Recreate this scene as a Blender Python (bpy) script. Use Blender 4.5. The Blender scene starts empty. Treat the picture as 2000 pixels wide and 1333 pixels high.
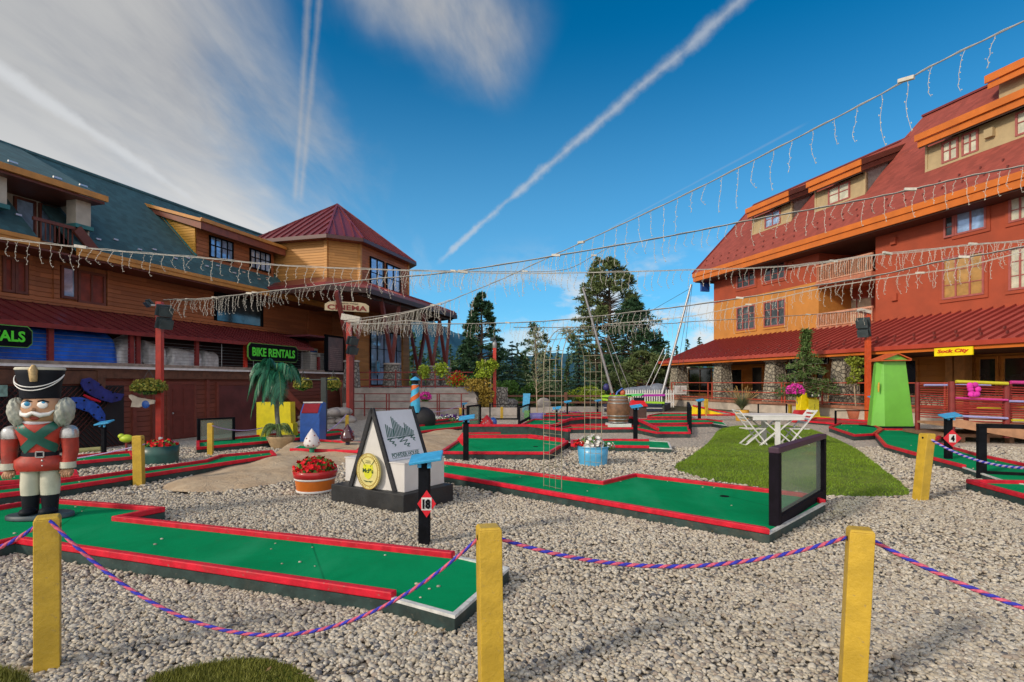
import bpy, math, random
import numpy as np
from mathutils import Vector, Matrix
SC = bpy.context.scene
COL = SC.collection
random.seed(7); RNG = np.random.default_rng(11)
R_ = math.radians
# ---------------------------------------------------------------- camera
F, CX, HY, CH = 1110.0, 1000.0, 747.0, 1.5      # focal length in photo pixels, image centre, horizon row, eye height
cam = bpy.data.cameras.new('camera'); camo = bpy.data.objects.new('camera', cam); COL.objects.link(camo)
camo.location = (0, 0, CH); camo.rotation_euler = (R_(90), 0, 0)
cam.sensor_width = 36; cam.lens = 36*F/2000; cam.shift_y = (HY-666.5)/2000
cam.clip_start = .05; cam.clip_end = 5000
SC.camera = camo
# ---------------------------------------------------------------- sun, sky, exposure
SUN = Vector((-.83, -.56, math.tan(R_(27)))).normalized()
sl = bpy.data.lights.new('sun', 'SUN'); so = bpy.data.objects.new('sun', sl); COL.objects.link(so)
sl.energy = 2.5; sl.angle = R_(7.0); sl.color = (1, .86, .68)
so.rotation_euler = SUN.to_track_quat('Z', 'Y').to_euler()
SC.view_settings.view_transform = 'Standard'; SC.view_settings.look = 'None'
SC.view_settings.gamma = 1; SC.view_settings.use_curve_mapping = False
SC.view_settings.exposure = .06
W = bpy.data.worlds.new('World'); SC.world = W; W.use_nodes = True
nt = W.node_tree; nt.nodes.clear()
class NG:
    """small helper that writes shader maths as expressions"""
    def __init__(s, nt): s.nt = nt
    def n(s, t, **k):
        o = s.nt.nodes.new(t)
        for a, b in k.items(): setattr(o, a, b)
        return o
    def put(s, sock, v):
        if isinstance(v, bpy.types.NodeSocket): s.nt.links.new(v, sock)
        elif v is not None: sock.default_value = v
    def m(s, op, a, b=None, c=None):
        o = s.n('ShaderNodeMath', operation=op)
        for i, v in enumerate((a, b, c)): s.put(o.inputs[i], v)
        return o.outputs[0]
    def vm(s, op, a, b=None, out=0):
        o = s.n('ShaderNodeVectorMath', operation=op); s.put(o.inputs[0], a)
        if b is not None: s.put(o.inputs[1], b)
        return o.outputs[out]
    def dot(s, a, b): return s.vm('DOT_PRODUCT', a, b, 1)
    def ss(s, x, a, b, lo=0.0, hi=1.0):
        o = s.n('ShaderNodeMapRange', interpolation_type='SMOOTHSTEP'); s.put(o.inputs[0], x)
        o.inputs[1].default_value = a; o.inputs[2].default_value = b; o.inputs[3].default_value = lo; o.inputs[4].default_value = hi
        return o.outputs[0]
    def noise(s, vec, scale, detail=4, rough=.55, dist=0):
        o = s.n('ShaderNodeTexNoise'); s.put(o.inputs['Vector'], vec); o.inputs['Scale'].default_value = scale
        o.inputs['Detail'].default_value = detail; o.inputs['Roughness'].default_value = rough; o.inputs['Distortion'].default_value = dist
        return o.outputs[0]
    def mix(s, f, a, b, t='RGBA', blend='MIX'):
        o = s.n('ShaderNodeMix', data_type=t); 
        if t == 'RGBA': o.blend_type = blend
        i = {'RGBA': (6, 7, 2), 'FLOAT': (2, 3, 0), 'VECTOR': (4, 5, 1)}[t]
        s.put(o.inputs[0], f); s.put(o.inputs[i[0]], a); s.put(o.inputs[i[1]], b)
        return o.outputs[i[2]]
g = NG(nt)
sky = g.n('ShaderNodeTexSky', sky_type='NISHITA', sun_disc=False)
sky.sun_elevation = R_(27); sky.sun_rotation = math.atan2(-.83, -.56) % (2*math.pi)
sky.air_density = 1.0; sky.dust_density = .25; sky.ozone_density = 4.5; sky.altitude = 1900
hsv = g.n('ShaderNodeHueSaturation'); hsv.inputs['Saturation'].default_value = 1.5; hsv.inputs['Value'].default_value = 1.12
hsv.inputs['Hue'].default_value = .487
nt.links.new(sky.outputs[0], hsv.inputs['Color'])
tc = g.n('ShaderNodeTexCoord').outputs['Generated']
sx = g.n('ShaderNodeSeparateXYZ'); nt.links.new(tc, sx.inputs[0])
DX, DY, DZ = sx.outputs
def pdir(px, py): return Vector(((px-CX)/F, 1, (HY-py)/F)).normalized()
# cloud layer: the view direction met with a plane at constant altitude
up = g.m('MAXIMUM', g.m('ADD', DZ, .08), .02)
cb = g.n('ShaderNodeCombineXYZ'); nt.links.new(g.m('DIVIDE', DX, up), cb.inputs[0]); nt.links.new(g.m('DIVIDE', DY, up), cb.inputs[1])
lay = cb.outputs[0]
mp = g.n('ShaderNodeMapping'); nt.links.new(lay, mp.inputs[0]); mp.inputs['Rotation'].default_value = (0, 0, R_(-18)); mp.inputs['Scale'].default_value = (1.5, .42, 1)
streak = g.noise(mp.outputs[0], 1.15, 7, .56, .6)
fine = g.noise(mp.outputs[0], 5.5, 5, .6, .3)
soft = g.noise(lay, 1.3, 5, .55)
def circ(p1, p2, d=None):
    a, b = pdir(*p1), pdir(*p2); n = a.cross(b).normalized()
    return g.dot(tc, tuple(n)), (b-a).normalized(), a, b
def along(a, b, ext=.0):
    ax = (b-a); L = ax.length; ax.normalize()
    return g.m('DIVIDE', g.m('SUBTRACT', g.dot(tc, tuple(ax)), a.dot(ax)), L)
# big veil on the left of the sky
d0, ax, a, b = circ((650, -60), (790, 480))
edge = g.m('ADD', d0, g.m('MULTIPLY', g.m('SUBTRACT', streak, .5), .55))
veil = g.ss(edge, -.02, .26)
dlow, *_ = circ((0, 330), (640, 420))
veil = g.m('MULTIPLY', veil, g.ss(streak, .30, .55, .82, 1))
# second diagonal band, top centre
d1, _, a, b = circ((640, -40), (1010, 170))
d1n = g.m('ADD', d1, g.m('MULTIPLY', g.m('SUBTRACT', soft, .5), .14))
al = along(a, b)
band = g.m('MULTIPLY', g.ss(g.m('ABSOLUTE', g.m('SUBTRACT', d1n, -.035)), .1, .0), g.m('MULTIPLY', g.ss(al, 1.12, .8), g.ss(streak, .35, .6)))
band = g.m('MULTIPLY', band, .9)
def trail(p1, p2, w0, w1, s0, s1, wob=.004, amt=.8):
    d, _, a, b = circ(p1, p2); t = along(a, b)
    nn = g.noise(tc, 26, 5, .65)
    dd = g.m('ADD', g.m('ABSOLUTE', g.m('ADD', d, g.m('MULTIPLY', g.m('SUBTRACT', g.noise(tc, 9, 3), .5), wob))), g.m('MULTIPLY', g.m('SUBTRACT', nn, .5), wob*1.8))
    w = g.m('MULTIPLY_ADD', t, w1-w0, w0)
    core = g.ss(g.m('DIVIDE', dd, w), 1.5, -.3)
    return g.m('MULTIPLY', g.m('MULTIPLY', core, g.m('MULTIPLY', g.ss(t, s0, s0+.12), g.ss(t, 1.0, .92))), amt)
cl = [trail((1480, -30), (845, 520), .012, .004, -1, 0, .012, .55),
      trail((603, -20), (576, 404), .0055, .0045, -1, 0, .005, .5), trail((626, -20), (586, 404), .005, .0045, -1, 0, .005, .42),
      trail((-160, 30), (400, 405), .018, .007, -1, 0, .01, .75),
      trail((1480, 292), (1180, 452), .002, .001, -.3, 0, .001, .16)]
# low cumulus near the horizon
cum = g.noise(g.vm('MULTIPLY', tc, (1, 1, 2.2)), 6.5, 6, .6)
lowm = g.m('MULTIPLY', g.m('MULTIPLY', g.ss(cum, .46, .62), g.ss(DZ, .26, .12)), g.m('MULTIPLY', g.ss(DZ, -.02, .03), g.ss(DX, -.12, .12)))
back = g.ss(g.m('ADD', DY, g.m('MULTIPLY', soft, .3)), .05, -.35)  # added cloud cover behind the camera, out of view
tot = g.m('MAXIMUM', g.m('MAXIMUM', g.m('MULTIPLY', veil, .93), band), g.m('MULTIPLY', back, .85))
for c in cl + [g.m('MULTIPLY', lowm, .85)]:
    tot = g.m('SUBTRACT', 1, g.m('MULTIPLY', g.m('SUBTRACT', 1, tot), g.m('SUBTRACT', 1, c)))
shade = g.ss(g.m('ADD', g.m('MULTIPLY', streak, .7), g.m('MULTIPLY', fine, .3)), .36, .62, 0, 1)
ccol = g.mix(shade, (2.9, 2.95, 3.15, 1), (4.3, 4.25, 4.15, 1))
# clouds brighten toward the horizon where the light comes through the veil
ccol = g.mix(g.ss(DZ, .42, .12), ccol, (6.6, 6.5, 6.3, 1))
ccol = g.mix(g.ss(g.m('MAXIMUM', cl[0], cl[3]), .1, .7), ccol, (5.2, 5.3, 5.4, 1))
ccol = g.mix(back, ccol, (12, 11.2, 10.4, 1))          # extra bright, unseen cloud behind the camera, added as soft fill light
skyc = g.mix(g.ss(DZ, .55, .0, 0, .5), hsv.outputs[0], (2.9, 5.9, 8.2, 1))      # paler air low down
out = g.mix(tot, skyc, ccol)
bg = g.n('ShaderNodeBackground'); bg.inputs['Strength'].default_value = .12
nt.links.new(out, bg.inputs[0]); wo = g.n('ShaderNodeOutputWorld'); nt.links.new(bg.outputs[0], wo.inputs[0])

# ---------------------------------------------------------------- materials
MATS = {}
def mat(name, col, rough=.6, var=.18, scale=6, bump=0, bscale=40, metal=0, spec=.5, coat=0, alpha=None, island=0, trans=0, sheen=0, dirt=0, chips=0):
    if name in MATS: return MATS[name]
    m = bpy.data.materials.new(name); m.use_nodes = True; t = m.node_tree; q = NG(t)
    b = t.nodes['Principled BSDF']; MATS[name] = m
    b.inputs['Roughness'].default_value = rough; b.inputs['Metallic'].default_value = metal
    b.inputs['Specular IOR Level'].default_value = spec; b.inputs['Coat Weight'].default_value = coat; b.inputs['Coat Roughness'].default_value = .15
    if trans: b.inputs['Transmission Weight'].default_value = trans
    if sheen: b.inputs['Sheen Weight'].default_value = sheen
    co = q.n('ShaderNodeTexCoord').outputs['Object']
    c = tuple(col)+(1,); lo = tuple(x*(1-var) for x in col)+(1,); hi = tuple(min(1, x*(1+var)) for x in col)+(1,)
    nz = q.noise(co, scale, 5, .6)
    o = q.mix(q.ss(nz, .3, .7), lo, hi)
    if dirt:
        dz = q.noise(co, scale*.35, 6, .7, .4)
        o = q.mix(q.m('MULTIPLY', q.ss(dz, .52, .75), dirt), o, (.10, .085, .06, 1))
    if chips:
        cz = q.noise(co, 26, 5, .75); o = q.mix(q.m('MULTIPLY', q.ss(cz, .62, .68), chips), o, (.22, .17, .13, 1))
    if island:
        ge = q.n('ShaderNodeNewGeometry').outputs['Random Per Island']
        o = q.mix(ge, q.mix(.5, o, tuple(x*(1-island) for x in col)+(1,)), q.mix(.5, o, tuple(min(1, x*(1+island)) for x in col)+(1,)))
    q.put(b.inputs['Base Color'], o)
    rr = q.m('MULTIPLY_ADD', nz, .25, rough-.12); q.put(b.inputs['Roughness'], rr)
    if bump:
        bp = q.n('ShaderNodeBump'); bp.inputs['Strength'].default_value = bump; bp.inputs['Distance'].default_value = .02
        q.put(bp.inputs['Height'], q.noise(co, bscale, 4, .6)); t.links.new(bp.outputs[0], b.inputs['Normal'])
    return m
def boards(name, col, pitch=.16, var=.35, rough=.62, coat=0):
    """horizontal lap siding: a groove and a tone of its own for every board, and a grain along it"""
    m = bpy.data.materials.new(name); m.use_nodes = True; t = m.node_tree; q = NG(t); b = t.nodes['Principled BSDF']
    co = q.n('ShaderNodeTexCoord').outputs['Object']; s = q.n('ShaderNodeSeparateXYZ'); t.links.new(co, s.inputs[0])
    zz = q.m('DIVIDE', s.outputs[2], pitch); row = q.m('FLOOR', zz); fr = q.m('FRACT', zz)
    hl = q.m('ADD', s.outputs[0], s.outputs[1])
    seg = q.m('FLOOR', q.m('ADD', q.m('DIVIDE', hl, 2.4), q.m('MULTIPLY', row, .37)))
    wn = q.n('ShaderNodeTexWhiteNoise', noise_dimensions='2D'); cbb = q.n('ShaderNodeCombineXYZ'); q.put(cbb.inputs[0], row); q.put(cbb.inputs[1], seg); t.links.new(cbb.outputs[0], wn.inputs['Vector'])
    gr = q.noise(q.vm('MULTIPLY', co, (1.2, 1.2, 16)), 3.0, 5, .65)
    f = q.m('ADD', q.m('MULTIPLY', wn.outputs[0], .6), q.m('MULTIPLY', gr, .5))
    c = q.mix(f, tuple(x*(1-var) for x in col)+(1,), tuple(min(1, x*(1+var)) for x in col)+(1,))
    c = q.mix(q.ss(q.noise(co, .5, 4), .4, .75, 0, .35), c, tuple(x*.5 for x in col)+(1,))
    q.put(b.inputs['Base Color'], c); b.inputs['Roughness'].default_value = rough; b.inputs['Coat Weight'].default_value = coat
    bp = q.n('ShaderNodeBump'); bp.inputs['Strength'].default_value = .9; bp.inputs['Distance'].default_value = .03
    q.put(bp.inputs['Height'], q.m('SUBTRACT', q.ss(fr, .0, .12), q.m('MULTIPLY', fr, .5))); t.links.new(bp.outputs[0], b.inputs['Normal'])
    MATS[name] = m; return m
def shingles(name, col, pitch=.14, var=.3):
    m = bpy.data.materials.new(name); m.use_nodes = True; t = m.node_tree; q = NG(t); b = t.nodes['Principled BSDF']
    co = q.n('ShaderNodeTexCoord').outputs['Object']; s = q.n('ShaderNodeSeparateXYZ'); t.links.new(co, s.inputs[0])
    zz = q.m('DIVIDE', s.outputs[2], pitch); row = q.m('FLOOR', zz); fr = q.m('FRACT', zz)
    hl = q.m('ADD', q.m('DIVIDE', q.m('ADD', s.outputs[1], q.m('MULTIPLY', s.outputs[0], .3)), .22), q.m('MULTIPLY', row, .5)); cell = q.m('FLOOR', hl)
    wn = q.n('ShaderNodeTexWhiteNoise', noise_dimensions='2D'); cbb = q.n('ShaderNodeCombineXYZ'); q.put(cbb.inputs[0], row); q.put(cbb.inputs[1], cell); t.links.new(cbb.outputs[0], wn.inputs['Vector'])
    f = q.m('ADD', q.m('MULTIPLY', wn.outputs[0], .7), q.m('MULTIPLY', q.noise(co, 1.4, 5), .5))
    c = q.mix(f, tuple(x*(1-var) for x in col)+(1,), tuple(min(1, x*(1+var)) for x in col)+(1,))
    q.put(b.inputs['Base Color'], c); b.inputs['Roughness'].default_value = .85
    bp = q.n('ShaderNodeBump'); bp.inputs['Strength'].default_value = .8; bp.inputs['Distance'].default_value = .03
    q.put(bp.inputs['Height'], q.m('ADD', q.m('SUBTRACT', 1, fr), q.m('MULTIPLY', wn.outputs[0], .4))); t.links.new(bp.outputs[0], b.inputs['Normal'])
    MATS[name] = m; return m
def stonemat(name, c1, c2, scale=5, mortar=(.25, .24, .22)):
    m = bpy.data.materials.new(name); m.use_nodes = True; t = m.node_tree; q = NG(t); b = t.nodes['Principled BSDF']
    co = q.n('ShaderNodeTexCoord').outputs['Object']
    co2 = q.vm('ADD', co, q.vm('MULTIPLY', q.n('ShaderNodeTexNoise').outputs[1], (.02, .02, .02)))
    v = q.n('ShaderNodeTexVoronoi', feature='F1'); t.links.new(co2, v.inputs['Vector']); v.inputs['Scale'].default_value = scale
    e = q.n('ShaderNodeTexVoronoi', feature='DISTANCE_TO_EDGE'); t.links.new(co2, e.inputs['Vector']); e.inputs['Scale'].default_value = scale
    s = q.n('ShaderNodeSeparateColor'); t.links.new(v.outputs['Color'], s.inputs[0])
    c = q.mix(s.outputs[0], c1+(1,), c2+(1,)); c = q.mix(q.noise(co, scale*5, 5), c, tuple(x*.6 for x in c1)+(1,), blend='MULTIPLY') if 0 else c
    c = q.mix(q.ss(q.noise(co, scale*4, 5), .35, .75, 0, .4), c, tuple(x*.5 for x in c1)+(1,))
    c = q.mix(q.ss(e.outputs[0], .03, .09), tuple(x*.35 for x in mortar)+(1,), c)
    q.put(b.inputs['Base Color'], c); b.inputs['Roughness'].default_value = .85
    bp = q.n('ShaderNodeBump'); bp.inputs['Strength'].default_value = 1; bp.inputs['Distance'].default_value = .05
    q.put(bp.inputs['Height'], q.m('ADD', q.ss(e.outputs[0], 0, .15), q.m('MULTIPLY', q.noise(co, scale*6, 4), .4))); t.links.new(bp.outputs[0], b.inputs['Normal'])
    MATS[name] = m; return m
red_rail = mat('red_paint', (.56, .010, .030), .5, .22, 9, .15, 60, spec=.3, dirt=.45, chips=.7)
green_board = mat('dark_green_paint', (.018, .042, .040), .6, .4, 7, .1, dirt=.55, chips=.4)
white_trim = mat('white_edge', (.55, .56, .55), .5, .2, 12, dirt=.5)
black = mat('black_paint', (.006, .007, .010), .75, .4, 9, .1, 50, spec=.08)
blackplum = mat('plum_black_paint', (.008, .006, .011), .7, .3, 9, spec=.1)
yellow = mat('yellow_post_paint', (.52, .34, .030), .5, .14, 7, .25, 45, dirt=.35, chips=.5, coat=.05)
brightyellow = mat('bright_yellow_paint', (.85, .68, .005), .45, .1, 5)
blue = mat('sky_blue_paint', (.045, .33, .62), .4, .15, 10, coat=.3)
dblue = mat('royal_blue_paint', (.02, .10, .42), .4, .15, 10, coat=.3)
white = mat('white_paint', (.66, .66, .66), .5, .08, 5, .1, 30, dirt=.25)
whitep = mat('white_plastic', (.75, .75, .74), .4, .08, 5)
polered = mat('pole_red_paint', (.52, .035, .018), .4, .15, 5, coat=.2)
darkred = mat('dark_red_paint', (.20, .022, .02), .5, .2, 5)
steel = mat('brushed_steel', (.36, .37, .39), .4, .1, 5, metal=.6)
greymetal = mat('grey_metal', (.32, .34, .36), .4, .2, 8, metal=.6)
wire = mat('weathered_wire', (.33, .30, .22), .55, .3, 9, metal=.3)
greycable = mat('grey_cable', (.22, .22, .22), .5, .2)
cable = mat('dark_cable', (.05, .055, .06), .5, .2)
bulbw = mat('pale_light_wire', (.50, .48, .43), .45, .15, 20)
concrete = mat('concrete', (.36, .33, .31), .85, .2, 2.5, .3, 30, dirt=.35)
concretew = mat('warm_concrete', (.46, .40, .34), .85, .16, 2.5, .3, 30, dirt=.3)
sid_dark = boards('red_brown_siding', (.17, .046, .029), .17, .3)
sid_cin = boards('cedar_siding', (.31, .105, .038), .15, .4)
sid_tow = boards('golden_cedar_siding', (.48, .235, .065), .13, .25)
sid_or = boards('orange_siding', (.60, .28, .06), .2, .14)
shop_wood = boards('varnished_shop_wood', (.56, .24, .045), .25, .25, .4, .2)
stucco = mat('red_stucco', (.36, .068, .03), .8, .10, 1.2, .25, 60)
roofg = shingles('green_shingles', (.036, .098, .115), .13)
roofr = shingles('red_shingles', (.27, .055, .04), .16, .22)
roofm = mat('red_metal_roof', (.46, .10, .085), .38, .14, .8, metal=.25, coat=.15)
roofmd = mat('maroon_metal_roof', (.21, .038, .042), .35, .14, .8, metal=.3, coat=.15)
orange = mat('orange_fascia', (.58, .15, .015), .5, .1, 1.5)
orangeb = mat('amber_trim', (.48, .22, .05), .5, .15, 3)
tan = mat('tan_panel', (.44, .34, .19), .7, .08, 3)
cream = mat('cream_stucco', (.42, .39, .34), .8, .1, 3)
brownt = mat('brown_trim', (.12, .035, .022), .5, .2, 4)
mauve = mat('mauve_window_frame', (.36, .10, .09), .5, .12, 6)
soffit = mat('soffit_wood', (.22, .085, .03), .6, .2, 4)
darkin = mat('dark_interior', (.012, .012, .014), .6, .3, 2)
teal = mat('teal_flashing', (.03, .16, .17), .5, .2, 5)
stone = stonemat('river_stone', (.38, .37, .34), (.22, .22, .21), 6, (.34, .34, .33))
stonet = stonemat('tan_stone', (.46, .42, .33), (.31, .28, .22), 5.2, (.45, .42, .36))
woodb = mat('weathered_beam', (.24, .13, .075), .75, .3, 5, .2, 30)
barrelw = mat('oak_barrel', (.17, .085, .045), .55, .35, 6, .2, 30)
terracotta = mat('terracotta', (.36, .10, .05), .7, .15, 5)
def glassy(name, col, rough=.06, metal=.85):
    m = bpy.data.materials.new(name); m.use_nodes = True; q = NG(m.node_tree); b = m.node_tree.nodes['Principled BSDF']
    co = q.n('ShaderNodeTexCoord').outputs['Object']
    q.put(b.inputs['Base Color'], q.mix(q.ss(q.noise(co, 1.1, 4, .6, 1), .35, .65), tuple(x*.45 for x in col)+(1,), col+(1,)))
    b.inputs['Metallic'].default_value = metal; b.inputs['Roughness'].default_value = rough
    bp = q.n('ShaderNodeBump'); bp.inputs['Strength'].default_value = .05; bp.inputs['Distance'].default_value = .02
    q.put(bp.inputs['Height'], q.noise(co, 1.5, 2)); m.node_tree.links.new(bp.outputs[0], b.inputs['Normal'])
    MATS[name] = m; return m
gl_sky = glassy('sky_painted_glass', (.42, .62, .95), .05, .3)  # bright blue base colour stands in for the reflected sky
gl_dark = glassy('dark_window_glass', (.10, .12, .13), .08, .6)
gl_curt = mat('curtained_glass', (.56, .56, .44), .25, .2, 3, coat=.8)
gl_blind = mat('blind_behind_glass', (.42, .24, .07), .3, .2, 3, coat=.8)
gm = bpy.data.materials.new('clear_panel'); gm.use_nodes = True; gq = NG(gm.node_tree); gb = gm.node_tree.nodes['Principled BSDF']
tr = gq.n('ShaderNodeBsdfTransparent'); tr.inputs[0].default_value = (.80, .86, .80, 1)
mx = gq.n('ShaderNodeMixShader'); gb.inputs['Base Color'].default_value = (.5, .55, .5, 1); gb.inputs['Roughness'].default_value = .12
mx.inputs[0].default_value = .25; gm.node_tree.links.new(tr.outputs[0], mx.inputs[1]); gm.node_tree.links.new(gb.outputs[0], mx.inputs[2])
gm.node_tree.links.new(mx.outputs[0], gm.node_tree.nodes['Material Output'].inputs[0])
# felt
def feltmat():
    m = bpy.data.materials.new('putting_felt'); m.use_nodes = True; t = m.node_tree; q = NG(t); b = t.nodes['Principled BSDF']
    co = q.n('ShaderNodeTexCoord').outputs['Object']
    big = q.noise(co, 1.1, 6, .7, .8); fn = q.noise(co, 180, 2, .8)
    c = q.mix(q.ss(big, .3, .7), (.001, .22, .080, 1), (.002, .30, .115, 1)); sp = q.n('ShaderNodeSeparateXYZ'); t.links.new(co, sp.inputs[0]); sm = q.m('FRACT', q.m('MULTIPLY', q.m('ADD', sp.outputs[0], q.m('MULTIPLY', sp.outputs[1], .45)), .42)); c = q.mix(q.ss(q.m('ABSOLUTE', q.m('SUBTRACT', sm, .5)), .006, .001, 0, .6), c, (.001, .08, .03, 1)); c = q.mix(q.ss(fn, .3, .7, 0, .45), c, (.001, .16, .06, 1))
    c = q.mix(q.ss(q.noise(co, 5, 6, .75), .60, .76, 0, .55), c, (.05, .12, .06, 1)); c = q.mix(q.ss(q.noise(q.vm('MULTIPLY', co, (1, .25, 1)), 2.2, 5, .6), .5, .75, 0, .35), c, (.03, .33, .16, 1))
    q.put(b.inputs['Base Color'], c); b.inputs['Roughness'].default_value = .95; b.inputs['Specular IOR Level'].default_value = .04
    bp = q.n('ShaderNodeBump'); bp.inputs['Strength'].default_value = .5; bp.inputs['Distance'].default_value = .004
    q.put(bp.inputs['Height'], fn); t.links.new(bp.outputs[0], b.inputs['Normal']); return m
felt = feltmat()
def leafmat(name, col, isl=.55, rough=.55, trans=.12):
    m = mat(name, col, rough, .35, 1.2, island=isl, spec=.25)
    b = m.node_tree.nodes['Principled BSDF']; b.inputs['Subsurface Weight'].default_value = 0
    return m
pine_l = leafmat('pine_needles', (.11, .15, .055)); pineb = leafmat('dark_pine_needles', (.040, .095, .045))
spruce_l = leafmat('blue_spruce_needles', (.065, .15, .13)); forest_l = leafmat('forest_needles', (.075, .14, .055))
green_l = leafmat('garden_leaves', (.085, .19, .035)); lime_l = leafmat('lime_leaves', (.26, .36, .03)); pale_l = leafmat('pale_leaves', (.17, .21, .12))
gold_l = leafmat('yellowing_leaves', (.38, .27, .05)); palm_l = leafmat('artificial_palm_leaves', (.02, .13, .075), .75, .3)
basket_l = leafmat('basket_leaves', (.26, .25, .045)); red_f = leafmat('red_petals', (.60, .008, .015), .5); white_f = leafmat('white_petals', (.75, .74, .72), .15)
pink_f = leafmat('pink_petals', (.68, .04, .40), .4); purple_f = leafmat('purple_petals', (.10, .02, .22), .5); grass_l = leafmat('grass_blades', (.15, .25, .016), .5)
straw = leafmat('straw_stalks', (.42, .28, .11), .3); bark = mat('bark', (.095, .065, .045), .9, .35, 6, .5, 20); barkp = mat('pale_bark', (.38, .31, .22), .8, .25, 6, .2, 20)
def flat(name, c, rough=.5, coat=0): return mat(name, c, rough, .08, 8, coat=coat)
# ---------------------------------------------------------------- mesh tools
def wl(o):
    v = Vector((0, 0, 0))
    while o is not None: v = v + o.location; o = o.parent
    return v
def link(name, me, parent, label=None):
    o = bpy.data.objects.new(name, me); COL.objects.link(o)
    if parent is not None: o.parent = parent
    if label: o['label'] = label
    return o
def tag(o, label=None, cat=None, group=None, kind=None):
    for k, v in (('label', label), ('category', cat), ('group', group), ('kind', kind)):
        if v: o[k] = v
    return o
def thing(name, label, cat, loc=(0, 0, 0), group=None, rz=0):
    o = bpy.data.objects.new(name, None); COL.objects.link(o); o.location = loc; o.rotation_euler = (0, 0, rz); o.empty_display_size = .1
    return tag(o, label, cat, group)
EACH = {'corner_board', 'column', 'dormer_pillar', 'timber_column', 'knee_brace', 'brace', 'bracket', 'balcony_floor', 'stretcher', 'vent', 'bay', 'flashing', 'strut', 'apron', 'snow_guard', 'rung'}
class MB:
    def __init__(s): s.v = []; s.f = []; s.mi = []; s.sm = []; s.pc = []
    def add(s, vs, fs, mi=0, sm=False):
        k = len(s.v); s.pc.append((k, len(s.f))); s.v += [tuple(p) for p in vs]; s.f += [tuple(i+k for i in q) for q in fs]; s.mi += [mi]*len(fs); s.sm += [sm]*len(fs); return s
    def box(s, c, d, rz=0, mi=0, top=1.0, M4=None):
        x, y, z = d[0]/2, d[1]/2, d[2]/2; t = top if isinstance(top, tuple) else (top, top)
        vs = [Vector((a*x*(t[0] if e > 0 else 1), b*y*(t[1] if e > 0 else 1), e*z)) for e in (-1, 1) for a, b in ((-1, -1), (1, -1), (1, 1), (-1, 1))]
        m = M4 if M4 is not None else Matrix.Rotation(rz, 4, 'Z'); c = Vector(c)
        return s.add([c+m @ v for v in vs], [(3, 2, 1, 0), (4, 5, 6, 7), (0, 1, 5, 4), (1, 2, 6, 5), (2, 3, 7, 6), (3, 0, 4, 7)], mi)
    def hexa(s, a, b, mi=0):
        """solid between two quads a and b (4 points each, same order)"""
        return s.add(list(a)+list(b), [(3, 2, 1, 0), (4, 5, 6, 7), (0, 1, 5, 4), (1, 2, 6, 5), (2, 3, 7, 6), (3, 0, 4, 7)], mi)
    def bar(s, p, q, w, h=None, mi=0, upv=(0, 0, 1)):
        p, q = Vector(p), Vector(q); h = h or w; d = (q-p).normalized(); u = Vector(upv)
        if abs(d.dot(u)) > .98: u = Vector((0, 1, 0))
        a = d.cross(u).normalized()*w/2; b = a.cross(d).normalized()*h/2
        return s.hexa([p-a-b, p+a-b, p+a+b, p-a+b], [q-a-b, q+a-b, q+a+b, q-a+b], mi)
    def tube(s, pts, r, n=6, mi=0, sm=True, cap=True):
        pts = [Vector(p) for p in pts]; rs = r if isinstance(r, (list, tuple)) else [r]*len(pts); vs = []; fs = []
        ref = Vector((0, 0, 1)) if abs((pts[-1]-pts[0]).normalized().z) < .9 else Vector((1, 0, 0))
        for i, p in enumerate(pts):
            d = (pts[min(i+1, len(pts)-1)]-pts[max(i-1, 0)]).normalized()
            a = d.cross(ref)
            if a.length < 1e-4: a = d.cross(Vector((0, 1, 0)))
            a.normalize(); b = d.cross(a)
            vs += [p+(a*math.cos(2*math.pi*k/n)+b*math.sin(2*math.pi*k/n))*rs[i] for k in range(n)]
        for i in range(len(pts)-1):
            fs += [(i*n+k, i*n+(k+1) % n, (i+1)*n+(k+1) % n, (i+1)*n+k) for k in range(n)]
        s.add(vs, fs, mi, sm)
        if cap: s.add(vs[:n], [tuple(range(n))[::-1]], mi); s.add(vs[-n:], [tuple(range(n))], mi)
        return s
    def lathe(s, prof, c=(0, 0, 0), n=24, mi=0, sm=True, sx=1, sy=1, rz=0, cap=True, a0=0, a1=2*math.pi):
        vs = []; fs = []; c = Vector(c); full = abs(a1-a0-2*math.pi) < 1e-6; k = n if full else n+1
        for r, z in prof:
            for i in range(k):
                a = a0+(a1-a0)*i/n; x, y = r*math.cos(a)*sx, r*math.sin(a)*sy
                vs.append(c+Vector((x*math.cos(rz)-y*math.sin(rz), x*math.sin(rz)+y*math.cos(rz), z)))
        for j in range(len(prof)-1):
            for i in range(n): fs.append((j*k+i, j*k+(i+1) % k, (j+1)*k+(i+1) % k, (j+1)*k+i))
        s.add(vs, fs, mi, sm)
        if cap and full:
            if prof[0][0] > 1e-4: s.add(vs[:k], [tuple(range(k))[::-1]], mi)
            if prof[-1][0] > 1e-4: s.add(vs[-k:], [tuple(range(k))], mi)
        return s
    def ball(s, c, r, n=12, mi=0, rz=0):
        r = r if isinstance(r, (tuple, list)) else (r, r, r); m = n//2+1
        return s.lathe([(math.sin(math.pi*j/m)+1e-5, -math.cos(math.pi*j/m)*r[2]) for j in range(m+1)], c, n, mi, True, r[0], r[1], rz, cap=False)
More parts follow.
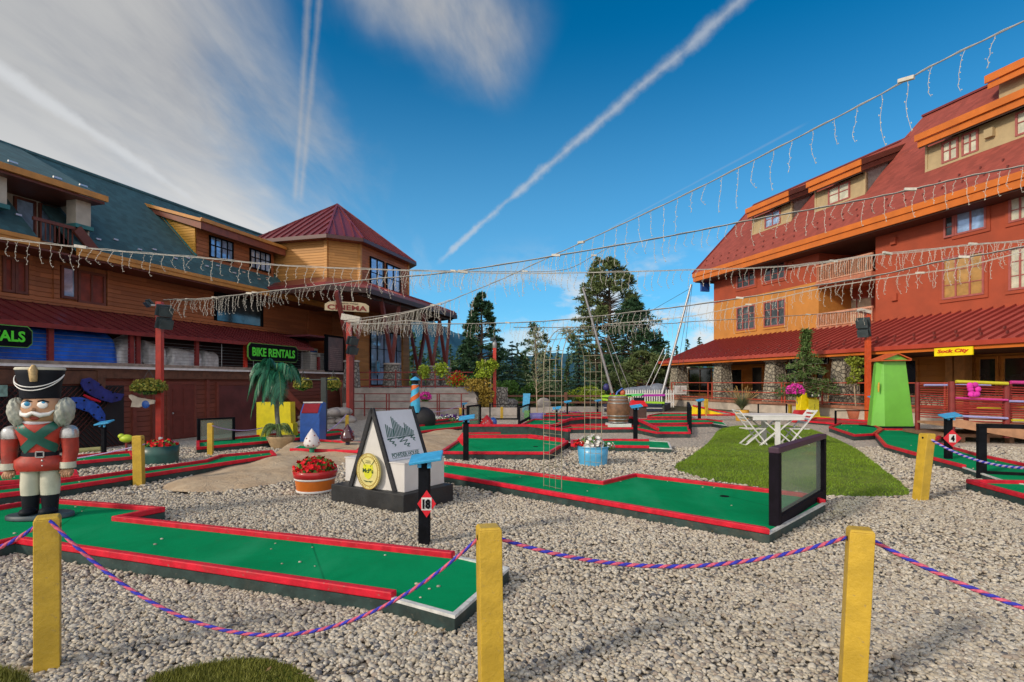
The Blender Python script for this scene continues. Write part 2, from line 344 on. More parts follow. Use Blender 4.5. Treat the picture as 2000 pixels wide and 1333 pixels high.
    def poly(s, pts, th, mi=0, direction=None):
        """planar outline (list of 3D points) given thickness along its normal"""
        pts = [Vector(p) for p in pts]; nrm = Vector((0, 0, 0))
        for i in range(len(pts)): nrm += pts[i].cross(pts[(i+1) % len(pts)])
        nrm.normalize(); n = len(pts); o = [p+nrm*th for p in pts]
        return s.add(pts+o, [tuple(range(n))[::-1], tuple(range(n, 2*n))]+[(i, (i+1) % n, (i+1) % n+n, i+n) for i in range(n)], mi)
    def prism(s, xy, z0, z1, mi=0):
        n = len(xy); A = sum(xy[i][0]*xy[(i+1) % n][1]-xy[(i+1) % n][0]*xy[i][1] for i in range(n))
        if A < 0: xy = xy[::-1]
        f0 = z0 if isinstance(z0, (list, tuple)) else [z0]*n; f1 = z1 if isinstance(z1, (list, tuple)) else [z1]*n
        if A < 0: f0 = f0[::-1]; f1 = f1[::-1]
        vs = [(p[0], p[1], f0[i]) for i, p in enumerate(xy)]+[(p[0], p[1], f1[i]) for i, p in enumerate(xy)]
        return s.add(vs, [tuple(range(n))[::-1], tuple(range(n, 2*n))]+[(i, (i+1) % n, (i+1) % n+n, i+n) for i in range(n)], mi)
    def build(s, name, mats, parent=None, label=None, local=False, bevel=0):
        if name in EACH and len(s.pc) > 1:           # pieces that are separate in the world become separate parts
            ends = s.pc[1:]+[(len(s.v), len(s.f))]; o = None
            for (v0, f0), (v1, f1) in zip(s.pc, ends):
                q = MB(); q.v = s.v[v0:v1]; q.f = [tuple(i-v0 for i in x) for x in s.f[f0:f1]]; q.mi = s.mi[f0:f1]; q.sm = s.sm[f0:f1]; q.pc = [(0, 0)]; o = q.build(name, mats, parent, label, local, bevel)
            return o
        me = bpy.data.meshes.new(name); off = Vector((0, 0, 0)) if (local or parent is None) else wl(parent)
        me.from_pydata([(x-off.x, y-off.y, z-off.z) for x, y, z in s.v], [], s.f)
        for m in (mats if isinstance(mats, (list, tuple)) else [mats]): me.materials.append(m)
        me.polygons.foreach_set('material_index', s.mi); me.polygons.foreach_set('use_smooth', s.sm); me.update()
        o = link(name, me, parent, label)
        if bevel:
            b = o.modifiers.new('edge', 'BEVEL'); b.width = bevel; b.segments = 2; b.limit_method = 'ANGLE'; b.angle_limit = R_(40)
        return o
def fast(name, V, Fc, mats, parent=None, smooth=False, mi=None, local=False):
    """mesh straight from numpy arrays; Fc is an (n,3) or (n,4) array"""
    off = np.array(Vector((0, 0, 0)) if (local or parent is None) else wl(parent)); V = np.asarray(V, dtype=np.float32)-off.astype(np.float32)
    me = bpy.data.meshes.new(name); k = Fc.shape[1]; n = len(Fc)
    me.vertices.add(len(V)); me.vertices.foreach_set('co', V.ravel()); me.loops.add(n*k); me.loops.foreach_set('vertex_index', Fc.astype(np.int32).ravel())
    me.polygons.add(n); me.polygons.foreach_set('loop_start', np.arange(0, n*k, k, dtype=np.int32)); me.polygons.foreach_set('loop_total', np.full(n, k, dtype=np.int32))
    for m in (mats if isinstance(mats, (list, tuple)) else [mats]): me.materials.append(m)
    if mi is not None: me.polygons.foreach_set('material_index', np.asarray(mi, dtype=np.int32))
    me.polygons.foreach_set('use_smooth', np.full(n, smooth)); me.update(calc_edges=True); me.validate()
    return link(name, me, parent)
def unit(a): return a/np.maximum(np.linalg.norm(a, axis=1, keepdims=True), 1e-9)
def cards(c, u, v):
    V = np.stack([c-u-v*.35, c+u*.1-v, c+u, c+u*.1+v], 1).reshape(-1, 3); n = len(c)
    return V, np.arange(4*n).reshape(n, 4)
def leafcloud(c, ln, wd, n_up=.3):
    """leaf-sized faces with random directions at the points c"""
    n = len(c); u = unit(RNG.normal(size=(n, 3))+np.array([0, 0, n_up])); w = unit(np.cross(u, RNG.normal(size=(n, 3))))
    s = RNG.uniform(.6, 1.3, (n, 1)); return cards(c, u*ln*s/2, w*wd*s/2)
def copytree(o, parent=None, **kw):
    c = o.copy(); COL.objects.link(c)
    if parent is not None: c.parent = parent
    for ch in list(o.children): copytree(ch, c)
    return c
def dup(o, loc, label=None, rz=None, sc=None):
    c = copytree(o); c.location = loc
    if label: c['label'] = label
    if rz is not None: c.rotation_euler = (0, 0, rz)
    if sc: c.scale = (sc, sc, sc)
    return c
def frame(o, x, y):
    x = Vector(x).normalized(); y = Vector(y); z = x.cross(y).normalized(); y = z.cross(x)
    return Matrix(((x.x, y.x, z.x, o[0]), (x.y, y.y, z.y, o[1]), (x.z, y.z, z.z, o[2]), (0, 0, 0, 1)))
def text(body, width, M4, m, parent, name='lettering', depth=.006, height=None, bold=0.0, shear=0, spacing=1.0):
    cu = bpy.data.curves.new(name, 'FONT'); cu.body = body; cu.size = 1; cu.align_x = 'CENTER'; cu.align_y = 'CENTER'; cu.extrude = .001; cu.offset = bold; cu.shear = shear; cu.space_character = spacing; cu.resolution_u = 3
    t = bpy.data.objects.new('tmp', cu); COL.objects.link(t); dg = bpy.context.evaluated_depsgraph_get(); dg.update()
    me = bpy.data.meshes.new_from_object(t.evaluated_get(dg)); bpy.data.objects.remove(t); bpy.data.curves.remove(cu)
    xs = [v.co.x for v in me.vertices]; ys = [v.co.y for v in me.vertices]; cx, cy = (max(xs)+min(xs))/2, (max(ys)+min(ys))/2
    sx = width/(max(xs)-min(xs)); sy = (height/(max(ys)-min(ys))) if height else sx
    off = wl(parent) if parent else Vector((0, 0, 0))
    for v in me.vertices: v.co = M4 @ Vector(((v.co.x-cx)*sx, (v.co.y-cy)*sy, v.co.z*depth/.001)) - off
    me.materials.clear(); me.materials.append(m); me.name = name
    return link(name, me, parent)
# ---------------------------------------------------------------- measuring from image pixels
def hgt(x, y):
    N = (-x+.288*y)/1.0407; t = min(1, max(0, (N-11.5)/5)); return -.525*t*t*(3-2*t)
def G(px, py, dz=0):
    """point where the sight line of a photo pixel meets the ground raised by dz"""
    lo = 1.0
    Y = lo
    for _ in range(60):
        z = hgt((px-CX)/F*Y, Y)+dz; Yn = (CH-z)*F/(py-HY)
        if abs(Yn-Y) < 1e-4: break
        Y = Y*.4+Yn*.6
    return Vector(((px-CX)/F*Y, Y, hgt((px-CX)/F*Y, Y)+dz))
def P(px, py, Y): return Vector(((px-CX)/F*Y, Y, CH-(py-HY)/F*Y))
def L(N, t, z): return Vector(((-N+.288*t)/1.0407, (.288*N+t)/1.0407, z))
def LP(px, py, N):
    a = (px-CX)/F; Y = N*1.0407/(.288-a); return (.288*a*Y+Y)/1.0407, CH-(py-HY)/F*Y
def Rr(m, s, z): return Vector(((m-.288*s)/1.0407, (.288*m+s)/1.0407, z))
def RP(px, py, m):
    a = (px-CX)/F; Y = m*1.0407/(a+.288); return (-.288*a*Y+Y)/1.0407, CH-(py-HY)/F*Y
LN = Vector((1, -.288, 0)).normalized(); LT = Vector((.288, 1, 0)).normalized()    # out of the left facades, along them
RN = Vector((-1, -.288, 0)).normalized(); RT = Vector((-.288, 1, 0)).normalized()
UP = Vector((0, 0, 1))
def slab(mb, fr, n0, n1, t0, t1, z0, z1, mi=0):
    """box in facade coordinates"""
    mb.hexa([fr(n0, t0, z0), fr(n1, t0, z0), fr(n1, t1, z0), fr(n0, t1, z0)], [fr(n0, t0, z1), fr(n1, t0, z1), fr(n1, t1, z1), fr(n0, t1, z1)], mi)
def roofslab(mb, fr, e0, e1, t0a, t1a, t0b, t1b, th=.12, mi=0):
    """sloped sheet from eave e0=(n,z), t0a..t1a, to top e1=(n,z), t0b..t1b"""
    a = [fr(e0[0], t0a, e0[1]), fr(e0[0], t1a, e0[1]), fr(e1[0], t1b, e1[1]), fr(e1[0], t0b, e1[1])]
    mb.hexa([p-UP*th for p in a], a, mi)
def seams(mb, fr, e0, e1, t0a, t1a, t0b, t1b, step=.45, h=.05, mi=0):
    n = max(1, int(abs(t1a-t0a)/step))
    for i in range(n+1):
        t = t0a+(t1a-t0a)*i/n; f = i/n; tb = t0b+(t1b-t0b)*f if abs((t1b-t0b)-(t1a-t0a)) < .01 else t
        # ribs run straight up the slope and stop at the hip
        fr_ = 1.0
        if tb == t:
            if t < t0b: fr_ = (t-t0a)/(t0b-t0a) if t0b != t0a else 1
            if t > t1b: fr_ = (t1a-t)/(t1a-t1b) if t1b != t1a else 1
        if fr_ < .03: continue
        p = fr(e0[0], t, e0[1]); q = fr(e0[0]+(e1[0]-e0[0])*fr_, t, e0[1]+(e1[1]-e0[1])*fr_)
        mb.bar(p+UP*h*.4, q+UP*h*.4, .03, h, mi)
def window(parent, fr, n, out, t0, t1, z0, z1, cols=2, rows=2, frm=None, pane=None, fw=.07, sash=(), trim=None):
    """out = -1 or +1: direction of n that faces the court; frame and glazing bars stand proud of the wall, the pane sits behind them"""
    mb = MB(); o = out
    N = lambda d: n+o*d
    for a, b, c, d in ((t0, t1, z0, z0+fw), (t0, t1, z1-fw, z1), (t0, t0+fw, z0+fw, z1-fw), (t1-fw, t1, z0+fw, z1-fw)): slab(mb, fr, N(.0), N(.075), a, b, c, d)
    for i in range(1, cols): t = t0+(t1-t0)*i/cols; slab(mb, fr, N(.0), N(.06), t-fw*.42, t+fw*.42, z0+fw, z1-fw)
    for i in range(1, rows):
        z = z0+(z1-z0)*i/rows; slab(mb, fr, N(.0), N(.045), t0+fw, t1-fw, z-.016, z+.016)
    for z in sash: zz = z0+(z1-z0)*z; slab(mb, fr, N(.0), N(.05), t0+fw, t1-fw, zz-.02, zz+.02)
    w = mb.build('window', frm or brownt, parent)
    pb = MB(); slab(pb, fr, N(.002), N(.022), t0+fw*.8, t1-fw*.8, z0+fw*.8, z1-fw*.8); pb.build('pane', pane or gl_dark, w)
    if trim:
        tb = MB(); q = .13
        for a, b, c, d in ((t0-q, t1+q, z0-q, z0-.004), (t0-q, t1+q, z1+.004, z1+q), (t0-q, t0-.004, z0, z1), (t1+.004, t1+q, z0, z1)): slab(tb, fr, N(0), N(.05), a, b, c, d)
        tb.build('trim', trim, w)
    return w
def inset(P2, d):
    n = len(P2); A = sum(P2[i][0]*P2[(i+1) % n][1]-P2[(i+1) % n][0]*P2[i][1] for i in range(n)); s = 1 if A > 0 else -1; out = []
    for i in range(n):
        p0, p1, p2 = (Vector(P2[(i+k) % n][:2]) for k in (-1, 0, 1)); a = (p1-p0).normalized(); b = (p2-p1).normalized()
        na, nb = Vector((-a.y, a.x))*s, Vector((-b.y, b.x))*s; m = na+nb; k = max(.35, m.length_squared/2)
        out.append(p1+m*(d/k))
    return out
PADS = []                                              # outlines kept free of loose pebbles
def course(label, pts, top=.15, rails='all', w=.055, feltm=None, group='miniature golf lanes with red rails', h0=None, cup=None):
    g3 = [G(px, py, top) for px, py in pts]; P2 = [(p.x, p.y) for p in g3]; n = len(P2)
    gz = [hgt(*p) for p in P2]; c = Vector((sum(p[0] for p in P2)/n, sum(p[1] for p in P2)/n, 0)); c.z = hgt(c.x, c.y)
    PADS.append(P2)
    o = thing('golf_lane', label, 'golf lane', c, group)
    MB().prism(P2, [z-.08 for z in gz], [z+top-.06 for z in gz]).build('base_board', green_board, o)
    inn = inset(P2, w); outp = inset(P2, -.005)
    fz = top-.048
    MB().prism(inset(P2, .012), [z+top-.058 for z in gz], [z+fz for z in gz]).build('felt', feltm or felt, o)
    for i in range(n):
        j = (i+1) % n
        hasr = rails == 'all' or i in rails
        z1 = top if hasr else fz+.012
        q = [outp[i], outp[j], inn[j] if hasr else P2v(P2, j, .03), inn[i] if hasr else P2v(P2, i, .03)]
        zz = [gz[i], gz[j], gz[j], gz[i]]
        mb = MB(); mb.hexa([(a[0], a[1], zz[k]+top-.056) for k, a in enumerate(q)], [(a[0], a[1], zz[k]+z1) for k, a in enumerate(q)])
        mb.build('rail' if hasr else 'edge_trim', red_rail if hasr else white_trim, o, bevel=.008 if hasr and (Vector(P2[i]).length < 14) else 0)
    if cup:
        p = G(cup[0], cup[1], fz); m = MB(); m.lathe([(.055, 0), (.055, .004), (.045, .004), (.045, .0015), (0.001, .0015)], p+UP*.001, 20, cap=False); m.build('cup', black, o)
    return o
def P2v(P2, i, d): return inset(P2, d)[i]
# ================================================================ ground
def gravelmat():
    m = bpy.data.materials.new('gravel_ground'); m.use_nodes = True; t = m.node_tree; q = NG(t); b = t.nodes['Principled BSDF']
    co = q.n('ShaderNodeTexCoord').outputs['Object']
    v = q.n('ShaderNodeTexVoronoi', feature='F1'); t.links.new(co, v.inputs['Vector']); v.inputs['Scale'].default_value = 27
    s = q.n('ShaderNodeSeparateColor'); t.links.new(v.outputs['Color'], s.inputs[0])
    r = q.n('ShaderNodeValToRGB'); t.links.new(s.outputs[0], r.inputs[0]); e = r.color_ramp.elements
    e[0].position = 0; e[0].color = (.28, .26, .24, 1); e[1].position = 1; e[1].color = (.68, .62, .52, 1)
    for p, c in ((.18, (.40, .36, .31, 1)), (.45, (.52, .46, .39, 1)), (.75, (.58, .52, .44, 1))): k = e.new(p); k.color = c
    c = q.mix(q.ss(v.outputs['Distance'], .5, .95, 0, .6), r.outputs[0], (.12, .105, .09, 1))
    big = q.noise(co, .35, 5, .6)
    c = q.mix(q.ss(big, .35, .7, 0, .25), c, (.34, .30, .26, 1))
    sp = q.n('ShaderNodeSeparateXYZ'); t.links.new(co, sp.inputs[0])
    far = q.ss(q.m('ADD', sp.outputs[1], q.m('MULTIPLY', big, 3)), 29, 32)
    c = q.mix(far, c, q.mix(q.noise(co, 1.5, 5), (.045, .05, .025, 1), (.12, .10, .06, 1)))
    q.put(b.inputs['Base Color'], c); b.inputs['Roughness'].default_value = .9; b.inputs['Specular IOR Level'].default_value = .25
    bp = q.n('ShaderNodeBump'); bp.inputs['Strength'].default_value = 1; bp.inputs['Distance'].default_value = .03
    q.put(bp.inputs['Height'], q.m('SUBTRACT', 1, v.outputs['Distance'])); t.links.new(bp.outputs[0], b.inputs['Normal']); return m
gx = sorted(set([-900, -400, -150, -70]+[x*1.0 for x in range(-40, 31)]+[50, 90, 200, 450, 900]))
gy = sorted(set([-400, -100, -40]+[y*1.0 for y in range(-20, 61)]+[80, 120, 200, 400, 900, 2500]))
V = np.array([(x, y, hgt(x, y)-.012) for y in gy for x in gx]); nx = len(gx)
Fc = np.array([(j*nx+i, j*nx+i+1, (j+1)*nx+i+1, (j+1)*nx+i) for j in range(len(gy)-1) for i in range(nx-1)])
tag(fast('ground', V, Fc, gravelmat(), smooth=True), kind='structure')
# far wooded hill behind the cinema
def hill(name, cx, cy, rx, ry, h, col):
    n = 90; xs = np.linspace(-1, 1, n); X, Y = np.meshgrid(xs, xs); D = np.sqrt(X**2+Y**2)
    Z = h*np.clip(np.cos(np.clip(D, 0, 1)*math.pi/2), 0, 1)*(1+.12*np.sin(X*9+1)*np.cos(Y*7)+.05*np.sin(X*31)*np.sin(Y*27)) - 2
    Z += RNG.uniform(0, h*.028, Z.shape)*(D < .97)
    V = np.stack([cx+X*rx, cy+Y*ry, Z], -1).reshape(-1, 3)
    Fc = np.array([(j*n+i, j*n+i+1, (j+1)*n+i+1, (j+1)*n+i) for j in range(n-1) for i in range(n-1)])
    return tag(fast(name, V, Fc, mat('hazed_wooded_hill', (.035, .105, .16), .95, .35, .012, spec=.05)), kind='structure')  # distance haze put into the bluish base colour
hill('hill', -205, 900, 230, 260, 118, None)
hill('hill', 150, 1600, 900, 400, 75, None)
# ================================================================ left lodge (bike rental building)
lod = thing('rental_lodge', 'long timber lodge with green shingled roof, maroon awning and deck railings', 'building', L(17.5, 12, -.5))
T0, T1 = 2.0, 27.4  # lodge and cinema tower numbers scaled about the camera, factor already multiplied in
DK = 2.036
mb = MB(); slab(mb, L, 17.15, 27, T0, 26.6, -.7, 1.73); mb.build('lower_wall', sid_dark, lod)
mb = MB(); slab(mb, L, 17.0, 19.4, T0, 26.9, 1.86, DK-.03); slab(mb, L, 17.02, 17.14, 13.35, 26.85, 1.62, 1.86); slab(mb, L, 17.03, 17.15, T0, 13.3, 1.45, 1.84)
for t in (13.32, ): slab(mb, L, 16.98, 17.16, t-.12, t+.12, 1.3, 1.86)
mb.build('deck_beam', mat('deck_beam_wood', (.115, .05, .03), .75, .3, 5, .2, 30), lod)
mb = MB(); slab(mb, L, 16.93, 17.0, T0, 26.95, 1.93, 2.03); mb.build('deck_gutter', mat('gutter', (.80, .80, .82), .4, .1, 5), lod)
mb = MB(); slab(mb, L, 18.9, 27, T0, 29.0, 2.03, 5.9); mb.build('upper_wall', sid_cin, lod)
mb = MB(); slab(mb, L, 18.86, 18.9, T0, 26.2, 2.05, 3.85); mb.build('shaded_back_wall', mat('back_wall_shade', (.05, .018, .016), .6), lod)  # dark sheet over the cedar wall, awning shade put into its colour
# horizontal trim boards under the upper wall
mb = MB(); slab(mb, L, 18.82, 18.9, T0, 26.8, 3.93, 4.12); 
for t in (LP(60, 560, 18.9)[0], LP(108, 560, 18.9)[0], LP(212, 560, 18.9)[0], 26.2): slab(mb, L, 18.83, 18.9, t-.09, t+.09, 4.12, 5.75)
mb.build('wall_trim', sid_cin, lod)
# awning
mb = MB(); roofslab(mb, L, (16.75, 3.11), (18.88, 3.93), T0, 23.6, T0, 25.6, .1); aw = mb.build('awning', roofmd, lod); mb = MB(); seams(mb, L, (16.75, 3.11), (18.88, 3.93), T0, 23.6, T0, 25.6, .42); mb.build('standing_seams', mat('maroon_seam_shadow', (.10, .015, .02), .4, .1), aw)  # dark seam colour carries the shadow lines of the ribs
mb = MB(); slab(mb, L, 16.68, 16.76, T0, 23.6, 3.0, 3.13); mb.build('gutter', darkred, aw)
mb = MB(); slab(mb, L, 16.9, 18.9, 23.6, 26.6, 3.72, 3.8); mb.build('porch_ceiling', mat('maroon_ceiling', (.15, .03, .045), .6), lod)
# main roof in pieces round the balcony recess
EN, EZ, GN, GZ = 17.8, 5.71, 21.56, 9.45
mb = MB()
roofslab(mb, L, (EN, EZ), (GN, GZ), T0, 12.05, T0, 12.05, .18); roofslab(mb, L, (EN, EZ), (GN, GZ), 13.15, T1-.9, 13.15, T1, .18)
roofslab(mb, L, (19.35, EZ+(19.35-EN)*.995), (GN, GZ), 12.05, 13.15, 12.05, 13.15, .18)
a = [L(GN, T0, GZ), L(GN, T1, GZ), L(25.3, T1, 5.7), L(25.3, T0, 5.7)]; mb.hexa([p-UP*.15 for p in a], a)
roof = mb.build('roof', roofg, lod)
mb = MB(); mb.tube([L(GN, T0, GZ+.03), L(GN, T1, GZ+.03)], .07, 6); mb.build('ridge_cap', roofg, roof)
mb = MB()
for t in np.arange(5.2, 26, .75):
    if 12 < t < 13.2: continue
    n = 18.25+(.18 if int(t/.75) % 2 else 0); z = EZ+(n-EN)*.995+.03; mb.box(L(n, t, z+.02), (.05, .16, .05), rz=-.28)
mb.build('snow_guard', mat('snow_guard_metal', (.6, .62, .65), .35, .05, 5, metal=.7), roof)
mb = MB(); slab(mb, L, 17.74, 17.8, T0, 12.05, 5.42, 5.66); slab(mb, L, 17.74, 17.8, 13.15, T1-.9, 5.42, 5.66); slab(mb, L, 17.7, 17.76, T0, 12.05, 5.56, 5.68); slab(mb, L, 17.7, 17.76, 13.15, T1-.9, 5.56, 5.68)
mb.build('fascia', orangeb, lod)
mb = MB(); slab(mb, L, 17.8, 18.9, T0, 26.9, 5.36, 5.42); mb.build('soffit', brownt, lod)
mb = MB(); mb.poly([L(GN, T1-.25, GZ-.15), L(18.0, T1-.9, EZ-.1), L(19, T1-.9, 5.4), L(25, T1-.3, 5.4)], .1); mb.build('gable_wall', sid_cin, lod)
# large dormer with recessed balcony
D = MB(); roofslab(D, L, (17.6, 7.44), (21.56, 9.50), T0, 13.9, T0, 14.0, .1); dr = D.build('dormer_roof', roofg, lod)
mb = MB(); slab(mb, L, 17.5, 17.6, T0, 13.95, 7.28, 7.46); mb.build('fascia', orangeb, dr)
mb = MB(); slab(mb, L, 17.6, 19.3, T0, 13.9, 7.2, 7.27); mb.build('soffit', brownt, dr)
mb = MB()
for i, t in enumerate((6.0, 8.5, 10.5, 12.5)):
    for k in range(2): mb.box(L(17.95+.16*k, t+k*.9+.2, 7.44+(.35+.16*k)*.52+.05), (.05, .24, .05), rz=-.28)
mb.build('snow_guard', MATS['snow_guard_metal'], dr)
mb = MB(); slab(mb, L, 19.3, 19.5, T0, 13.7, 5.6, 7.25); mb.poly([L(18.05, 13.7, 6.0), L(20.9, 13.7, 8.85), L(20.9, 13.7, 9.1), L(18.05, 13.7, 7.3)], .05); mb.build('dormer_wall', cream, lod)
mb = MB(); slab(mb, L, 17.95, 18.35, 13.25, 13.72, 6.45, 7.25); slab(mb, L, 17.95, 18.35, 10.9, 11.35, 6.45, 7.25); pil = mb.build('dormer_pillar', cream, lod)
mb = MB(); slab(mb, L, 17.9, 18.4, 13.2, 13.78, 6.33, 6.45); slab(mb, L, 17.9, 18.4, 10.85, 11.4, 6.33, 6.45); mb.build('flashing', teal, pil)
for a, b in ((25, 68), (74, 108)):
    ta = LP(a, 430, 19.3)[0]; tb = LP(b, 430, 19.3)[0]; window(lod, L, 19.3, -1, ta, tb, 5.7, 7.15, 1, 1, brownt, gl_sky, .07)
mb = MB(); slab(mb, L, 17.9, 17.97, 12.0, 13.2, 6.22, 6.32)
for i in range(9): t = 12.08+i*.13; slab(mb, L, 17.92, 17.95, t, t+.025, 5.72, 6.22)
mb.bar(L(17.85, 13.2, 6.25), L(17.85, 13.9, 5.55), .1, .3)
mb.build('balcony_rail', brownt, lod)
# small shed dormer with two windows
D = MB(); roofslab(D, L, (18.15, 8.03), (21.1, 8.9), 18.3, 23.45, 18.3, 23.45, .06); d2 = D.build('dormer_roof', roofg, lod)
mb = MB(); slab(mb, L, 18.1, 18.18, 18.3, 23.45, 7.92, 8.06); mb.bar(L(18.1, 18.27, 7.95), L(21.1, 18.27, 8.84), .05, .12); mb.build('fascia', orangeb, d2)
mb = MB(); slab(mb, L, 18.18, 18.26, 18.36, 23.45, 7.62, 7.92); mb.poly([L(18.18, 18.34, 7.62), L(20.9, 18.34, 8.52), L(20.9, 18.34, 8.8), L(18.18, 18.34, 7.94)], .05); mb.build('frieze_board', mat('frieze', (.20, .06, .035), .5, .2, 3), d2)
mb = MB(); slab(mb, L, 18.67, 19.0, 18.63, 23.2, 6.35, 7.95); mb.build('dormer_wall', sid_cin, lod)
mb = MB(); mb.poly([L(18.7, 18.6, 6.6), L(18.7, 18.6, 7.98), L(20.9, 18.6, 8.75), L(20.9, 18.6, 8.6)], .05); mb.build('dormer_cheek', boards('sunlit_cheek_siding', (.60, .30, .03), .11, .2), lod)  # sunlight on the cheek put into this brighter siding colour
mb = MB(); mb.bar(L(18.62, 18.55, 6.62), L(20.95, 18.55, 8.95), .1, .05); mb.build('flashing', teal, d2)
for a, b in ((408, 454), (487, 527)):
    ta = LP(a, 480, 18.67)[0]; tb = LP(b, 480, 18.67)[0]; tm = (ta+tb)/2
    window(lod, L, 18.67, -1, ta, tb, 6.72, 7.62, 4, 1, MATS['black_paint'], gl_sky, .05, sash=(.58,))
# upper wall openings
def lwin(px0, px1, z0, z1, pane, cols=1, rows=1, frm=None, fw=.08, N=18.9, par=lod):
    return window(par, L, N, -1, LP(px0, 500, N)[0], LP(px1, 500, N)[0], z0, z1, cols, rows, frm or brownt, pane, fw)
shut = mat('red_shutter_wood', (.19, .035, .02), .5, .3, 3)
lwin(3, 26, 4.15, 5.2, shut); lwin(27, 52, 4.15, 5.2, shut)
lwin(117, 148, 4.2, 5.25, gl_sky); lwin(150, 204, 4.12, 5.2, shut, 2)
lwin(418, 512, 4.05, 5.35, gl_dark, 1, 1, MATS['black_paint'], .1)
# doors below the deck
def door(parent, fr, n, out, t0, t1, z0, z1, m=None, name='door'):
    mb = MB(); slab(mb, fr, n, n+out*.05, t0, t1, z0, z1); w = t1-t0; h = z1-z0
    for a, b in ((.12, .46), (.54, .88)):
        for c, d in ((.08, .42), (.5, .92)): slab(mb, fr, n+out*.05, n+out*.065, t0+w*a, t0+w*b, z0+h*c, z0+h*d)
    dd = mb.build(name, m or mat('maroon_door', (.13, .028, .022), .45, .2, 4), parent)
    MB().ball(fr(n+out*.1, t0+w*.09, z0+h*.47), .035, 8).build('handle', steel, dd)
    mb = MB(); q = .1
    for a, b, c, d in ((t0-q, t0, z0, z1+q), (t1, t1+q, z0, z1+q), (t0, t1, z1+.003, z1+q)): slab(mb, fr, n, n+out*.06, a, b, c, d)
    mb.build('door_frame', mat('door_frame_paint', (.16, .04, .028), .5), dd); return dd
door(lod, L, 17.15, -1, LP(329, 800, 17.15)[0], LP(377, 800, 17.15)[0], -.5, 1.42)
mb = MB(); ta, tb = LP(424, 800, 17.15)[0], LP(525, 800, 17.15)[0]; slab(mb, L, 17.08, 17.16, ta, tb, -.5, 1.36); mb.build('garage_door', mat('plum_brown_panel', (.10, .026, .026), .5, .3, 1.5), lod)
mb = MB()
for t in (ta-.1, tb): slab(mb, L, 17.05, 17.15, t, t+.1, -.5, 1.5)
for px in (262, 300, 405): t = LP(px, 800, 17.1)[0]; slab(mb, L, 17.06, 17.15, t-.07, t+.07, -.55, 1.6)
mb.build('corner_board', mat('door_frame_paint', (.16, .04, .028), .5), lod)
# lattice skirt
mb = MB(); t1 = LP(243, 800, 17.1)[0]; z0, z1 = -.55, 1.35
for k in range(150):
    t = T0+3+k*.16
    for s in (1, -1):
        a, b = t, t+s*(z1-z0)
        if max(a, b) > t1 or min(a, b) < T0+1: continue
        mb.bar(L(17.1-.012*s, a, z0), L(17.1-.012*s, b, z1), .045, .012)
mb.build('lattice', mat('lattice_paint', (.075, .022, .02), .6, .2, 5), lod)
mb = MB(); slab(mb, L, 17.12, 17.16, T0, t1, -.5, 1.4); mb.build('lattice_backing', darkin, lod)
# red knee brace
mb = MB(); mb.bar(L(16.3, 23.0, -.4), L(17.0, 21.2, 1.5), .35, .28); mb.bar(L(16.6, 26.1, -.4), L(16.9, 26.2, 1.6), .2, .2); mb.build('knee_brace', mat('brace_paint', (.20, .045, .03), .5), lod)
# deck railing: posts, cables, menu board
rl = thing('deck_railing', 'red posted railing with thin horizontal cables along the lodge deck', 'railing', L(16.95, 12, DK))
for px in (98, 256, 269, 384, 479, 556, 622):
    t = LP(px, 690, 16.97)[0]; mb = MB(); hh = 3.04 if px < 500 else 2.75; slab(mb, L, 16.92, 17.02, t-.07, t+.07, DK-.02, hh); mb.build('post', darkred if px not in (479,) else polered, rl)
mb = MB()
for k in range(7): z = DK+.13+k*.115; mb.tube([L(16.97, T0, z), L(16.97, 26.8, z)], .006, 4)
for px in (433, 495, 525, 590): t = LP(px, 690, 16.97)[0]; mb.tube([L(16.97, t, DK), L(16.97, t, DK+.95)], .016, 5)
mb.build('cable', greymetal, rl)
mb = MB(); slab(mb, L, 16.9, 17.04, T0, 26.7, DK-.02, DK+.07); mb.build('kick_board', mat('grey_board', (.27, .22, .19), .8, .3, 4), rl)
mnu = thing('menu_board', 'tall black framed menu board at the end of the lodge deck', 'sign board', L(16.9, 27, DK))
ta, tb = LP(640, 690, 16.9)[0], LP(672, 690, 16.9)[0]
mb = MB(); slab(mb, L, 16.86, 16.94, ta-.25, ta, DK, 3.9); slab(mb, L, 16.86, 16.94, tb-.12, tb, DK, 3.9); slab(mb, L, 16.86, 16.94, ta, tb-.12, 3.8, 3.9); slab(mb, L, 16.86, 16.94, ta, tb-.12, DK, DK+.06); mb.build('frame', black, mnu)
mb = MB(); slab(mb, L, 16.88, 16.92, ta, tb-.12, DK+.06, 3.8); mb.build('panel', mat('menu_panel', (.16, .085, .08), .35, .3, 3), mnu)
mb = MB()
for k in range(11): z = DK+.2+k*.1; slab(mb, L, 16.872, 16.879, ta+.15, tb-.3, z, z+.018)
mb.build('menu_lines', mat('menu_print', (.34, .25, .24), .5), mnu)
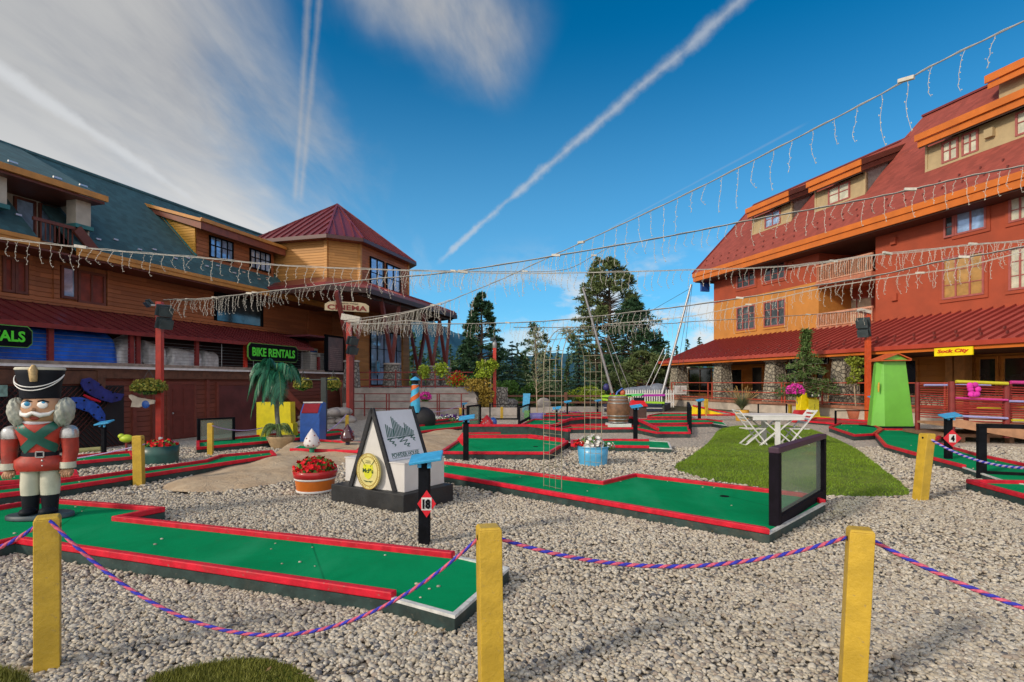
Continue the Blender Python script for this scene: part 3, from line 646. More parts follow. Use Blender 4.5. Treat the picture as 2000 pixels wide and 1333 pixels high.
# bike rental stand sign above the counter, freezer cabinets
for nm, lb, a, b, z0, z1, m in (('freezer', 'white freezer cabinet behind the red post on the lodge deck', 607, 637, DK, 3.05, whitep),):
    for k, (aa, bb) in enumerate(((607, 619), (624, 637))):
        o = thing('cabinet', ('white cabinet left of the last red deck post', 'white cabinet right of the last red deck post')[k], 'cabinet', L(18, LP(aa, 690, 17.6)[0], DK))
        ta, tb = LP(aa, 690, 17.6)[0], LP(bb, 690, 17.6)[0]
        mb = MB(); slab(mb, L, 17.6, 18.2, ta, tb, DK, 3.0); mb.build('body', whitep, o, bevel=.02)
        mb = MB(); slab(mb, L, 17.57, 17.6, ta+.05, tb-.05, 2.88, 2.93); mb.build('grip', greymetal, o)
bn = thing('shop_banner', 'scalloped white and blue banner hanging under the deck ceiling', 'banner', L(17.8, 24, 3.3))
for a, b, z in ((553, 567, 3.38), (574, 600, 3.33), (603, 620, 3.22)):
    ta, tb = LP(a, 670, 17.8)[0], LP(b, 670, 17.8)[0]; mb = MB(); slab(mb, L, 17.78, 17.81, ta, tb, z-.28, z); mb.build('banner_panel', mat('banner_white', (.62, .6, .52), .6, .2, 9), bn)
    mb = MB(); slab(mb, L, 17.765, 17.779, ta+.08, tb-.08, z-.19, z-.1); mb.build('banner_print', dblue, bn)
# ---------------------------------------------------------------- covers, tarp and bikes on the deck
def sheet(name, pts, Nn, th, m, lab, cat, wav=.05, grp=None):
    """bulging cover: outline in photo measurements on a facade plane, given real depth"""
    P_ = [LP(a, b, Nn) for a, b in pts]; t0, t1 = min(p[0] for p in P_), max(p[0] for p in P_)
    top = sorted([p for p in P_[:len(P_)//2+1]]); nt_, nz_ = 40, 12; V = []; Fc = []
    zb = DK+.02
    for i in range(nt_+1):
        t = t0+(t1-t0)*i/nt_; zt = np.interp(t, [p[0] for p in top], [p[1] for p in top])
        for j in range(nz_+1):
            a = math.pi*j/nz_; ee = math.sin(min(1, min(i, nt_-i)/3)*math.pi/2)
            n = Nn-math.cos(a)*th*.5*(.6+.4*ee); z = zb+(zt-zb)*math.sin(a)**.4*(.35+.65*ee)
            wv = wav*(math.sin(t*5+j*.9)+.6*math.sin(t*13+j*2.3+i))*math.sin(a)
            V.append(L(n+wv, t+wv*.5, z-abs(wv)*.4))
    k = nz_+1; Fc = [(i*k+j, i*k+j+1, (i+1)*k+j+1, (i+1)*k+j) for i in range(nt_) for j in range(nz_)]
    mb = MB(); mb.add(V, Fc, 0, True); o = mb.build(name, m); return tag(o, lab, cat, grp)
tarpm = mat('blue_tarp', (.008, .15, .85), .5, .25, 2.2, .35, 6)
sheet('tarp', [(-70, 636), (0, 632), (60, 637), (96, 640), (110, 642), (150, 644), (190, 647), (207, 655), (215, 690)], 17.7, 1.0, tarpm, 'bright blue tarpaulin covering goods behind the deck railing', 'tarpaulin', .05)
cov = mat('silver_grey_cover', (.62, .64, .67), .45, .3, 3, .3, 8)
sheet('bike_cover', [(213, 690), (228, 660), (240, 654), (252, 656), (262, 690)], 17.7, .8, cov, 'silver grey cover over bikes next to the blue tarpaulin', 'cover', .06)
sheet('bike_cover', [(272, 690), (276, 664), (300, 672), (310, 690)], 17.7, .8, cov, 'low silver cover left of the tall red floodlight pole', 'cover', .05)
sheet('bike_cover', [(320, 700), (327, 678), (360, 682), (380, 688), (384, 704)], 17.7, .7, cov, 'pale bike cover right of the tall red floodlight pole', 'cover', .05)
sheet('bike_cover', [(388, 704), (393, 684), (405, 687), (412, 695), (417, 708)], 17.7, .6, cov, 'last small grey cover before the bike rentals sign', 'cover', .05)
# ---------------------------------------------------------------- BIKE RENTALS signs
def rental_sign(pxc, pyc, wpx, hpx, N, lab):
    tc_, zc = LP(pxc, pyc, N); ta, _ = LP(pxc-wpx/2, pyc, N); tb, _ = LP(pxc+wpx/2, pyc, N); w = (tb-ta); Yc = L(N, tc_, 0).y; h = hpx/F*Yc
    o = thing('rental_sign', lab, 'sign', L(N, tc_, zc-h/2)); c = L(N, (ta+tb)/2, zc); M4 = frame(c, LT, UP)
    def octo(w, h, k, z0, z1, m, nm):
        xy = [(-w/2+k, -h/2), (w/2-k, -h/2), (w/2, -h/2+k), (w/2, h/2-k), (w/2-k, h/2), (-w/2+k, h/2), (-w/2, h/2-k), (-w/2, -h/2+k)]
        mb = MB(); mb.prism(xy, z0, z1); mb.v = [tuple(M4 @ Vector(v)) for v in mb.v]; return mb.build(nm, m, o)
    octo(w, h, h*.2, -.03, .03, flat('sign_green_border', (.12, .36, .06)), 'border'); octo(w-.045, h-.045, h*.19, .031, .04, black, 'board')
    return o, M4, w, h
lt = flat('bright_green_letters', (.09, .75, .04), .4)
o, M4, w, h = rental_sign(532, 690, 97, 33, 16.6, 'black sign reading BIKE RENTALS in green above the palm')
text('BIKE RENTALS', w*.86, M4 @ Matrix.Translation((0, 0, .045)), lt, o, height=h*.5, bold=.03)
o, M4, w, h = rental_sign(-66, 651, 256, 46, 16.6, 'black rental sign with green letters hung over the blue tarpaulin')
text('BIKE RENTALS', w*.86, M4 @ Matrix.Translation((0, 0, .045)), lt, o, height=h*.5, bold=.03)

# ================================================================ cinema tower with porch
cin = thing('cinema_tower', 'cinema building with maroon pyramid tower, porch canopy and tall windows', 'building', L(17.5, 27, 1.2))
def octring(nf, nb, ta, tb, c): return [(nf, ta+c), (nf, tb-c), (nf+c, tb), (nb-c, tb), (nb, tb-c), (nb, ta+c), (nb-c, ta), (nf+c, ta)]
O1 = octring(14.85, 20.75, 23.54, 30.94, 1.12)
mb = MB(); xy = [L(n, t, 0) for n, t in O1]; mb.prism([(p.x, p.y) for p in xy], 5.72, 8.45); mb.build('tower_wall', sid_tow, cin)
mb = MB()
for i in range(8):
    p = L(*O1[i], 0); mb.box((p.x, p.y, 7.1), (.16, .16, 2.6), rz=-.28)
mb.build('corner_board', sid_tow, cin)
mb = MB(); O2 = octring(14.45, 21.1, 23.1, 31.3, 1.2); ap = L(17.8, 27.24, 11.22); ring = [L(n, t, 8.42) for n, t in O2]
mb.add(ring+[ap]+[p-UP*.16 for p in ring], [(i, (i+1) % 8, 8) for i in range(8)]+[(i, i+9, (i+1) % 8+9, (i+1) % 8) for i in range(8)]+[tuple(range(9, 17))])
for i in range(8):
    a, b = ring[i], ring[(i+1) % 8]; mb.bar(a+UP*.02, ap+UP*.03, .1, .06)
    n = int((b-a).length/.42)
    for k in range(1, n):
        f = k/n; s = a.lerp(b, f); 
        # ribs run perpendicular to the eave until they meet a hip
        mid = (a+b)/2; dirn = (ap-mid); lim = 1-abs(2*f-1) if (b-a).length < 2.2 or True else 1
        e = s+dirn*lim; mb.bar(s+UP*.03, e+UP*.03, .035, .07)
tr_ = mb.build('tower_roof', roofmd, cin)
mb = MB()
for i in range(8):
    a, b = ring[i], ring[(i+1) % 8]; mb.bar(a-UP*.08, b-UP*.08, .06, .17)
mb.build('gutter', mat('dark_maroon_gutter', (.07, .018, .02), .4), tr_)
for a, b in ((720, 747), (752, 779)):
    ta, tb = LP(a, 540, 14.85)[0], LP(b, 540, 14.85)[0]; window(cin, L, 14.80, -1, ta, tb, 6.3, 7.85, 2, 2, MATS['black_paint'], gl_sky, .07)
for i, e in enumerate(((703, 796),)):
    pass
# redder sheet on the right hand face, its shade put into colour
mb = MB(); slab(mb, L, 14.80, 14.85, 24.7, 29.8, 6.3, 8.3); mb.build('shade_cladding', sid_cin, cin)
# porch canopy
O3 = [(13.2, 22.6), (13.2, 33.3), (14.6, 34.2), (20, 34.6), (20, 21.9), (16.2, 21.7), (14.5, 21.3)]
O4 = [(14.9, 24.7), (14.9, 31.5), (15.8, 31.5), (17, 31.5), (17, 23.5), (16.4, 23.5), (16, 23.5)]
mb = MB(); low = [L(n, t, 5.84) for n, t in O3]; hi = [L(n, t, 6.5) for n, t in O4]; k = 7
mb.add(low+hi+[p-UP*.14 for p in low], [(i, (i+1) % k, k+(i+1) % k, k+i) for i in range(k)]+[(i, 2*k+i, 2*k+(i+1) % k, (i+1) % k) for i in range(k)]+[tuple(range(2*k, 3*k))])
for t in np.arange(22.8, 33.2, .45): mb.bar(L(13.25, t, 5.88), L(14.75, min(max(t, 24.8), 31.4), 6.47), .03, .05)
cp = mb.build('canopy_roof', roofmd, cin)
mb = MB()
for i in range(k): a, b = low[i], low[(i+1) % k]; mb.bar(a-UP*.25, b-UP*.25, .08, .22)
for t in np.arange(23.2, 33.2, .9): mb.bar(L(13.3, t, 5.66), L(14.8, t, 5.74), .1, .12)
mb.bar(L(13.6, 22.6, 5.5), L(13.6, 33.4, 5.5), .16, .24)
mb.build('rafter', mat('dark_beam', (.045, .02, .018), .5), cp)
mb = MB(); slab(mb, L, 17.2, 22, 28.4, 34.8, 1.2, 5.7); mb.build('lower_wall', sid_cin, cin)
mb = MB(); [slab(mb, L, 17.05, 17.2, LP(b_, 700, 17.1)[0] if 0 else LP(a_, 700, 17.1)[0], LP(b_, 700, 17.1)[0], 1.2, 5.7) for a_, b_ in ((694, 719), (786, 798))]; mb.build('column', sid_tow, cin)
ta, tb = LP(722, 700, 17.2)[0], LP(785, 700, 17.2)[0]
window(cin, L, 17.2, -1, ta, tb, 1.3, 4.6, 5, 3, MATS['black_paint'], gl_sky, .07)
ps = thing('poster_case', 'blue cinema poster in a glass case by the tall windows', 'poster', L(17.0, 29.6, 1.6)); M4 = frame(P(737, 719, L(17.0, 30.0, 0).y), LT, UP)
mb = MB(); mb.prism([(-.2, -.42), (.2, -.42), (.2, .42), (-.2, .42)], 0, .06); mb.v = [tuple(M4 @ Vector(v)) for v in mb.v]; mb.build('case', greymetal, ps)
mb = MB(); mb.prism([(-.17, -.38), (.17, -.38), (.17, .38), (-.17, .38)], .061, .066); mb.v = [tuple(M4 @ Vector(v)) for v in mb.v]; mb.build('poster', mat('poster_blue', (.10, .34, .55), .3, .5, 5), ps)
# stone piers with V struts
struts = mat('strut_red', (.17, .035, .032), .45, .2, 4)
def pier(pos, h, r, lab, arms, m=struts, grp=None):
    o = thing('stone_pier', lab, 'pier', pos, grp); z = pos.z
    mb = MB(); mb.lathe([(r*1.15, z), (r*1.05, z+h*.5), (r*.92, z+h)], (pos.x, pos.y, 0), 14); mb.build('stone_base', stone, o)
    mb = MB(); mb.lathe([(r*1.05, z+h), (r*1.05, z+h+.07), (r*.9, z+h+.09)], (pos.x, pos.y, 0), 14); mb.build('cap', concrete, o)
    for a in arms: mb = MB(); mb.bar(Vector((pos.x, pos.y, z+h+.08)), a, .17, .17); mb.build('strut', m, o)
def arm(px, N, z=5.55): return L(N, LP(px, 600, N)[0], z)
tz = 1.24
for px, N, hh, r, lab, tops in ((687, 13.9, 1.15, .34, 'stone pier beside the red floodlight pole at the terrace corner', ((657, 13.6, 5.3), (706, 13.6, 4.3))),
                           (766, 13.9, 1.15, .43, 'broad stone pier in front of the cinema windows', ((744, 13.6, 5.55), (780, 13.6, 5.55))),
                           (817, 16.2, .95, .4, 'stone pier behind the others at the back of the porch', ((797, 16, 5.5), (833, 16, 5.5))),
                           (845, 13.9, 1.15, .37, 'stone pier with lime vines at its foot', ((824, 13.6, 5.55), (860, 13.6, 5.55))),
                           (871, 13.9, 1.1, .33, 'last stone pier at the right end of the porch', ((857, 13.7, 5.5), (878, 13.7, 5.5)))):
    t = LP(px, 740, N)[0]; p = L(N, t, tz); pier(p, hh, r, lab, [arm(a, n, z) for a, n, z in tops], struts)
# cinema sign
sg = thing('cinema_sign', 'shaped cream board reading CINEMA under the porch canopy', 'sign', P(678, 600, 24.6)); M4 = frame(P(678, 599.5, 24.3), Vector((1, .45, 0)), UP)
mb = MB(); w, h = 1.82, .40
xy = [(-w/2, -h/2), (w/2, -h/2), (w/2, h*.18), (w*.42, h*.42), (w*.3, h*.5), (-w*.3, h*.5), (-w*.42, h*.42), (-w/2, h*.18)]
mb.prism(xy, -.05, .05); mb.v = [tuple(M4 @ Vector(v)) for v in mb.v]; mb.build('board', mat('cream_board', (.55, .46, .30), .6, .1, 5), sg)
text('CINEMA', w*.9, M4 @ Matrix.Translation((0, -.05, .055)), flat('sign_red', (.22, .015, .01)), sg, height=.22, bold=.03)
text('Heavenly Village', w*.5, M4 @ Matrix.Translation((0, .13, .055)), flat('sign_brown', (.08, .03, .015)), sg, height=.07, bold=.01)
# terrace and steps
ter = thing('stone_terrace', 'grey concrete terrace with broad steps below the cinema porch', 'terrace', (-5, 27, 0))
def X_(px, Y): return (px-CX)/F*Y
mb = MB(); mb.hexa([(X_(683, 27.5), 27.5, -.3), (-1.0, 27.5, -.3), (.2, 45, -.3), (-16, 45, -.3)], [(X_(683, 27.5), 27.5, 1.22), (-1.95, 27.5, 1.22), (-.4, 45, 1.22), (-16, 45, 1.22)]); mb.build('terrace_wall', concrete, ter)
for k in range(4):
    Yf = 27.5-.55*(k+1); mb = MB(); z = 1.22-.44-.245*k*1.02
    mb.hexa([(X_(683, 27.5), Yf, -.3), (-1.55, Yf, -.3), (-1.55, 27.49-.55*k, -.3), (X_(683, 27.5), 27.49-.55*k, -.3)], [(X_(683, 27.5), Yf, z), (-1.7, Yf, z), (-1.7, 27.49-.55*k, z), (X_(683, 27.5), 27.49-.55*k, z)]); mb.build('step', concrete, ter)
mb = MB(); mb.lathe([(2.0, -.2), (1.9, .5), (1.75, .6)], (-1.6, 30.5, 0), 20); mb.box((-1.3, 28.6, .5), (1.9, 1.2, 1.5), rz=.3); mb.build('stone_wall', stone, ter)
tr1 = thing('terrace_railing', 'dark red pipe railing along the top edge of the terrace', 'railing', (-5, 27.6, 1.22))
for px in (684, 722, 773, 823, 850, 892): x = X_(px, 27.7); MB().box((x, 27.7, 1.66), (.06, .06, .88)).build('post', darkred, tr1)
for z in (1.98, 1.62, 1.3): MB().tube([(X_(683, 27.7), 27.7, z), (-1.9, 27.7, z)], .028, 6).build('rail', darkred, tr1)
tr2 = thing('stair_railing', 'dark red pipe railing standing in front of the terrace steps', 'railing', (-5, 25.0, 0))
for px in (712, 755, 760, 854, 858, 901): x = X_(px, 25.1); MB().box((x, 25.1, .5), (.05, .05, 1.0)).build('post', darkred, tr2)
for z in (.99, .66, .34): MB().tube([(X_(683, 25.1), 25.1, z), (X_(915, 25.1), 25.1, z)], .022, 6).build('rail', darkred, tr2)
rk = thing('rock_wall', 'low wall of rough grey rocks between the lodge and the steps', 'rock wall', L(15.5, 23, -.4))
for k in range(34):
    px = 590+random.random()*92; Y = 21+random.random()*3.0; p = Vector((X_(px, Y), Y, 0)); p.z = hgt(p.x, p.y); r = random.uniform(.15, .32)
    mb = MB(); mb.ball(p+UP*(r*.4+random.choice((0, 0, .3))), (r*1.5, r, r*.65), 8, rz=random.random()*3); mb.build('rock', concrete, rk)
# ================================================================ right hotel
hot = thing('village_hotel', 'four storey red stucco hotel with red metal awning and dormers', 'building', Rr(24, 22, 0))
S0, S1 = 2.0, 33.5
WM = 24.0
PZ = .52
a1, b1 = RP(1599, 600, WM)[0], RP(1710, 600, WM)[0]        # balcony bay (a1 far, b1 near)
bz = 6.85
mb = MB(); slab(mb, Rr, WM, 40, b1, S1, 0, 0.01) if 0 else None
slab(mb, Rr, WM, 40, S0, b1, 2.9, 9.0); slab(mb, Rr, WM, 40, a1, S1, bz, 9.0); slab(mb, Rr, WM+2.2, 40, b1, a1, 2.9, 9.0); mb.build('stucco_wall', stucco, hot)
mb = MB(); slab(mb, Rr, WM-.004, 40.003, a1, S1+.004, 3.5, bz); mb.build('wood_wall', mat('orange_wall', (.52, .22, .045), .7, .1, 1.2, .2, 40), hot)
# bay slab, dark returns
mb = MB(); slab(mb, Rr, WM-.25, WM+2.2, b1+.01, a1-.01, 6.55, 6.75); slab(mb, Rr, WM-.25, WM+2.2, b1+.01, a1-.01, 4.15, 4.38); mb.build('balcony_floor', mat('salmon_slab', (.45, .17, .10), .6), hot)
def rwin(px0, px1, z0, z1, pane, cols=3, rows=3, M_=WM, frm=None, fw=.075, tr=None, sash=()):
    return window(hot, Rr, M_, -1, RP(px1, 500, M_)[0], RP(px0, 500, M_)[0], z0, z1, cols, rows, frm or mauve, pane, fw, trim=tr, sash=sash)
rwin(1440, 1476, 7.45, 8.65, gl_dark, 3, 3, tr=stucco); rwin(1493, 1535, 7.45, 8.65, gl_dark, 3, 3, tr=stucco)
ow = MATS['orange_wall']
rwin(1440, 1476, 4.78, 6.28, gl_dark, 3, 3, tr=ow, M_=WM-.004); rwin(1493, 1535, 4.78, 6.28, gl_dark, 3, 3, tr=ow, M_=WM-.004)
rwin(1648, 1708, 6.8, 8.2, gl_curt, 2, 1, WM+2.2, darkred); rwin(1645, 1706, 4.4, 6.0, gl_curt, 2, 2, WM+2.2)
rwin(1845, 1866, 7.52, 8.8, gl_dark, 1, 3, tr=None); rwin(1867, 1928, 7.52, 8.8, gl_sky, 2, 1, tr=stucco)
rwin(1842, 1924, 4.95, 6.7, gl_blind, 3, 3, tr=stucco)
rwin(1972, 2040, 7.5, 8.85, gl_curt, 3, 3, tr=stucco); rwin(1972, 2040, 4.95, 6.55, gl_curt, 3, 3, tr=stucco)
for px, py in ((1747, 471), (1749, 581), (1546, 520)):
    s, z = RP(px, py, WM); mb = MB(); slab(mb, Rr, WM-.12, WM, s-.13, s+.13, z-.16, z+.16); mb.build('vent', stucco, hot)
for z0, z1 in ((6.75, 7.65), (4.38, 5.12)):
    mb = MB(); slab(mb, Rr, WM-.2, WM-.1, b1+.02, a1-.02, z1-.09, z1); slab(mb, Rr, WM-.18, WM-.12, b1+.02, a1-.02, z0+.04, z0+.1)
    n = 30
    for i in range(n+1): s = b1+.06+(a1-b1-.12)*i/n; slab(mb, Rr, WM-.17, WM-.13, s-.018, s+.018, z0+.1, z1-.09)
    mb.build('balcony_rail', mat('salmon_rail', (.55, .28, .18), .5), hot)
# main eave: double fascia
mb = MB(); slab(mb, Rr, 22.92, 23.05, S0, 34.3, 8.42, 8.74); slab(mb, Rr, 22.86, 22.95, S0, 34.34, 8.72, 8.98)
slab(mb, Rr, 22.95, 40, 34.25, 34.36, 8.5, 8.95); slab(mb, Rr, 22.95, 26, 34.3, 34.42, 8.72, 8.98); mb.build('fascia', orange, hot)
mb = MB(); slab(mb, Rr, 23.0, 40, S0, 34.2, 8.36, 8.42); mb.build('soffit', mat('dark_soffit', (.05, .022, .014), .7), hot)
SL = 1.22; RM = 27.2; RZ = 8.95+(RM-23)*SL*.96
mb = MB(); roofslab(mb, Rr, (22.9, 8.98), (RM, 13.85), S0, 34.34, S0, 33.4, .15); slab(mb, Rr, RM, 39, S0, 33.3, 13.5, 13.8)
mb.poly([Rr(22.95, 34.3, 8.98), Rr(40, 34.3, 8.98), Rr(39, 33.4, 13.8), Rr(RM, 33.4, 13.8)], .05)
s22 = 22.0; roofslab(mb, Rr, (26.2, 12.75), (28.1, 15.0), S0, s22+.6, S0, s22, .1); slab(mb, Rr, 28.05, 36, S0, s22, 13.8, 14.95); mb.poly([Rr(26.2, s22+.6, 12.75), Rr(36, s22+.6, 13.0), Rr(36, s22, 14.9), Rr(28.1, s22, 15.0)], .05)
rf = mb.build('roof', roofr, hot)
mb = MB(); mb.bar(Rr(28.05, S0, 15.03), Rr(28.05, s22, 15.03), .12, .1); mb.bar(Rr(22.88, 34.36, 9.02), Rr(RM, 33.42, 13.9), .1, .08); mb.bar(Rr(RM-.02, s22, 13.87), Rr(RM-.02, 33.4, 13.87), .1, .08); mb.build('ridge_cap', roofmd, rf)
mb = MB()
for i, s in enumerate(np.arange(S0+1, 34, .8)):
    for k in range(2): m_ = 23.25+.38*k; z = 8.98+(m_-22.9)*1.132; mb.box(Rr(m_, s+.4*k, z+.04), (.08, .05, .09), rz=.28)
mb.build('snow_guard', mat('roof_stop', (.16, .035, .03), .5), rf)
# dormers: (far px, near px of front fascia), window pixels, panels
def dormer(f0, f1, wl_, wr, wins, dm=0, dz=0, lab=None):
    m1 = 24.0+dm; s1, s0 = RP(f0, 400, m1)[0], RP(f1, 400, m1)[0]
    top, mid, bot = 12.37+dz, 12.08+dz, 11.80+dz
    mb = MB(); roofslab(mb, Rr, (m1, top), (27.9+dm, top+1.55), s0, s1, s0, s1, .06); d = mb.build('dormer_roof', roofr, hot)
    mb = MB(); slab(mb, Rr, m1-.05, m1+.03, s0-.02, s1+.02, mid, top-.01); slab(mb, Rr, m1+.05, m1+.12, s0+.05, s1-.05, bot, mid)
    mb.build('fascia', orange, d)
    mb = MB(); a = [Rr(m1, s0-.03, mid), Rr(27.9+dm, s0-.03, mid+1.55), Rr(27.9+dm, s0-.03, top+1.5), Rr(m1, s0-.03, top-.01)]; mb.hexa(a, [p+Vector((-.28, 1, 0))*.04 for p in a])
    a = [Rr(m1+.05, s0+.05, bot), Rr(27.9+dm, s0+.05, bot+1.55), Rr(27.9+dm, s0+.05, mid+1.5), Rr(m1+.05, s0+.05, mid)]; mb.hexa(a, [p+Vector((-.28, 1, 0))*.04 for p in a]); mb.build('rake_board', mat('rake_paint', (.10, .022, .012), .5, .1, 3), d)
    mb = MB(); a = [Rr(m1+.1, s0+.08, bot-.01), Rr(m1+.1, s1-.08, bot-.01), Rr(27.6+dm, s1-.08, bot+1.45), Rr(27.6+dm, s0+.08, bot+1.45)]; mb.hexa([p-UP*.05 for p in a], a); mb.build('soffit', MATS['dark_soffit'], d)
    wm = 24.52+dm; t1, t0 = RP(wl_, 400, wm)[0], RP(wr, 400, wm)[0]
    mb = MB(); slab(mb, Rr, wm, wm+.15, t0, t1, 10.72+dz, 11.85+dz); w = mb.build('dormer_wall', tan, hot)
    mb = MB(); mb.poly([Rr(wm+.02, t0, 10.8+dz), Rr(wm+.02, t0, 12.05+dz), Rr(27.3+dm, t0, 13.1+dz), Rr(27.3+dm, t0, 13.6+dz)], .04); mb.build('dormer_cheek', mat('grey_cheek', (.16, .15, .15), .6), hot)
    mb = MB()
    for s in (t0+.05, t1-.05): slab(mb, Rr, wm-.04, wm, s-.05, s+.05, 10.75+dz, 11.93+dz)
    slab(mb, Rr, wm-.05, wm, t0, t1, 10.76+dz, 10.86+dz); mb.build('panel_trim', tan, w)
    for a, b, p in wins: window(hot, Rr, wm, -1, RP(b, 400, wm)[0], RP(a, 400, wm)[0], 10.86+dz, 11.76+dz, 2, 1, mauve, p, .07, sash=(.55,))
    return w
dormer(1457, 1540, 1470, 1547, [(1495, 1525, gl_sky)])
dormer(1576, 1682, 1592, 1691, [(1619, 1661, gl_curt)])
w3 = dormer(1788, 2110, 1808, 2100, [(1841, 1873, gl_curt), (1880, 1912, gl_curt), (1985, 2040, gl_curt)])
s, z = RP(1946, 262, 24.8); mb = MB(); slab(mb, Rr, 24.34, 24.52, s-.16, s+.16, z-.18, z+.16); mb.build('vent_box', tan, hot)
m1 = 26.5; s1 = RP(1925, 160, m1)[0]; mb = MB(); roofslab(mb, Rr, (m1, 14.75), (29.5, 15.9), S0, s1, S0, s1, .1); d4 = mb.build('dormer_roof', roofr, hot)
mb = MB(); slab(mb, Rr, m1-.05, m1+.03, S0, s1+.02, 14.42, 14.74); slab(mb, Rr, m1+.04, m1+.1, S0, s1-.05, 14.15, 14.42); mb.build('fascia', orange, d4)
mb = MB(); slab(mb, Rr, 27.0, 30, S0, s1-.2, 13, 14.7); mb.build('dormer_wall', tan, hot)
# far end bays of the hotel seen past the corner
mb = MB(); mb.box(Rr(26.5, 34.1, 6.1), (.8, 1.0, 1.2), rz=.28); mb.box(Rr(25.5, 34.0, 4.5), (.7, .8, .5), rz=.28); mb.build('bay', mat('bay_brown', (.25, .07, .025), .6), hot)
mb = MB(); slab(mb, Rr, 23.3, 23.95, 33.9, 34.05, 7.75, 8.35); mb.build('blue_underside', dblue, hot)  # hanging slab put in for the blue underside at the eave corner
# metal awning
AE, AZ, AT, ATZ = 20.2, 2.88, 24.0, 4.36
mb = MB(); roofslab(mb, Rr, (AE, AZ), (AT, ATZ), S0, 34.0, S0, S1, .08)
a = [Rr(AE, 34.0, AZ), Rr(AT, S1, ATZ), Rr(30, S1, ATZ), Rr(30, 36.5, AZ), Rr(21.5, 36.5, AZ)]; mb.poly(a[::-1], .05)
aw = mb.build('awning', roofm, hot); mb = MB(); seams(mb, Rr, (AE, AZ), (AT, ATZ), S0, 34.0, S0, S1, .4, .09); mb.build('standing_seams', mat('red_seam_shadow', (.20, .03, .026), .4, .1), aw)  # seams darker than the roof, rib shadows put into their colour
mb = MB()
for i, s in enumerate(np.arange(S0+1, 33, .8)):
    for k in range(2): m_ = 20.75+.5*k; z = AZ+(m_-AE)*(ATZ-AZ)/(AT-AE); mb.box(Rr(m_, s+.4*k, z+.06), (.09, .05, .1), rz=.28)
mb.pc = []; sg_ = mb.build('snow_guard', MATS['roof_stop'], aw); sg_['kind'] = 'stuff'
mb = MB(); slab(mb, Rr, AE-.12, AE, S0, 34.1, AZ-.14, AZ+.02); mb.build('gutter', mat('red_gutter', (.42, .06, .035), .35, .1, 2, coat=.3), aw)
mb = MB(); slab(mb, Rr, AE-.02, AE+.06, S0, 33.9, AZ-.27, AZ-.14); mb.build('fascia', orange, aw)
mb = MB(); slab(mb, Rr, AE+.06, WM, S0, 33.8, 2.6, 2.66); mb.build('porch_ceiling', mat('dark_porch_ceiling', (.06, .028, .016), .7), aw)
# porch deck
por = thing('hotel_porch', 'raised porch with timber edge and concrete retaining wall under the awning', 'porch', Rr(22, 20, 0))
mb = MB(); slab(mb, Rr, 20.0, 24.5, S0, 33.2, -.2, PZ-.12); mb.build('retaining_wall', concretew, por)
mb = MB(); slab(mb, Rr, 19.95, 24.5, S0, 33.3, PZ-.12, PZ); mb.build('deck_edge', mat('deck_boards', (.30, .13, .08), .7, .3, 4), por)
pr = thing('porch_railing', 'two rail red pipe railing along the hotel porch', 'railing', Rr(20.15, 20, PZ))
for px in (1312, 1318, 1383, 1391, 1527, 1533, 1598, 1606, 1846, 1853):
    s = RP(px, 760, 20.15)[0]; p = Rr(20.15, s, (PZ+1.5)/2); MB().box(p, (.06, .06, 1.5-PZ), rz=.28).build('post', mat('railing_red', (.42, .07, .04), .45, .1, 5), pr)
for z in (1.47, .98, .62): MB().tube([Rr(20.15, 9, z), Rr(20.15, RP(1312, 760, 20.15)[0], z)], .026, 6).build('rail', MATS['railing_red'], pr)
# shopfront wall
shp = mat('shop_glass_dark', (.02, .024, .024), .12, .3, 1.5, coat=.6)
mb = MB(); slab(mb, Rr, WM, 25, S0, 32.5, PZ, 2.62); mb.build('shopfront_wall', shop_wood, hot)
def shop(px0, px1, z0, z1, pane, cols=1, name='window', rows=1): return window(hot, Rr, WM, -1, RP(px1, 740, WM)[0], RP(px0, 740, WM)[0], z0, z1, cols, rows, shop_wood, pane, .1)
shop(1345, 1392, PZ+.1, 2.5, shp, 2); shop(1428, 1452, PZ, 2.4, gl_dark); shop(1468, 1492, PZ+.3, 2.5, shp); shop(1534, 1590, PZ+.9, 2.5, shp, 2)
shop(1594, 1612, PZ+.4, 2.4, shp); shop(1660, 1700, PZ, 2.5, shp, 2); shop(1765, 1795, PZ, 2.55, shp, 1); shop(1890, 1905, PZ+.2, 2.5, shp, 1); shop(1910, 1952, PZ+.05, 2.5, shp, 1); shop(1958, 2010, PZ+.05, 2.5, shp, 1); shop(2014, 2060, PZ+.05, 2.5, shp, 1)
mb = MB()
for a, b in ((1846, 1860), (1863, 1884), (1617, 1627)): slab(mb, Rr, 23.3, 23.7, RP(b, 740, 23.3)[0], RP(a, 740, 23.3)[0], PZ, 2.6)
mb.build('timber_column', mat('honey_timber', (.42, .21, .07), .5, .2, 4), hot)
mb = MB(); slab(mb, Rr, 23.6, 24, S0, 32.4, PZ, PZ+.5); mb.build('stone_plinth', stonet, hot)
def rpier(px, wpx, lab, M_=20.9, top=2.62):
    s = RP(px, 760, M_)[0]; p = Rr(M_, s, PZ); w = wpx/F*p.y; o = thing('stone_column', lab, 'column', p, 'tapered stone columns under the awning')
    mb = MB(); mb.box((p.x, p.y, (PZ+top-.08)/2), (w*1.1, w*1.1, top-.08-PZ), rz=.28, top=.74); mb.build('stone_shaft', stonet, o)
    mb = MB(); mb.box((p.x, p.y, top-.04), (w*.98, w*.98, .09), rz=.28); mb.build('capital', concretew, o)
for px, w, lab in ((1326, 26, 'far stone column behind the small white notice'), (1411, 27, 'stone column between notice and straw grass pot'), (1514, 30, 'stone column right of the straw grass pot'), (1649, 36, 'stone column behind the potted ficus by the red pole')): rpier(px, w, lab)
rpier(1352, 16, 'slim stone column deep under the awning corner', 24.5); 
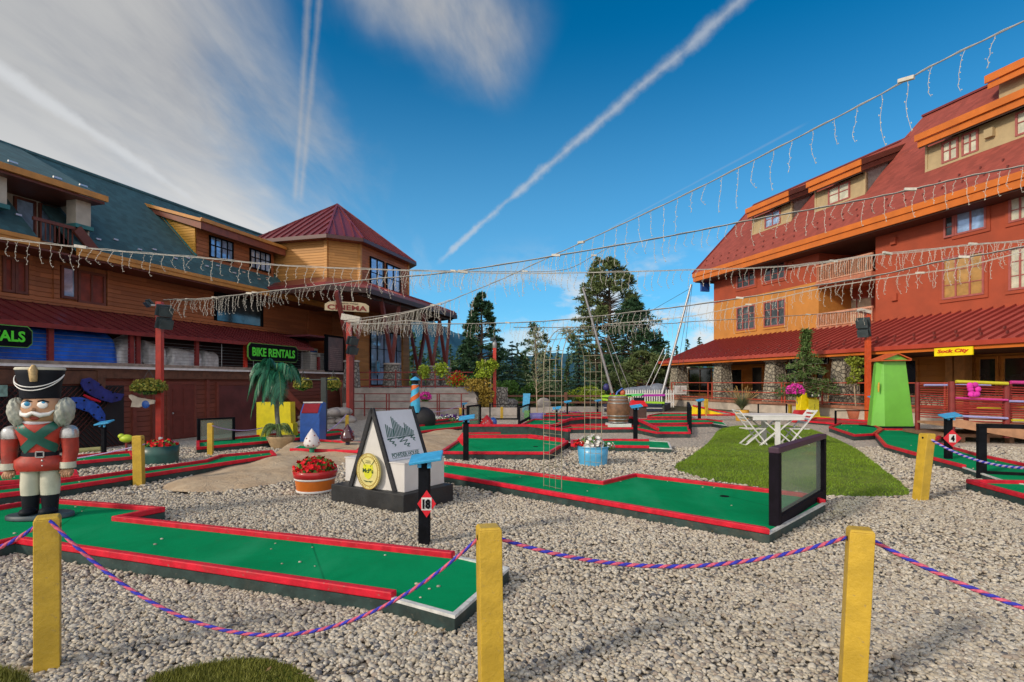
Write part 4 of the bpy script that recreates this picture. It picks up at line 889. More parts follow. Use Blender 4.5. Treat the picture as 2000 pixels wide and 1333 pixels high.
# signs
def boardsign(name, lab, c, w, h, m, parent=None, th=.05, xd=None):
    o = thing(name, lab, 'sign', c-UP*h/2); M4 = frame(c, xd, UP); mb = MB(); mb.prism([(-w/2, -h/2), (w/2, -h/2), (w/2, h/2), (-w/2, h/2)], -th, 0); mb.v = [tuple(M4 @ Vector(v)) for v in mb.v]; mb.build('board', m, o); return o, M4
xr = -RT
s, z = RP(1861, 687, 20.1); Y = Rr(20.1, s, 0).y; w = RP(1824, 687, 20.1)[0]-RP(1899, 687, 20.1)[0]
o, M4 = boardsign('shop_sign', 'yellow shop sign with red lettering under the awning', Rr(20.1, s, z), w, 16/F*Y, brightyellow, xd=xr)
text('Sock City', w*.82, M4 @ Matrix.Translation((0, .01, .008)), flat('sign_letter_red', (.55, .02, .01)), o, height=.16, bold=.03, shear=.2)
s, z = RP(1578, 705, 20.6); Y = Rr(20.6, s, 0).y; w = RP(1541, 705, 20.6)[0]-RP(1616, 705, 20.6)[0]
o, M4 = boardsign('shop_sign', 'dark shop sign with pale lettering behind the potted conifer', Rr(20.6, s, z), w, 15/F*Y, black, xd=xr)
text('FUR TRADING CO', w*.86, M4 @ Matrix.Translation((0, .06, .008)), flat('pale_letters', (.6, .6, .55)), o, height=.13, bold=.01, shear=.15)
mb = MB(); w2, h2 = w*.97, 13/F*Y
for a, b in (((-w2/2, -h2/2), (w2/2, -h2/2)), ((w2/2, -h2/2), (w2/2, h2/2)), ((w2/2, h2/2), (-w2/2, h2/2)), ((-w2/2, h2/2), (-w2/2, -h2/2))): mb.bar(M4 @ Vector((*a, .006)), M4 @ Vector((*b, .006)), .02, .01)
mb.build('sign_border', flat('pale_letters', (.6, .6, .55)), o)
s, z = RP(1329, 762, 20.0); Y = Rr(20, s, 0).y
o, M4 = boardsign('notice_board', 'small white notice on the porch railing', Rr(20.0, s, z), 23/F*Y*1.1, 17/F*Y, white, xd=Vector((1, .1, 0)))
mb = MB()
for k in range(4): a = M4 @ Vector((-.24, .14-.09*k, .01)); b = M4 @ Vector((.24, .14-.09*k, .01)); mb.bar(a, b, .03, .01)
mb.build('printed_lines', mat('faded_print', (.45, .30, .26), .6), o)
# ================================================================ the golf court
course('nearest green lane with red rails, running left to right behind the front posts',
       [(30, 1050), (765, 1157), (888, 1190), (994, 1099), (889, 1076), (236, 1007), (322, 990), (90, 972), (-130, 1008), (-100, 1080)], rails=(0, 4, 5, 6, 7, 8, 9))
course('long green lane ending at the framed clear panel',
       [(845, 921), (1503, 1033), (1612, 976), (1575, 963), (1240, 924), (1176, 939), (878, 902), (770, 893)], rails=(0, 2, 3, 4, 5, 6, 7), cup=(1415, 970))
course('sunken green lane with a tall back board right of the sand', [(859, 882), (1074, 883), (1102, 866), (1110, 861), (1032, 852), (905, 852)], top=.17, cup=(1046, 873))
def strip(lab, px, h, top, m=None):
    """raised boards behind a lane"""
for i, (lab, pts, r) in enumerate((
    ('raised green lane curving behind the sunken lane', [(912, 845), (1045, 843), (1116, 862), (1100, 857), (1035, 849), (912, 850)], (0, 3, 4)),
    ('green lane climbing over a hump under the oak barrel', [(1055, 841), (1112, 831), (1345, 830), (1349, 844), (1283, 844), (1238, 835), (1118, 836)], 'all'),
    ('short green lane ending in a pale edge right of the sky blue tub', [(1115, 868), (1200, 870), (1268, 871), (1312, 873), (1306, 860), (1268, 858), (1200, 857), (1115, 859)], (0, 1, 5, 6, 7)),
    ('middle green lane with a blue patch beside the violet pot', [(1015, 830), (1192, 828), (1196, 821), (1042, 818)], 'all'),
    ('far lane with red rails behind the middle lane', [(1060, 811), (1175, 809), (1176, 805), (1064, 807)], 'all'),
    ('red railed lane just left of the oak barrel', [(1112, 820), (1192, 821), (1196, 815), (1116, 814)], 'all'),
    ('wide lane with twin red rails right of the oak barrel', [(1235, 827), (1392, 825), (1420, 829), (1412, 822), (1380, 818), (1238, 818)], (0, 3, 4, 5)),
    ('far green lane in front of the bungee frame', [(1264, 814), (1345, 813), (1346, 807), (1290, 807), (1266, 811)], (0, 1, 2, 3, 4)),
    ('green lane left of the sand running toward the far yellow posts', [(812, 843), (905, 833), (960, 824), (948, 817), (900, 822), (812, 831)], 'all'),
    ('red railed lane along the foot of the flower bed', [(800, 826), (900, 815), (905, 811), (800, 818)], 'all'),
    ('pale lane behind the two pointed mushrooms', [(566, 876), (700, 880), (716, 864), (604, 857)], (0, 1, 2)),
    ('long narrow green lane running from the sand to the left edge', [(-80, 974), (123, 950), (400, 909), (540, 888), (532, 879), (430, 888), (400, 898), (123, 936), (-80, 958)], 'all'),
    ('green lane behind the toy soldier with a red end', [(-80, 946), (154, 929), (149, 917), (-60, 924)], 'all'),
    ('dark green lane below the butterfly', [(120, 904), (266, 891), (258, 880), (130, 890)], 'all'),
    ('green lane passing under the yellow arch box', [(384, 874), (560, 858), (690, 842), (660, 838), (540, 846), (384, 861)], 'all'),
    ('green lane with a hinged black frame left of the green tower', [(1619, 833), (1668, 849), (1708, 847), (1722, 836), (1700, 827), (1640, 826)], 'all'),
    ('curving green lane running from the green tower to the right edge', [(1708, 846), (1727, 868), (1789, 885), (1880, 908), (1960, 934), (2070, 952), (2100, 925), (1911, 886), (1822, 861), (1838, 852), (1780, 838), (1722, 837)], (0, 1, 2, 5, 6, 7, 8, 9, 10, 11)),
    ('green lane at the right edge with a black frame across it', [(1887, 936), (2000, 966), (2120, 1000), (2180, 945), (2000, 938)], 'all'),
)):
    course(lab, pts, top=.15 if i != 4 else .25, rails=r)
redfelt = mat('faded_red_felt', (.36, .05, .04), .9, .15, 5)
course('narrow red carpeted lane in front of the porch wall', [(1575, 822), (1718, 834), (1726, 823), (1592, 815)], top=.1, feltm=redfelt)
# tall dark back board of the sunken lane
o = thing('back_board', 'tall dark green back board along the sunken lane', 'board', G(970, 860)); a, b, c = G(903, 855), G(1034, 855), G(1112, 866)
mb = MB(); mb.bar(a+UP*.15, b+UP*.15, .05, .3); mb.bar(b+UP*.15, c+UP*.15, .05, .28); mb.build('board', green_board, o)
mb = MB(); mb.bar(a+UP*.33, b+UP*.33, .08, .06); mb.bar(b+UP*.33, c+UP*.31, .08, .06); mb.build('cap_rail', red_rail, o)
# hump boards
o = thing('hump_ramp', 'curved red hump crossing the lane under the barrel', 'ramp', G(1180, 845))
mb = MB(); pts = [(1058, 846), (1085, 843), (1112, 838), (1150, 836), (1235, 836), (1262, 843), (1285, 850)]
for (p, q), hs in zip(zip(pts[:-1], pts[1:]), ((.13, .2), (.2, .3), (.3, .34), (.34, .34), (.34, .25), (.25, .16))):
    a, b = G(*p), G(*q); mb.bar(a+UP*hs[0], b+UP*hs[1], .07, .07)
mb.build('red_cap', red_rail, o)
mb = MB()
for (p, q), hs in zip(zip(pts[:-1], pts[1:]), ((.13, .2), (.2, .3), (.3, .34), (.34, .34), (.34, .25), (.25, .16))):
    a, b = G(*p), G(*q); d = Vector((0, .05, 0)); mb.hexa([a, b, b+d, a+d], [a+UP*(hs[0]-.04), b+UP*(hs[1]-.04), b+d+UP*(hs[1]-.04), a+d+UP*(hs[0]-.04)])
mb.build('side_board', green_board, o)
# pale metal bracket plates on near lane boards
# ---------------------------------------------------------------- framed clear panels
def panel_frame(lab, a, b, h, w, m, open_=False, z0=.0, plum=None, base=.12, group=None, glass=True):
    a, b = Vector(a), Vector(b); o = thing('panel_frame', lab, 'frame', (a+b)/2, group); d = (b-a).normalized()
    for p in (a, b): MB().bar(p, p+UP*h, w, w, upv=d).build('post', m, o, bevel=.006 if w > .08 else 0)
    mb = MB(); mb.bar(a+UP*(h+w*.3)-d*w/2, b+UP*(h+w*.3)+d*w/2, w*1.05, w*.6); mb.build('top_rail', plum or m, o, bevel=.006 if w > .08 else 0)
    if not open_:
        mb = MB(); mb.bar(a+UP*base+d*w/2, b+UP*base-d*w/2, w*1.0, w*1.1); mb.build('sill', m, o)
        if glass: mb = MB(); mb.bar((a+UP*(base+w*.55)+d*w/2).lerp(b, 0)+UP*0, b+UP*(base+w*.55)-d*w/2, .001, .001) if 0 else mb.hexa([a+d*w/2+UP*(base+w*.56)-d.cross(UP)*.004, b-d*w/2+UP*(base+w*.56)-d.cross(UP)*.004, b-d*w/2+UP*(base+w*.56)+d.cross(UP)*.004, a+d*w/2+UP*(base+w*.56)+d.cross(UP)*.004], [a+d*w/2+UP*h-d.cross(UP)*.004, b-d*w/2+UP*h-d.cross(UP)*.004, b-d*w/2+UP*h+d.cross(UP)*.004, a+d*w/2+UP*h+d.cross(UP)*.004]); mb.build('clear_panel', gm, o)
    return o
panel_frame('black framed clear panel at the end of the long middle lane', G(1514, 1047), G(1604, 986), .81, .095, blackplum, plum=mat('plum_top', (.045, .016, .04), .5, .2, 9), base=.14)
panel_frame('small black frame with clear panel beside the violet pot', G(1014, 834), G(1034, 822), .62, .07, black, base=.12)
panel_frame('small black frame beside the red spotted mushroom', G(914, 848), G(937, 843), .78, .07, black, base=.1)
panel_frame('thin black frame right of the red spotted mushroom', G(957, 820), G(1011, 820), .6, .05, black, base=.03, glass=False)
panel_frame('black frame left of the straw coloured post in the green lane', G(1344, 827), G(1348, 848), .72, .09, black, base=.1, glass=False)
panel_frame('thin black frame standing on the lane left of the green tower', G(1632, 834), G(1708, 833), .52, .05, black, base=.06, glass=False)
panel_frame('black frame crossing the lane at the right edge', G(1917, 938), G(2080, 946), .80, .105, black, base=.08, glass=False)
panel_frame('thin black frame in front of the porch wall behind the white table', G(1481, 812), G(1536, 812), .5, .05, black, base=.03, glass=False)
panel_frame('grey clear panel bench under the lodge door', G(388, 873), G(456, 868), .62, .06, black, base=.08)
# ---------------------------------------------------------------- score stands
def stand(base, num=None, lab='', h=.80, w=.10, rz=0, tilt=True, ps=1.0, pa=.68):
    o = thing('score_stand', lab, 'score stand', base, 'black score stands with blue slanted desks', rz)
    MB().box((0, 0, h/2), (w, w, h)).build('post', black, o, local=True, bevel=.006)
    M4 = Matrix.Rotation(R_(-9), 4, 'Y') @ Matrix.Rotation(R_(14), 4, 'X')
    mb = MB(); mb.box((.02, -.02, h+.055), (.30, .21, .028), M4=M4); t = mb.build('desk', blue, o, local=True, bevel=.006)
    mb = MB(); mb.box((-.035, -.065, h+.01), (.035, .03, .075)); mb.box((.055, -.065, h+.005), (.035, .03, .075)); mb.build('bracket', blue, t, local=True)
    if num:
        c = Vector((.03, -w/2-.012, h-.36)); M5 = Matrix.Translation(c) @ Matrix.Rotation(R_(90), 4, 'X'); s = .125*ps
        mb = MB(); mb.prism([(-s*pa, 0), (0, -s), (s*pa, 0), (0, s)], -.006, .006); mb.v = [tuple(M5 @ Vector(v)) for v in mb.v]; p = mb.build('number_plate', flat('plate_red', (.62, .015, .03), .35), o, local=True)
        mb = MB(); mb.prism([(-.046*ps, -.058*ps), (.046*ps, -.058*ps), (.046*ps, .058*ps), (-.046*ps, .058*ps)], .007, .009); mb.v = [tuple(M5 @ Vector(v)) for v in mb.v]; mb.build('number_card', white, p, local=True)
        tx = text(num, (.072 if len(num) > 1 else .05)*ps, M5 @ Matrix.Translation((0, 0, .012)), black, None, 'number', height=.088*ps, bold=.05); tx.parent = p
    return o
stand(G(829, 1064), '18', 'black score stand with red diamond 18 in front of the A frame', h=.75)
stand(G(910, 902), None, 'black score stand at the near corner of the sunken lane', h=.78)
o = thing('number_plate', 'red diamond plate seen edge on beside the sunken lane stand', 'plate', G(899, 901)+UP*.33); mb = MB(); c = G(903, 901)+UP*.42; mb.poly([c+Vector((-.10, .02, 0)), c+UP*-.13+Vector((.01, 0, 0)), c+Vector((.06, -.02, 0)), c+UP*.13+Vector((.01, 0, 0))], .012); mb.build('plate', MATS['plate_red'], o)
stand(G(1852, 907), '4', 'black score stand with red diamond 4 beside the curving lane', h=.84, rz=-.1, ps=1.25, pa=1.0)
for px, py, h, lab in ((203, 890, .62, 'score stand in front of the butterfly lattice'), (1241, 859, .82, 'score stand in front of the little red roofed house'), (1087, 838, .62, 'short black post stand by the violet pot'),
                       (1108, 819, .66, 'score stand behind the garden arch'), (1167, 810, .6, 'score stand half hidden by the right leg of the arch'), (1366, 823, .76, 'score stand beside the yellow wedge'),
                       (905, 813, .5, 'far score stand near the yellow trellis vine'), (1704, 832, .95, 'score stand just left of the green tower')):
    stand(G(px, py), None, lab, h=h, w=.1 if h > .7 else .07)
# ---------------------------------------------------------------- yellow posts and ropes
def post(base, h, w, lab, rz=.35, lean=(0, 0)):
    o = thing('rope_post', lab, 'post', base, 'yellow square posts carrying the rope', rz); mb = MB(); e = .012
    x, y = lean; w2 = w/2
    lv = [(-.05, 1), (h-e, 1), (h, .84)]
    for k in range(2):
        (za, sa), (zb, sb) = lv[k], lv[k+1]
        a = [(i*w2*sa+x*za, j*w2*sa+y*za, za) for i, j in ((-1, -1), (1, -1), (1, 1), (-1, 1))]; b = [(i*w2*sb+x*zb, j*w2*sb+y*zb, zb) for i, j in ((-1, -1), (1, -1), (1, 1), (-1, 1))]; mb.hexa(a, b)
    mb.build('post_body', yellow, o, local=True, bevel=.004)
    c = Vector((x*(h-.055), y*(h-.055), h-.055)); MB().tube([c+Vector((-w2-.002, 0, 0)), c+Vector((w2+.002, 0, 0))], .014, 8).build('rope_hole', black, o, local=True)
    return o, c
a1_, _ = post(P(93, 1310, 2.98)*1, .80, .108, 'near yellow post at the left with rope knotted at its top', rz=.60); a1_.location.z = 0
m1_, _ = post(Vector((P(959, 1333, 2.78).x, 2.78, 0)), .80, .112, 'near yellow post in the middle of the foreground', rz=.22, lean=(-.015, 0))
r1_, _ = post(Vector((P(1664, 1333, 2.74).x, 2.74, 0)), .80, .106, 'near yellow post at the right of the foreground', rz=-.38, lean=(.045, 0))
for px, py, h, w, lab, ln in ((272, 950, .73, .12, 'yellow post beside the dark green flower tub', (-.02, 0)), (411, 889, .66, .1, 'yellow post between the flower tub and the yellow arch box', (0, 0)),
                          (1797, 978, .85, .125, 'leaning yellow post at the tip of the lawn', (.13, 0)), (678, 843, .50, .1, 'yellow post behind the dark pointed mushroom', (0, 0)),
                          (817, 838, .56, .1, 'yellow post right of the A frame roof', (0, 0)), (899, 822, .5, .1, 'far yellow post by the trellis vine', (0, 0)), (980, 818, .48, .1, 'far yellow post below the slim red pole', (0, 0)),
                          (1379, 812, .75, .14, 'pale yellow post beside the yellow wedge', (0, 0)), (1543, 812, .5, .12, 'yellow post in front of the porch wall', (0, 0)), (1011, 842, .1, .1, 'stub of yellow post', (0, 0))):
    if h > .2: post(G(px, py), h, w, lab, rz=.2, lean=ln)
ropeb = mat('rope_blue', (.03, .035, .42), .8, .3, 60); ropep = mat('rope_pink', (.55, .10, .17), .8, .3, 60)
roper = mat('rope_lilac', (.45, .35, .62), .8, .2, 60)
def rope(a, b, sag, lab, r=.0098, n=150, cols=(ropeb, ropep), pitch=.085):
    a, b = Vector(a), Vector(b); o = thing('rope', lab, 'rope', (a+b)/2-UP*sag, 'twisted blue and pink ropes between the posts'); Ln = (b-a).length*1.1
    for s in range(2):
        mb = MB()
        for q in range(2):
            pts = []
            for i in range(n+1):
                f = i/n; c = a.lerp(b, f)-UP*sag*4*f*(1-f); d = (b-a).normalized(); u = d.cross(UP).normalized(); v = u.cross(d)
                an = 2*math.pi*(f*Ln/pitch)+math.pi*s+q*.95; pts.append(c+(u*math.cos(an)+v*math.sin(an))*r*.55)
            mb.tube(pts, r*.62, 5)
        mb.build('strand', cols[s], o)
rope(P(98, 1018, 2.92), P(934, 1052, 2.80), .53, 'near rope sagging between left and middle post')
rope(P(975, 1052, 2.80), P(1652, 1050, 2.78), .14, 'near rope sagging between middle and right post')
rope(P(1706, 1057, 2.76), P(2150, 1235, 2.35), .035, 'near rope running from the right post out of the picture')
rope(P(68, 1030, 2.95), P(-120, 1090, 2.9), .05, 'near rope leaving the left post toward the left edge')
rope(P(1817, 858, 7.2), P(2120, 905, 5.2), .17, 'rope running from the leaning yellow post to the right edge', r=.014, cols=(ropeb, roper))
rope(P(283, 868, 8.2), P(-60, 912, 8.0), .08, 'pale rope running left from the post beside the flower tub', r=.008, cols=(roper, roper))
rope(P(415, 832, 11.6), P(512, 836, 13.6), .08, 'lilac rope between the far left posts', r=.01, cols=(roper, roper))
rope(P(640, 842, 14), P(676, 810, 16.5), .05, 'pale rope behind the blue bin', r=.012, cols=(roper, roper))
rope(P(820, 803, 18.5), P(897, 792, 22), .12, 'faint rope between the far yellow posts', r=.01, cols=(roper, roper))
# ---------------------------------------------------------------- toy soldier
S = 5.9/F; NB = G(79, 1031); NB.z = .11; NBx = 84
def nx_(px): return (px-NBx)*S
def nz_(py): return CH-(py-HY)*S-.11
ns = thing('toy_soldier', 'tall painted wooden toy soldier with black hat and red coat', 'statue', NB, rz=.25); ns.scale = (.9, .9, .97)
def npart(name, mb, m, par=ns, **k): return mb.build(name, m, par, local=True, **k)
coat = mat('coat_red', (.32, .024, .012), .55, .3, 7, .15, 30, dirt=.5); skin = mat('painted_skin', (.42, .23, .13), .55, .15, 5, .1, 40, dirt=.25); hatm = mat('hat_black', (.008, .010, .016), .6, .3, 5, spec=.2)
strapg = mat('strap_green', (.01, .10, .075), .4, .2, 5); hairm = mat('hair_grey', (.36, .38, .33), .5, .3, 9, .6, 12); legw = mat('breeches_cream', (.52, .51, .42), .6, .15, 4, .1, 40, dirt=.5); silver = mat('silver_paint', (.5, .5, .5), .3, .3, 9, metal=.7); gold = mat('gold_paint', (.42, .30, .14), .45, .3, 30, metal=.3)
mb = MB(); mb.lathe([(.33, 0), (.33, .035), (.31, .045)], (0, 0, 0), 28, sy=.6); npart('base_plate', mb, mat('slate_base', (.035, .06, .075), .5, .2, 5))
for s in (-1, 1):
    x = nx_(84+s*18); mb = MB(); mb.lathe([(.075, .04), (.078, nz_(985)), (.088, nz_(963))], (x, 0, 0), 16); mb.ball((x+.01, -.07, .075), (.08, .12, .05), 10); bt = npart('boot', mb, hatm)
    mb = MB(); mb.lathe([(.089, nz_(963)), (.096, nz_(945)), (.094, nz_(915)), (.085, nz_(900))], (x, 0, 0), 16); npart('leg', mb, legw)
mb = MB(); mb.lathe([(.235, nz_(914)), (.26, nz_(906)), (.25, nz_(893)), (.17, nz_(884)), (.17, nz_(876)), (.20, nz_(855)), (.235, nz_(838)), (.24, nz_(828)), (.19, nz_(819)), (.12, nz_(813))], (0, 0, 0), 28, sy=.62); body = npart('body', mb, coat)
mb = MB(); mb.lathe([(.178, nz_(888)), (.182, nz_(883)), (.178, nz_(877))], (0, 0, 0), 28, sy=.64); bl = npart('belt', mb, hatm)
mb = MB(); bx, bz_ = nx_(94), nz_(881); 
for a, b in (((-1, -1), (1, -1)), ((1, -1), (1, 1)), ((1, 1), (-1, 1)), ((-1, 1), (-1, -1))): mb.bar((bx+a[0]*.038, -.125, bz_+a[1]*.028), (bx+b[0]*.038, -.125, bz_+b[1]*.028), .012)
npart('buckle', mb, silver, bl)
def onbody(px, py, push=.008):
    x, z = nx_(px), nz_(py); prof = [(nz_(914), .235), (nz_(893), .25), (nz_(884), .17), (nz_(855), .20), (nz_(838), .235), (nz_(828), .24), (nz_(819), .19), (nz_(813), .12)]
    r = np.interp(z, [p[0] for p in prof], [p[1] for p in prof])+push; x = max(-r*.97, min(r*.97, x)); return Vector((x, -math.sqrt(max(0, r*r-x*x))*.62, z))
def strip_on(px0, py0, px1, py1, w, m, nm, par):
    mb = MB(); a = [Vector(((1-i/12)*px0+i/12*px1, (1-i/12)*py0+i/12*py1, 0)) for i in range(13)]; d = (a[-1]-a[0]).normalized(); q = Vector((-d.y, d.x, 0))*w/2
    V = []; 
    for p in a:
        for s in (-1, -.33, .33, 1): V.append(onbody(p.x+q.x*s, p.y+q.y*s))
    mb.add(V, [(i*4+j, i*4+j+1, i*4+j+5, i*4+j+4) for i in range(12) for j in range(3)], 0, True); return npart(nm, mb, m, par)
strip_on(48, 822, 120, 872, 17, strapg, 'strap', body); strip_on(122, 820, 58, 874, 17, strapg, 'strap', body)
for py in (893, 903): mb = MB(); p = onbody(100, py, 0); mb.ball(p, .012, 8); npart('button', mb, silver, body)
mb = MB(); mb.lathe([(.15, nz_(822)), (.165, nz_(818)), (.12, nz_(811))], (0, -.01, 0), 20, sy=.8); npart('collar', mb, mat('collar_grey', (.5, .5, .55), .5), body)
for s in (-1, 1):
    sh = Vector((s*.285, 0, nz_(840))); el = Vector((s*.30, -.0, nz_(878))); wr = Vector((s*.285, -.03, nz_(905)))
    mb = MB(); mb.tube([sh, sh.lerp(el, .5), el, wr], [.085, .085, .078, .068], 14); arm_ = npart('arm', mb, coat)
    mb = MB(); mb.ball((sh.x, 0, sh.z+.02), (.085, .085, .06), 14); mb.lathe([(.09, -.055), (.092, 0), (.085, .03)], (sh.x, 0, sh.z), 18); npart('epaulette', mb, silver, arm_)
    mb = MB(); mb.tube([wr+UP*.035, wr-UP*.03], [.078, .08], 14); npart('cuff', mb, legw, arm_)
    mb = MB(); hb_ = wr-UP*.075; mb.ball(hb_, (.058, .058, .05), 12)
    for k in range(4): mb.tube([hb_+Vector((-.036+.024*k, -.035, 0)), hb_+Vector((-.036+.024*k, -.055, -.02)), hb_+Vector((-.034+.023*k, -.04, -.048))], [.014, .013, .011], 6)
    mb.tube([hb_+Vector((-s*.05, -.02, .02)), hb_+Vector((-s*.062, -.045, -.01))], [.015, .012], 6)
    npart('hand', mb, skin, arm_)
hd = MB(); hc = Vector((.02, -.01, nz_(796))); hd.lathe([(.10, -.125), (.165, -.10), (.195, -.04), (.20, .03), (.185, .09), (.16, .135)], hc, 28, sy=.85); head = npart('head', hd, skin)
hh = thing  # keep name short
def onhead(x, z, push=.004):
    r = np.interp(z-hc.z, [-.125, -.10, -.04, .03, .09, .135], [.10, .165, .195, .20, .185, .16])+push; return Vector((hc.x+x, hc.y-math.sqrt(max(1e-4, r*r-x*x))*.85, z))
for s in (-1, 1):
    mb = MB(); p = onhead(s*.075, hc.z+.065); mb.ball(p, (.054, .018, .038), 14); e = npart('eye', mb, whitep, head)
    mb = MB(); p2 = onhead(s*.075+.008, hc.z+.076, .014); mb.ball(p2, (.032, .012, .027), 12); npart('iris', mb, flat('iris_blue', (.02, .22, .42), .2), e)
    mb = MB(); mb.tube([onhead(s*.03, hc.z+.105, .006), onhead(s*.075, hc.z+.112, .008), onhead(s*.125, hc.z+.095, .006)], [.008, .012, .006], 6); npart('eyebrow', mb, hatm, head)
mb = MB(); mb.tube([onhead(-.165, hc.z+.01, .0), onhead(-.13, hc.z-.03, .012), onhead(-.06, hc.z-.04, .02), onhead(.0, hc.z-.01, .03), onhead(.06, hc.z-.04, .02), onhead(.13, hc.z-.03, .012), onhead(.165, hc.z+.01, .0)], [.006, .02, .026, .02, .026, .02, .006], 8); npart('moustache', mb, whitep, head)
mb = MB(); mb.ball(onhead(.0, hc.z+.02, .02), (.022, .03, .022), 10); npart('nose', mb, skin, head)
mb = MB(); mb.ball(onhead(.0, hc.z-.072, .002), (.048, .012, .022), 12); npart('mouth', mb, mat('mouth_red', (.28, .04, .02), .5), head)
for s in (-1, 1):
    mb = MB(); V = []; na, nb_ = 40, 30
    for i in range(nb_+1):
        ph = math.pi*i/nb_
        for j in range(na):
            th = 2*math.pi*j/na; x, y, z = math.sin(ph)*math.cos(th), math.sin(ph)*math.sin(th), math.cos(ph)
            rr = 1+.075*abs(math.sin(7*z+3.2*math.sin(th*2)+x*2))+.05*math.sin(th*9+z*7)-.12*max(0, z-.5)
            V.append((hc.x+s*(.225+.02*z)+x*.085*rr, hc.y-.005+y*.13*rr, hc.z-.015+z*.150*rr))
    mb.add(V, [(i*na+j, i*na+(j+1) % na, (i+1)*na+(j+1) % na, (i+1)*na+j) for i in range(nb_) for j in range(na)], 0, True); npart('hair', mb, hairm, head)
mb = MB(); z0 = nz_(771); mb.lathe([(.185, 0), (.19, .01), (.20, .14), (.225, .25), (.235, .30), (.225, .32), (.001, .33)], (0, 0, z0), 32, sy=.85, cap=False); hat = npart('hat', mb, hatm)
mb = MB(); mb.lathe([(.232, .295), (.242, .31), (.23, .327)], (0, 0, z0), 32, sy=.85); npart('hat_rim', mb, legw, hat)
for dz in (0, .035):
    mb = MB(); mb.tube([Vector((-.235*math.cos(a), -.205*math.sin(a), z0+.25-.13*math.sin(a)-dz*math.sin(a))) for a in np.linspace(0, math.pi, 25)], .006, 6); npart('cord', mb, whitep, hat)
mb = MB(); mb.tube([(.03, -.20, z0+.18), (.03, -.215, z0+.30), (.03, -.20, z0+.345)], [.035, .045, .02], 10); npart('badge', mb, gold, hat)
# ---------------------------------------------------------------- A frame tee house
A_ = Vector((-1.228, 6.43, 0)); U1 = Vector((-1.048, .716, 0)).normalized(); U2 = Vector((.49, .716, 0)).normalized()
o = thing('platform', 'low black platform under the A frame and white blocks', 'platform', A_+U1*.63+U2*.43)
def obox(c0, l1, l2, z0, z1): q = [c0, c0+U1*l1, c0+U1*l1+U2*l2, c0+U2*l2]; return [p+UP*z0 for p in q], [p+UP*z1 for p in q]
mb = MB(); mb.hexa(*[x[::-1] for x in obox(A_, 1.27, .87, 0, .222)]); mb.build('slab', mat('grey_black_paint', (.014, .016, .019), .6, .4, 5, .2, 25, dirt=.3), o, bevel=.01)
wb = mat('white_block_paint', (.60, .59, .58), .55, .07, 3, .1, 30, dirt=.2)
def ap(px, py, z): Y = F*(CH-z)/(py-HY); return Vector(((px-CX)/F*Y, Y, z))
fR = ap(768, 961, .222); fL = ap(686, 950, .222); wd = (fL-fR).length; UF = (fL-fR).normalized(); UQ = Vector((-UF.y, UF.x, 0)); UQ = UQ if UQ.y > 0 else -UQ
for c0, l1, l2, h, lab in ((ap(790, 963, .222), .30, .74, .33, 'white block right of the A frame on the black platform'), (ap(702, 945, .222)+UQ*.06, .32, .66, .30, 'white block left of the A frame on the black platform')):
    d = UF; q = [c0, c0+d*l1, c0+d*l1+UQ*l2, c0+UQ*l2]; ob = thing('white_block', lab, 'block', sum(q, Vector())/4)
    mb = MB(); mb.hexa([p+UP*.001 for p in q][::-1], [p+UP*h for p in q][::-1]); mb.build('block_body', wb, ob, bevel=.006)
    mb = MB(); q2 = [c0-d*.008-UQ*.008, c0+d*(l1+.008)-UQ*.008, c0+d*(l1+.008)+UQ*(l2+.008), c0-d*.008+UQ*(l2+.008)]; mb.hexa([p+UP*(h-.002) for p in q2][::-1], [p+UP*(h+.012) for p in q2][::-1]); mb.build('lid', wb, ob)
af = thing('a_frame_sign', 'white A frame shelter with a green mountain emblem on its roof', 'sign', (fL+fR)/2+UP*0)
Hh = .92; dep = .72; apx = (fL+fR)/2+UP*Hh
mb = MB(); t0_ = UQ*.03; tri = [fR+UP*.0, fL, apx]; mb.add([p+t0_ for p in tri]+[p+UQ*(dep-.03) for p in tri], [(0, 1, 2), (5, 4, 3), (0, 3, 4, 1), (1, 4, 5, 2), (2, 5, 3, 0)]); mb.build('gable', wb, af)
def leg(a, b, nm='edge_board'):
    mb = MB(); mb.bar(a, b, .03, .055, upv=(b-a).cross(UQ)); return mb.build(nm, mat('speckled_black', (.012, .014, .02), .6, .5, 30, dirt=.4), af)
for off in (UQ*.01, UQ*(dep-.01)):
    leg(fR+off-UF*.02, apx+off+UP*.04); leg(fL+off+UF*.02, apx+off+UP*.04)
sl_ = (apx-fR).normalized(); out = UQ.cross(sl_).normalized(); out = out if out.z > 0 else -out
Lr = (apx-fR).length; pc = (fR+apx)/2+UQ*dep/2+out*.012
M4 = frame(pc, UQ, sl_)
if (M4.to_3x3() @ Vector((0, 0, 1))).dot(out) < 0: M4 = frame(pc, -UQ, sl_)
mb = MB(); mb.prism([(-dep/2+.03, -Lr/2), (dep/2-.03, -Lr/2), (dep/2-.03, Lr/2), (-dep/2+.03, Lr/2)], -.008, .008); mb.v = [tuple(M4 @ Vector(v)) for v in mb.v]; pn = mb.build('roof_panel', mat('sign_white', (.62, .66, .74), .45, .05, 3, dirt=.1), af)
gg = flat('emblem_green', (.012, .10, .085), .5)
def rp(u, v): return ((u-.5)*(dep-.1), (.5-v*.8-.02)*Lr*.97)      # u: 0..1 across, v: 0 ridge .. 1 foot
mb = MB()
def stroke(pts, w, z=.0105):
    w = w*1.3
    for a, b in zip(pts[:-1], pts[1:]):
        a, b = Vector((*rp(*a), 0)), Vector((*rp(*b), 0)); d = (b-a).normalized(); q = Vector((-d.y, d.x, 0))*w/2; mb.add([a-q+UP*z, b-q+UP*z, b+q+UP*z, a+q+UP*z], [(0, 1, 2, 3)])
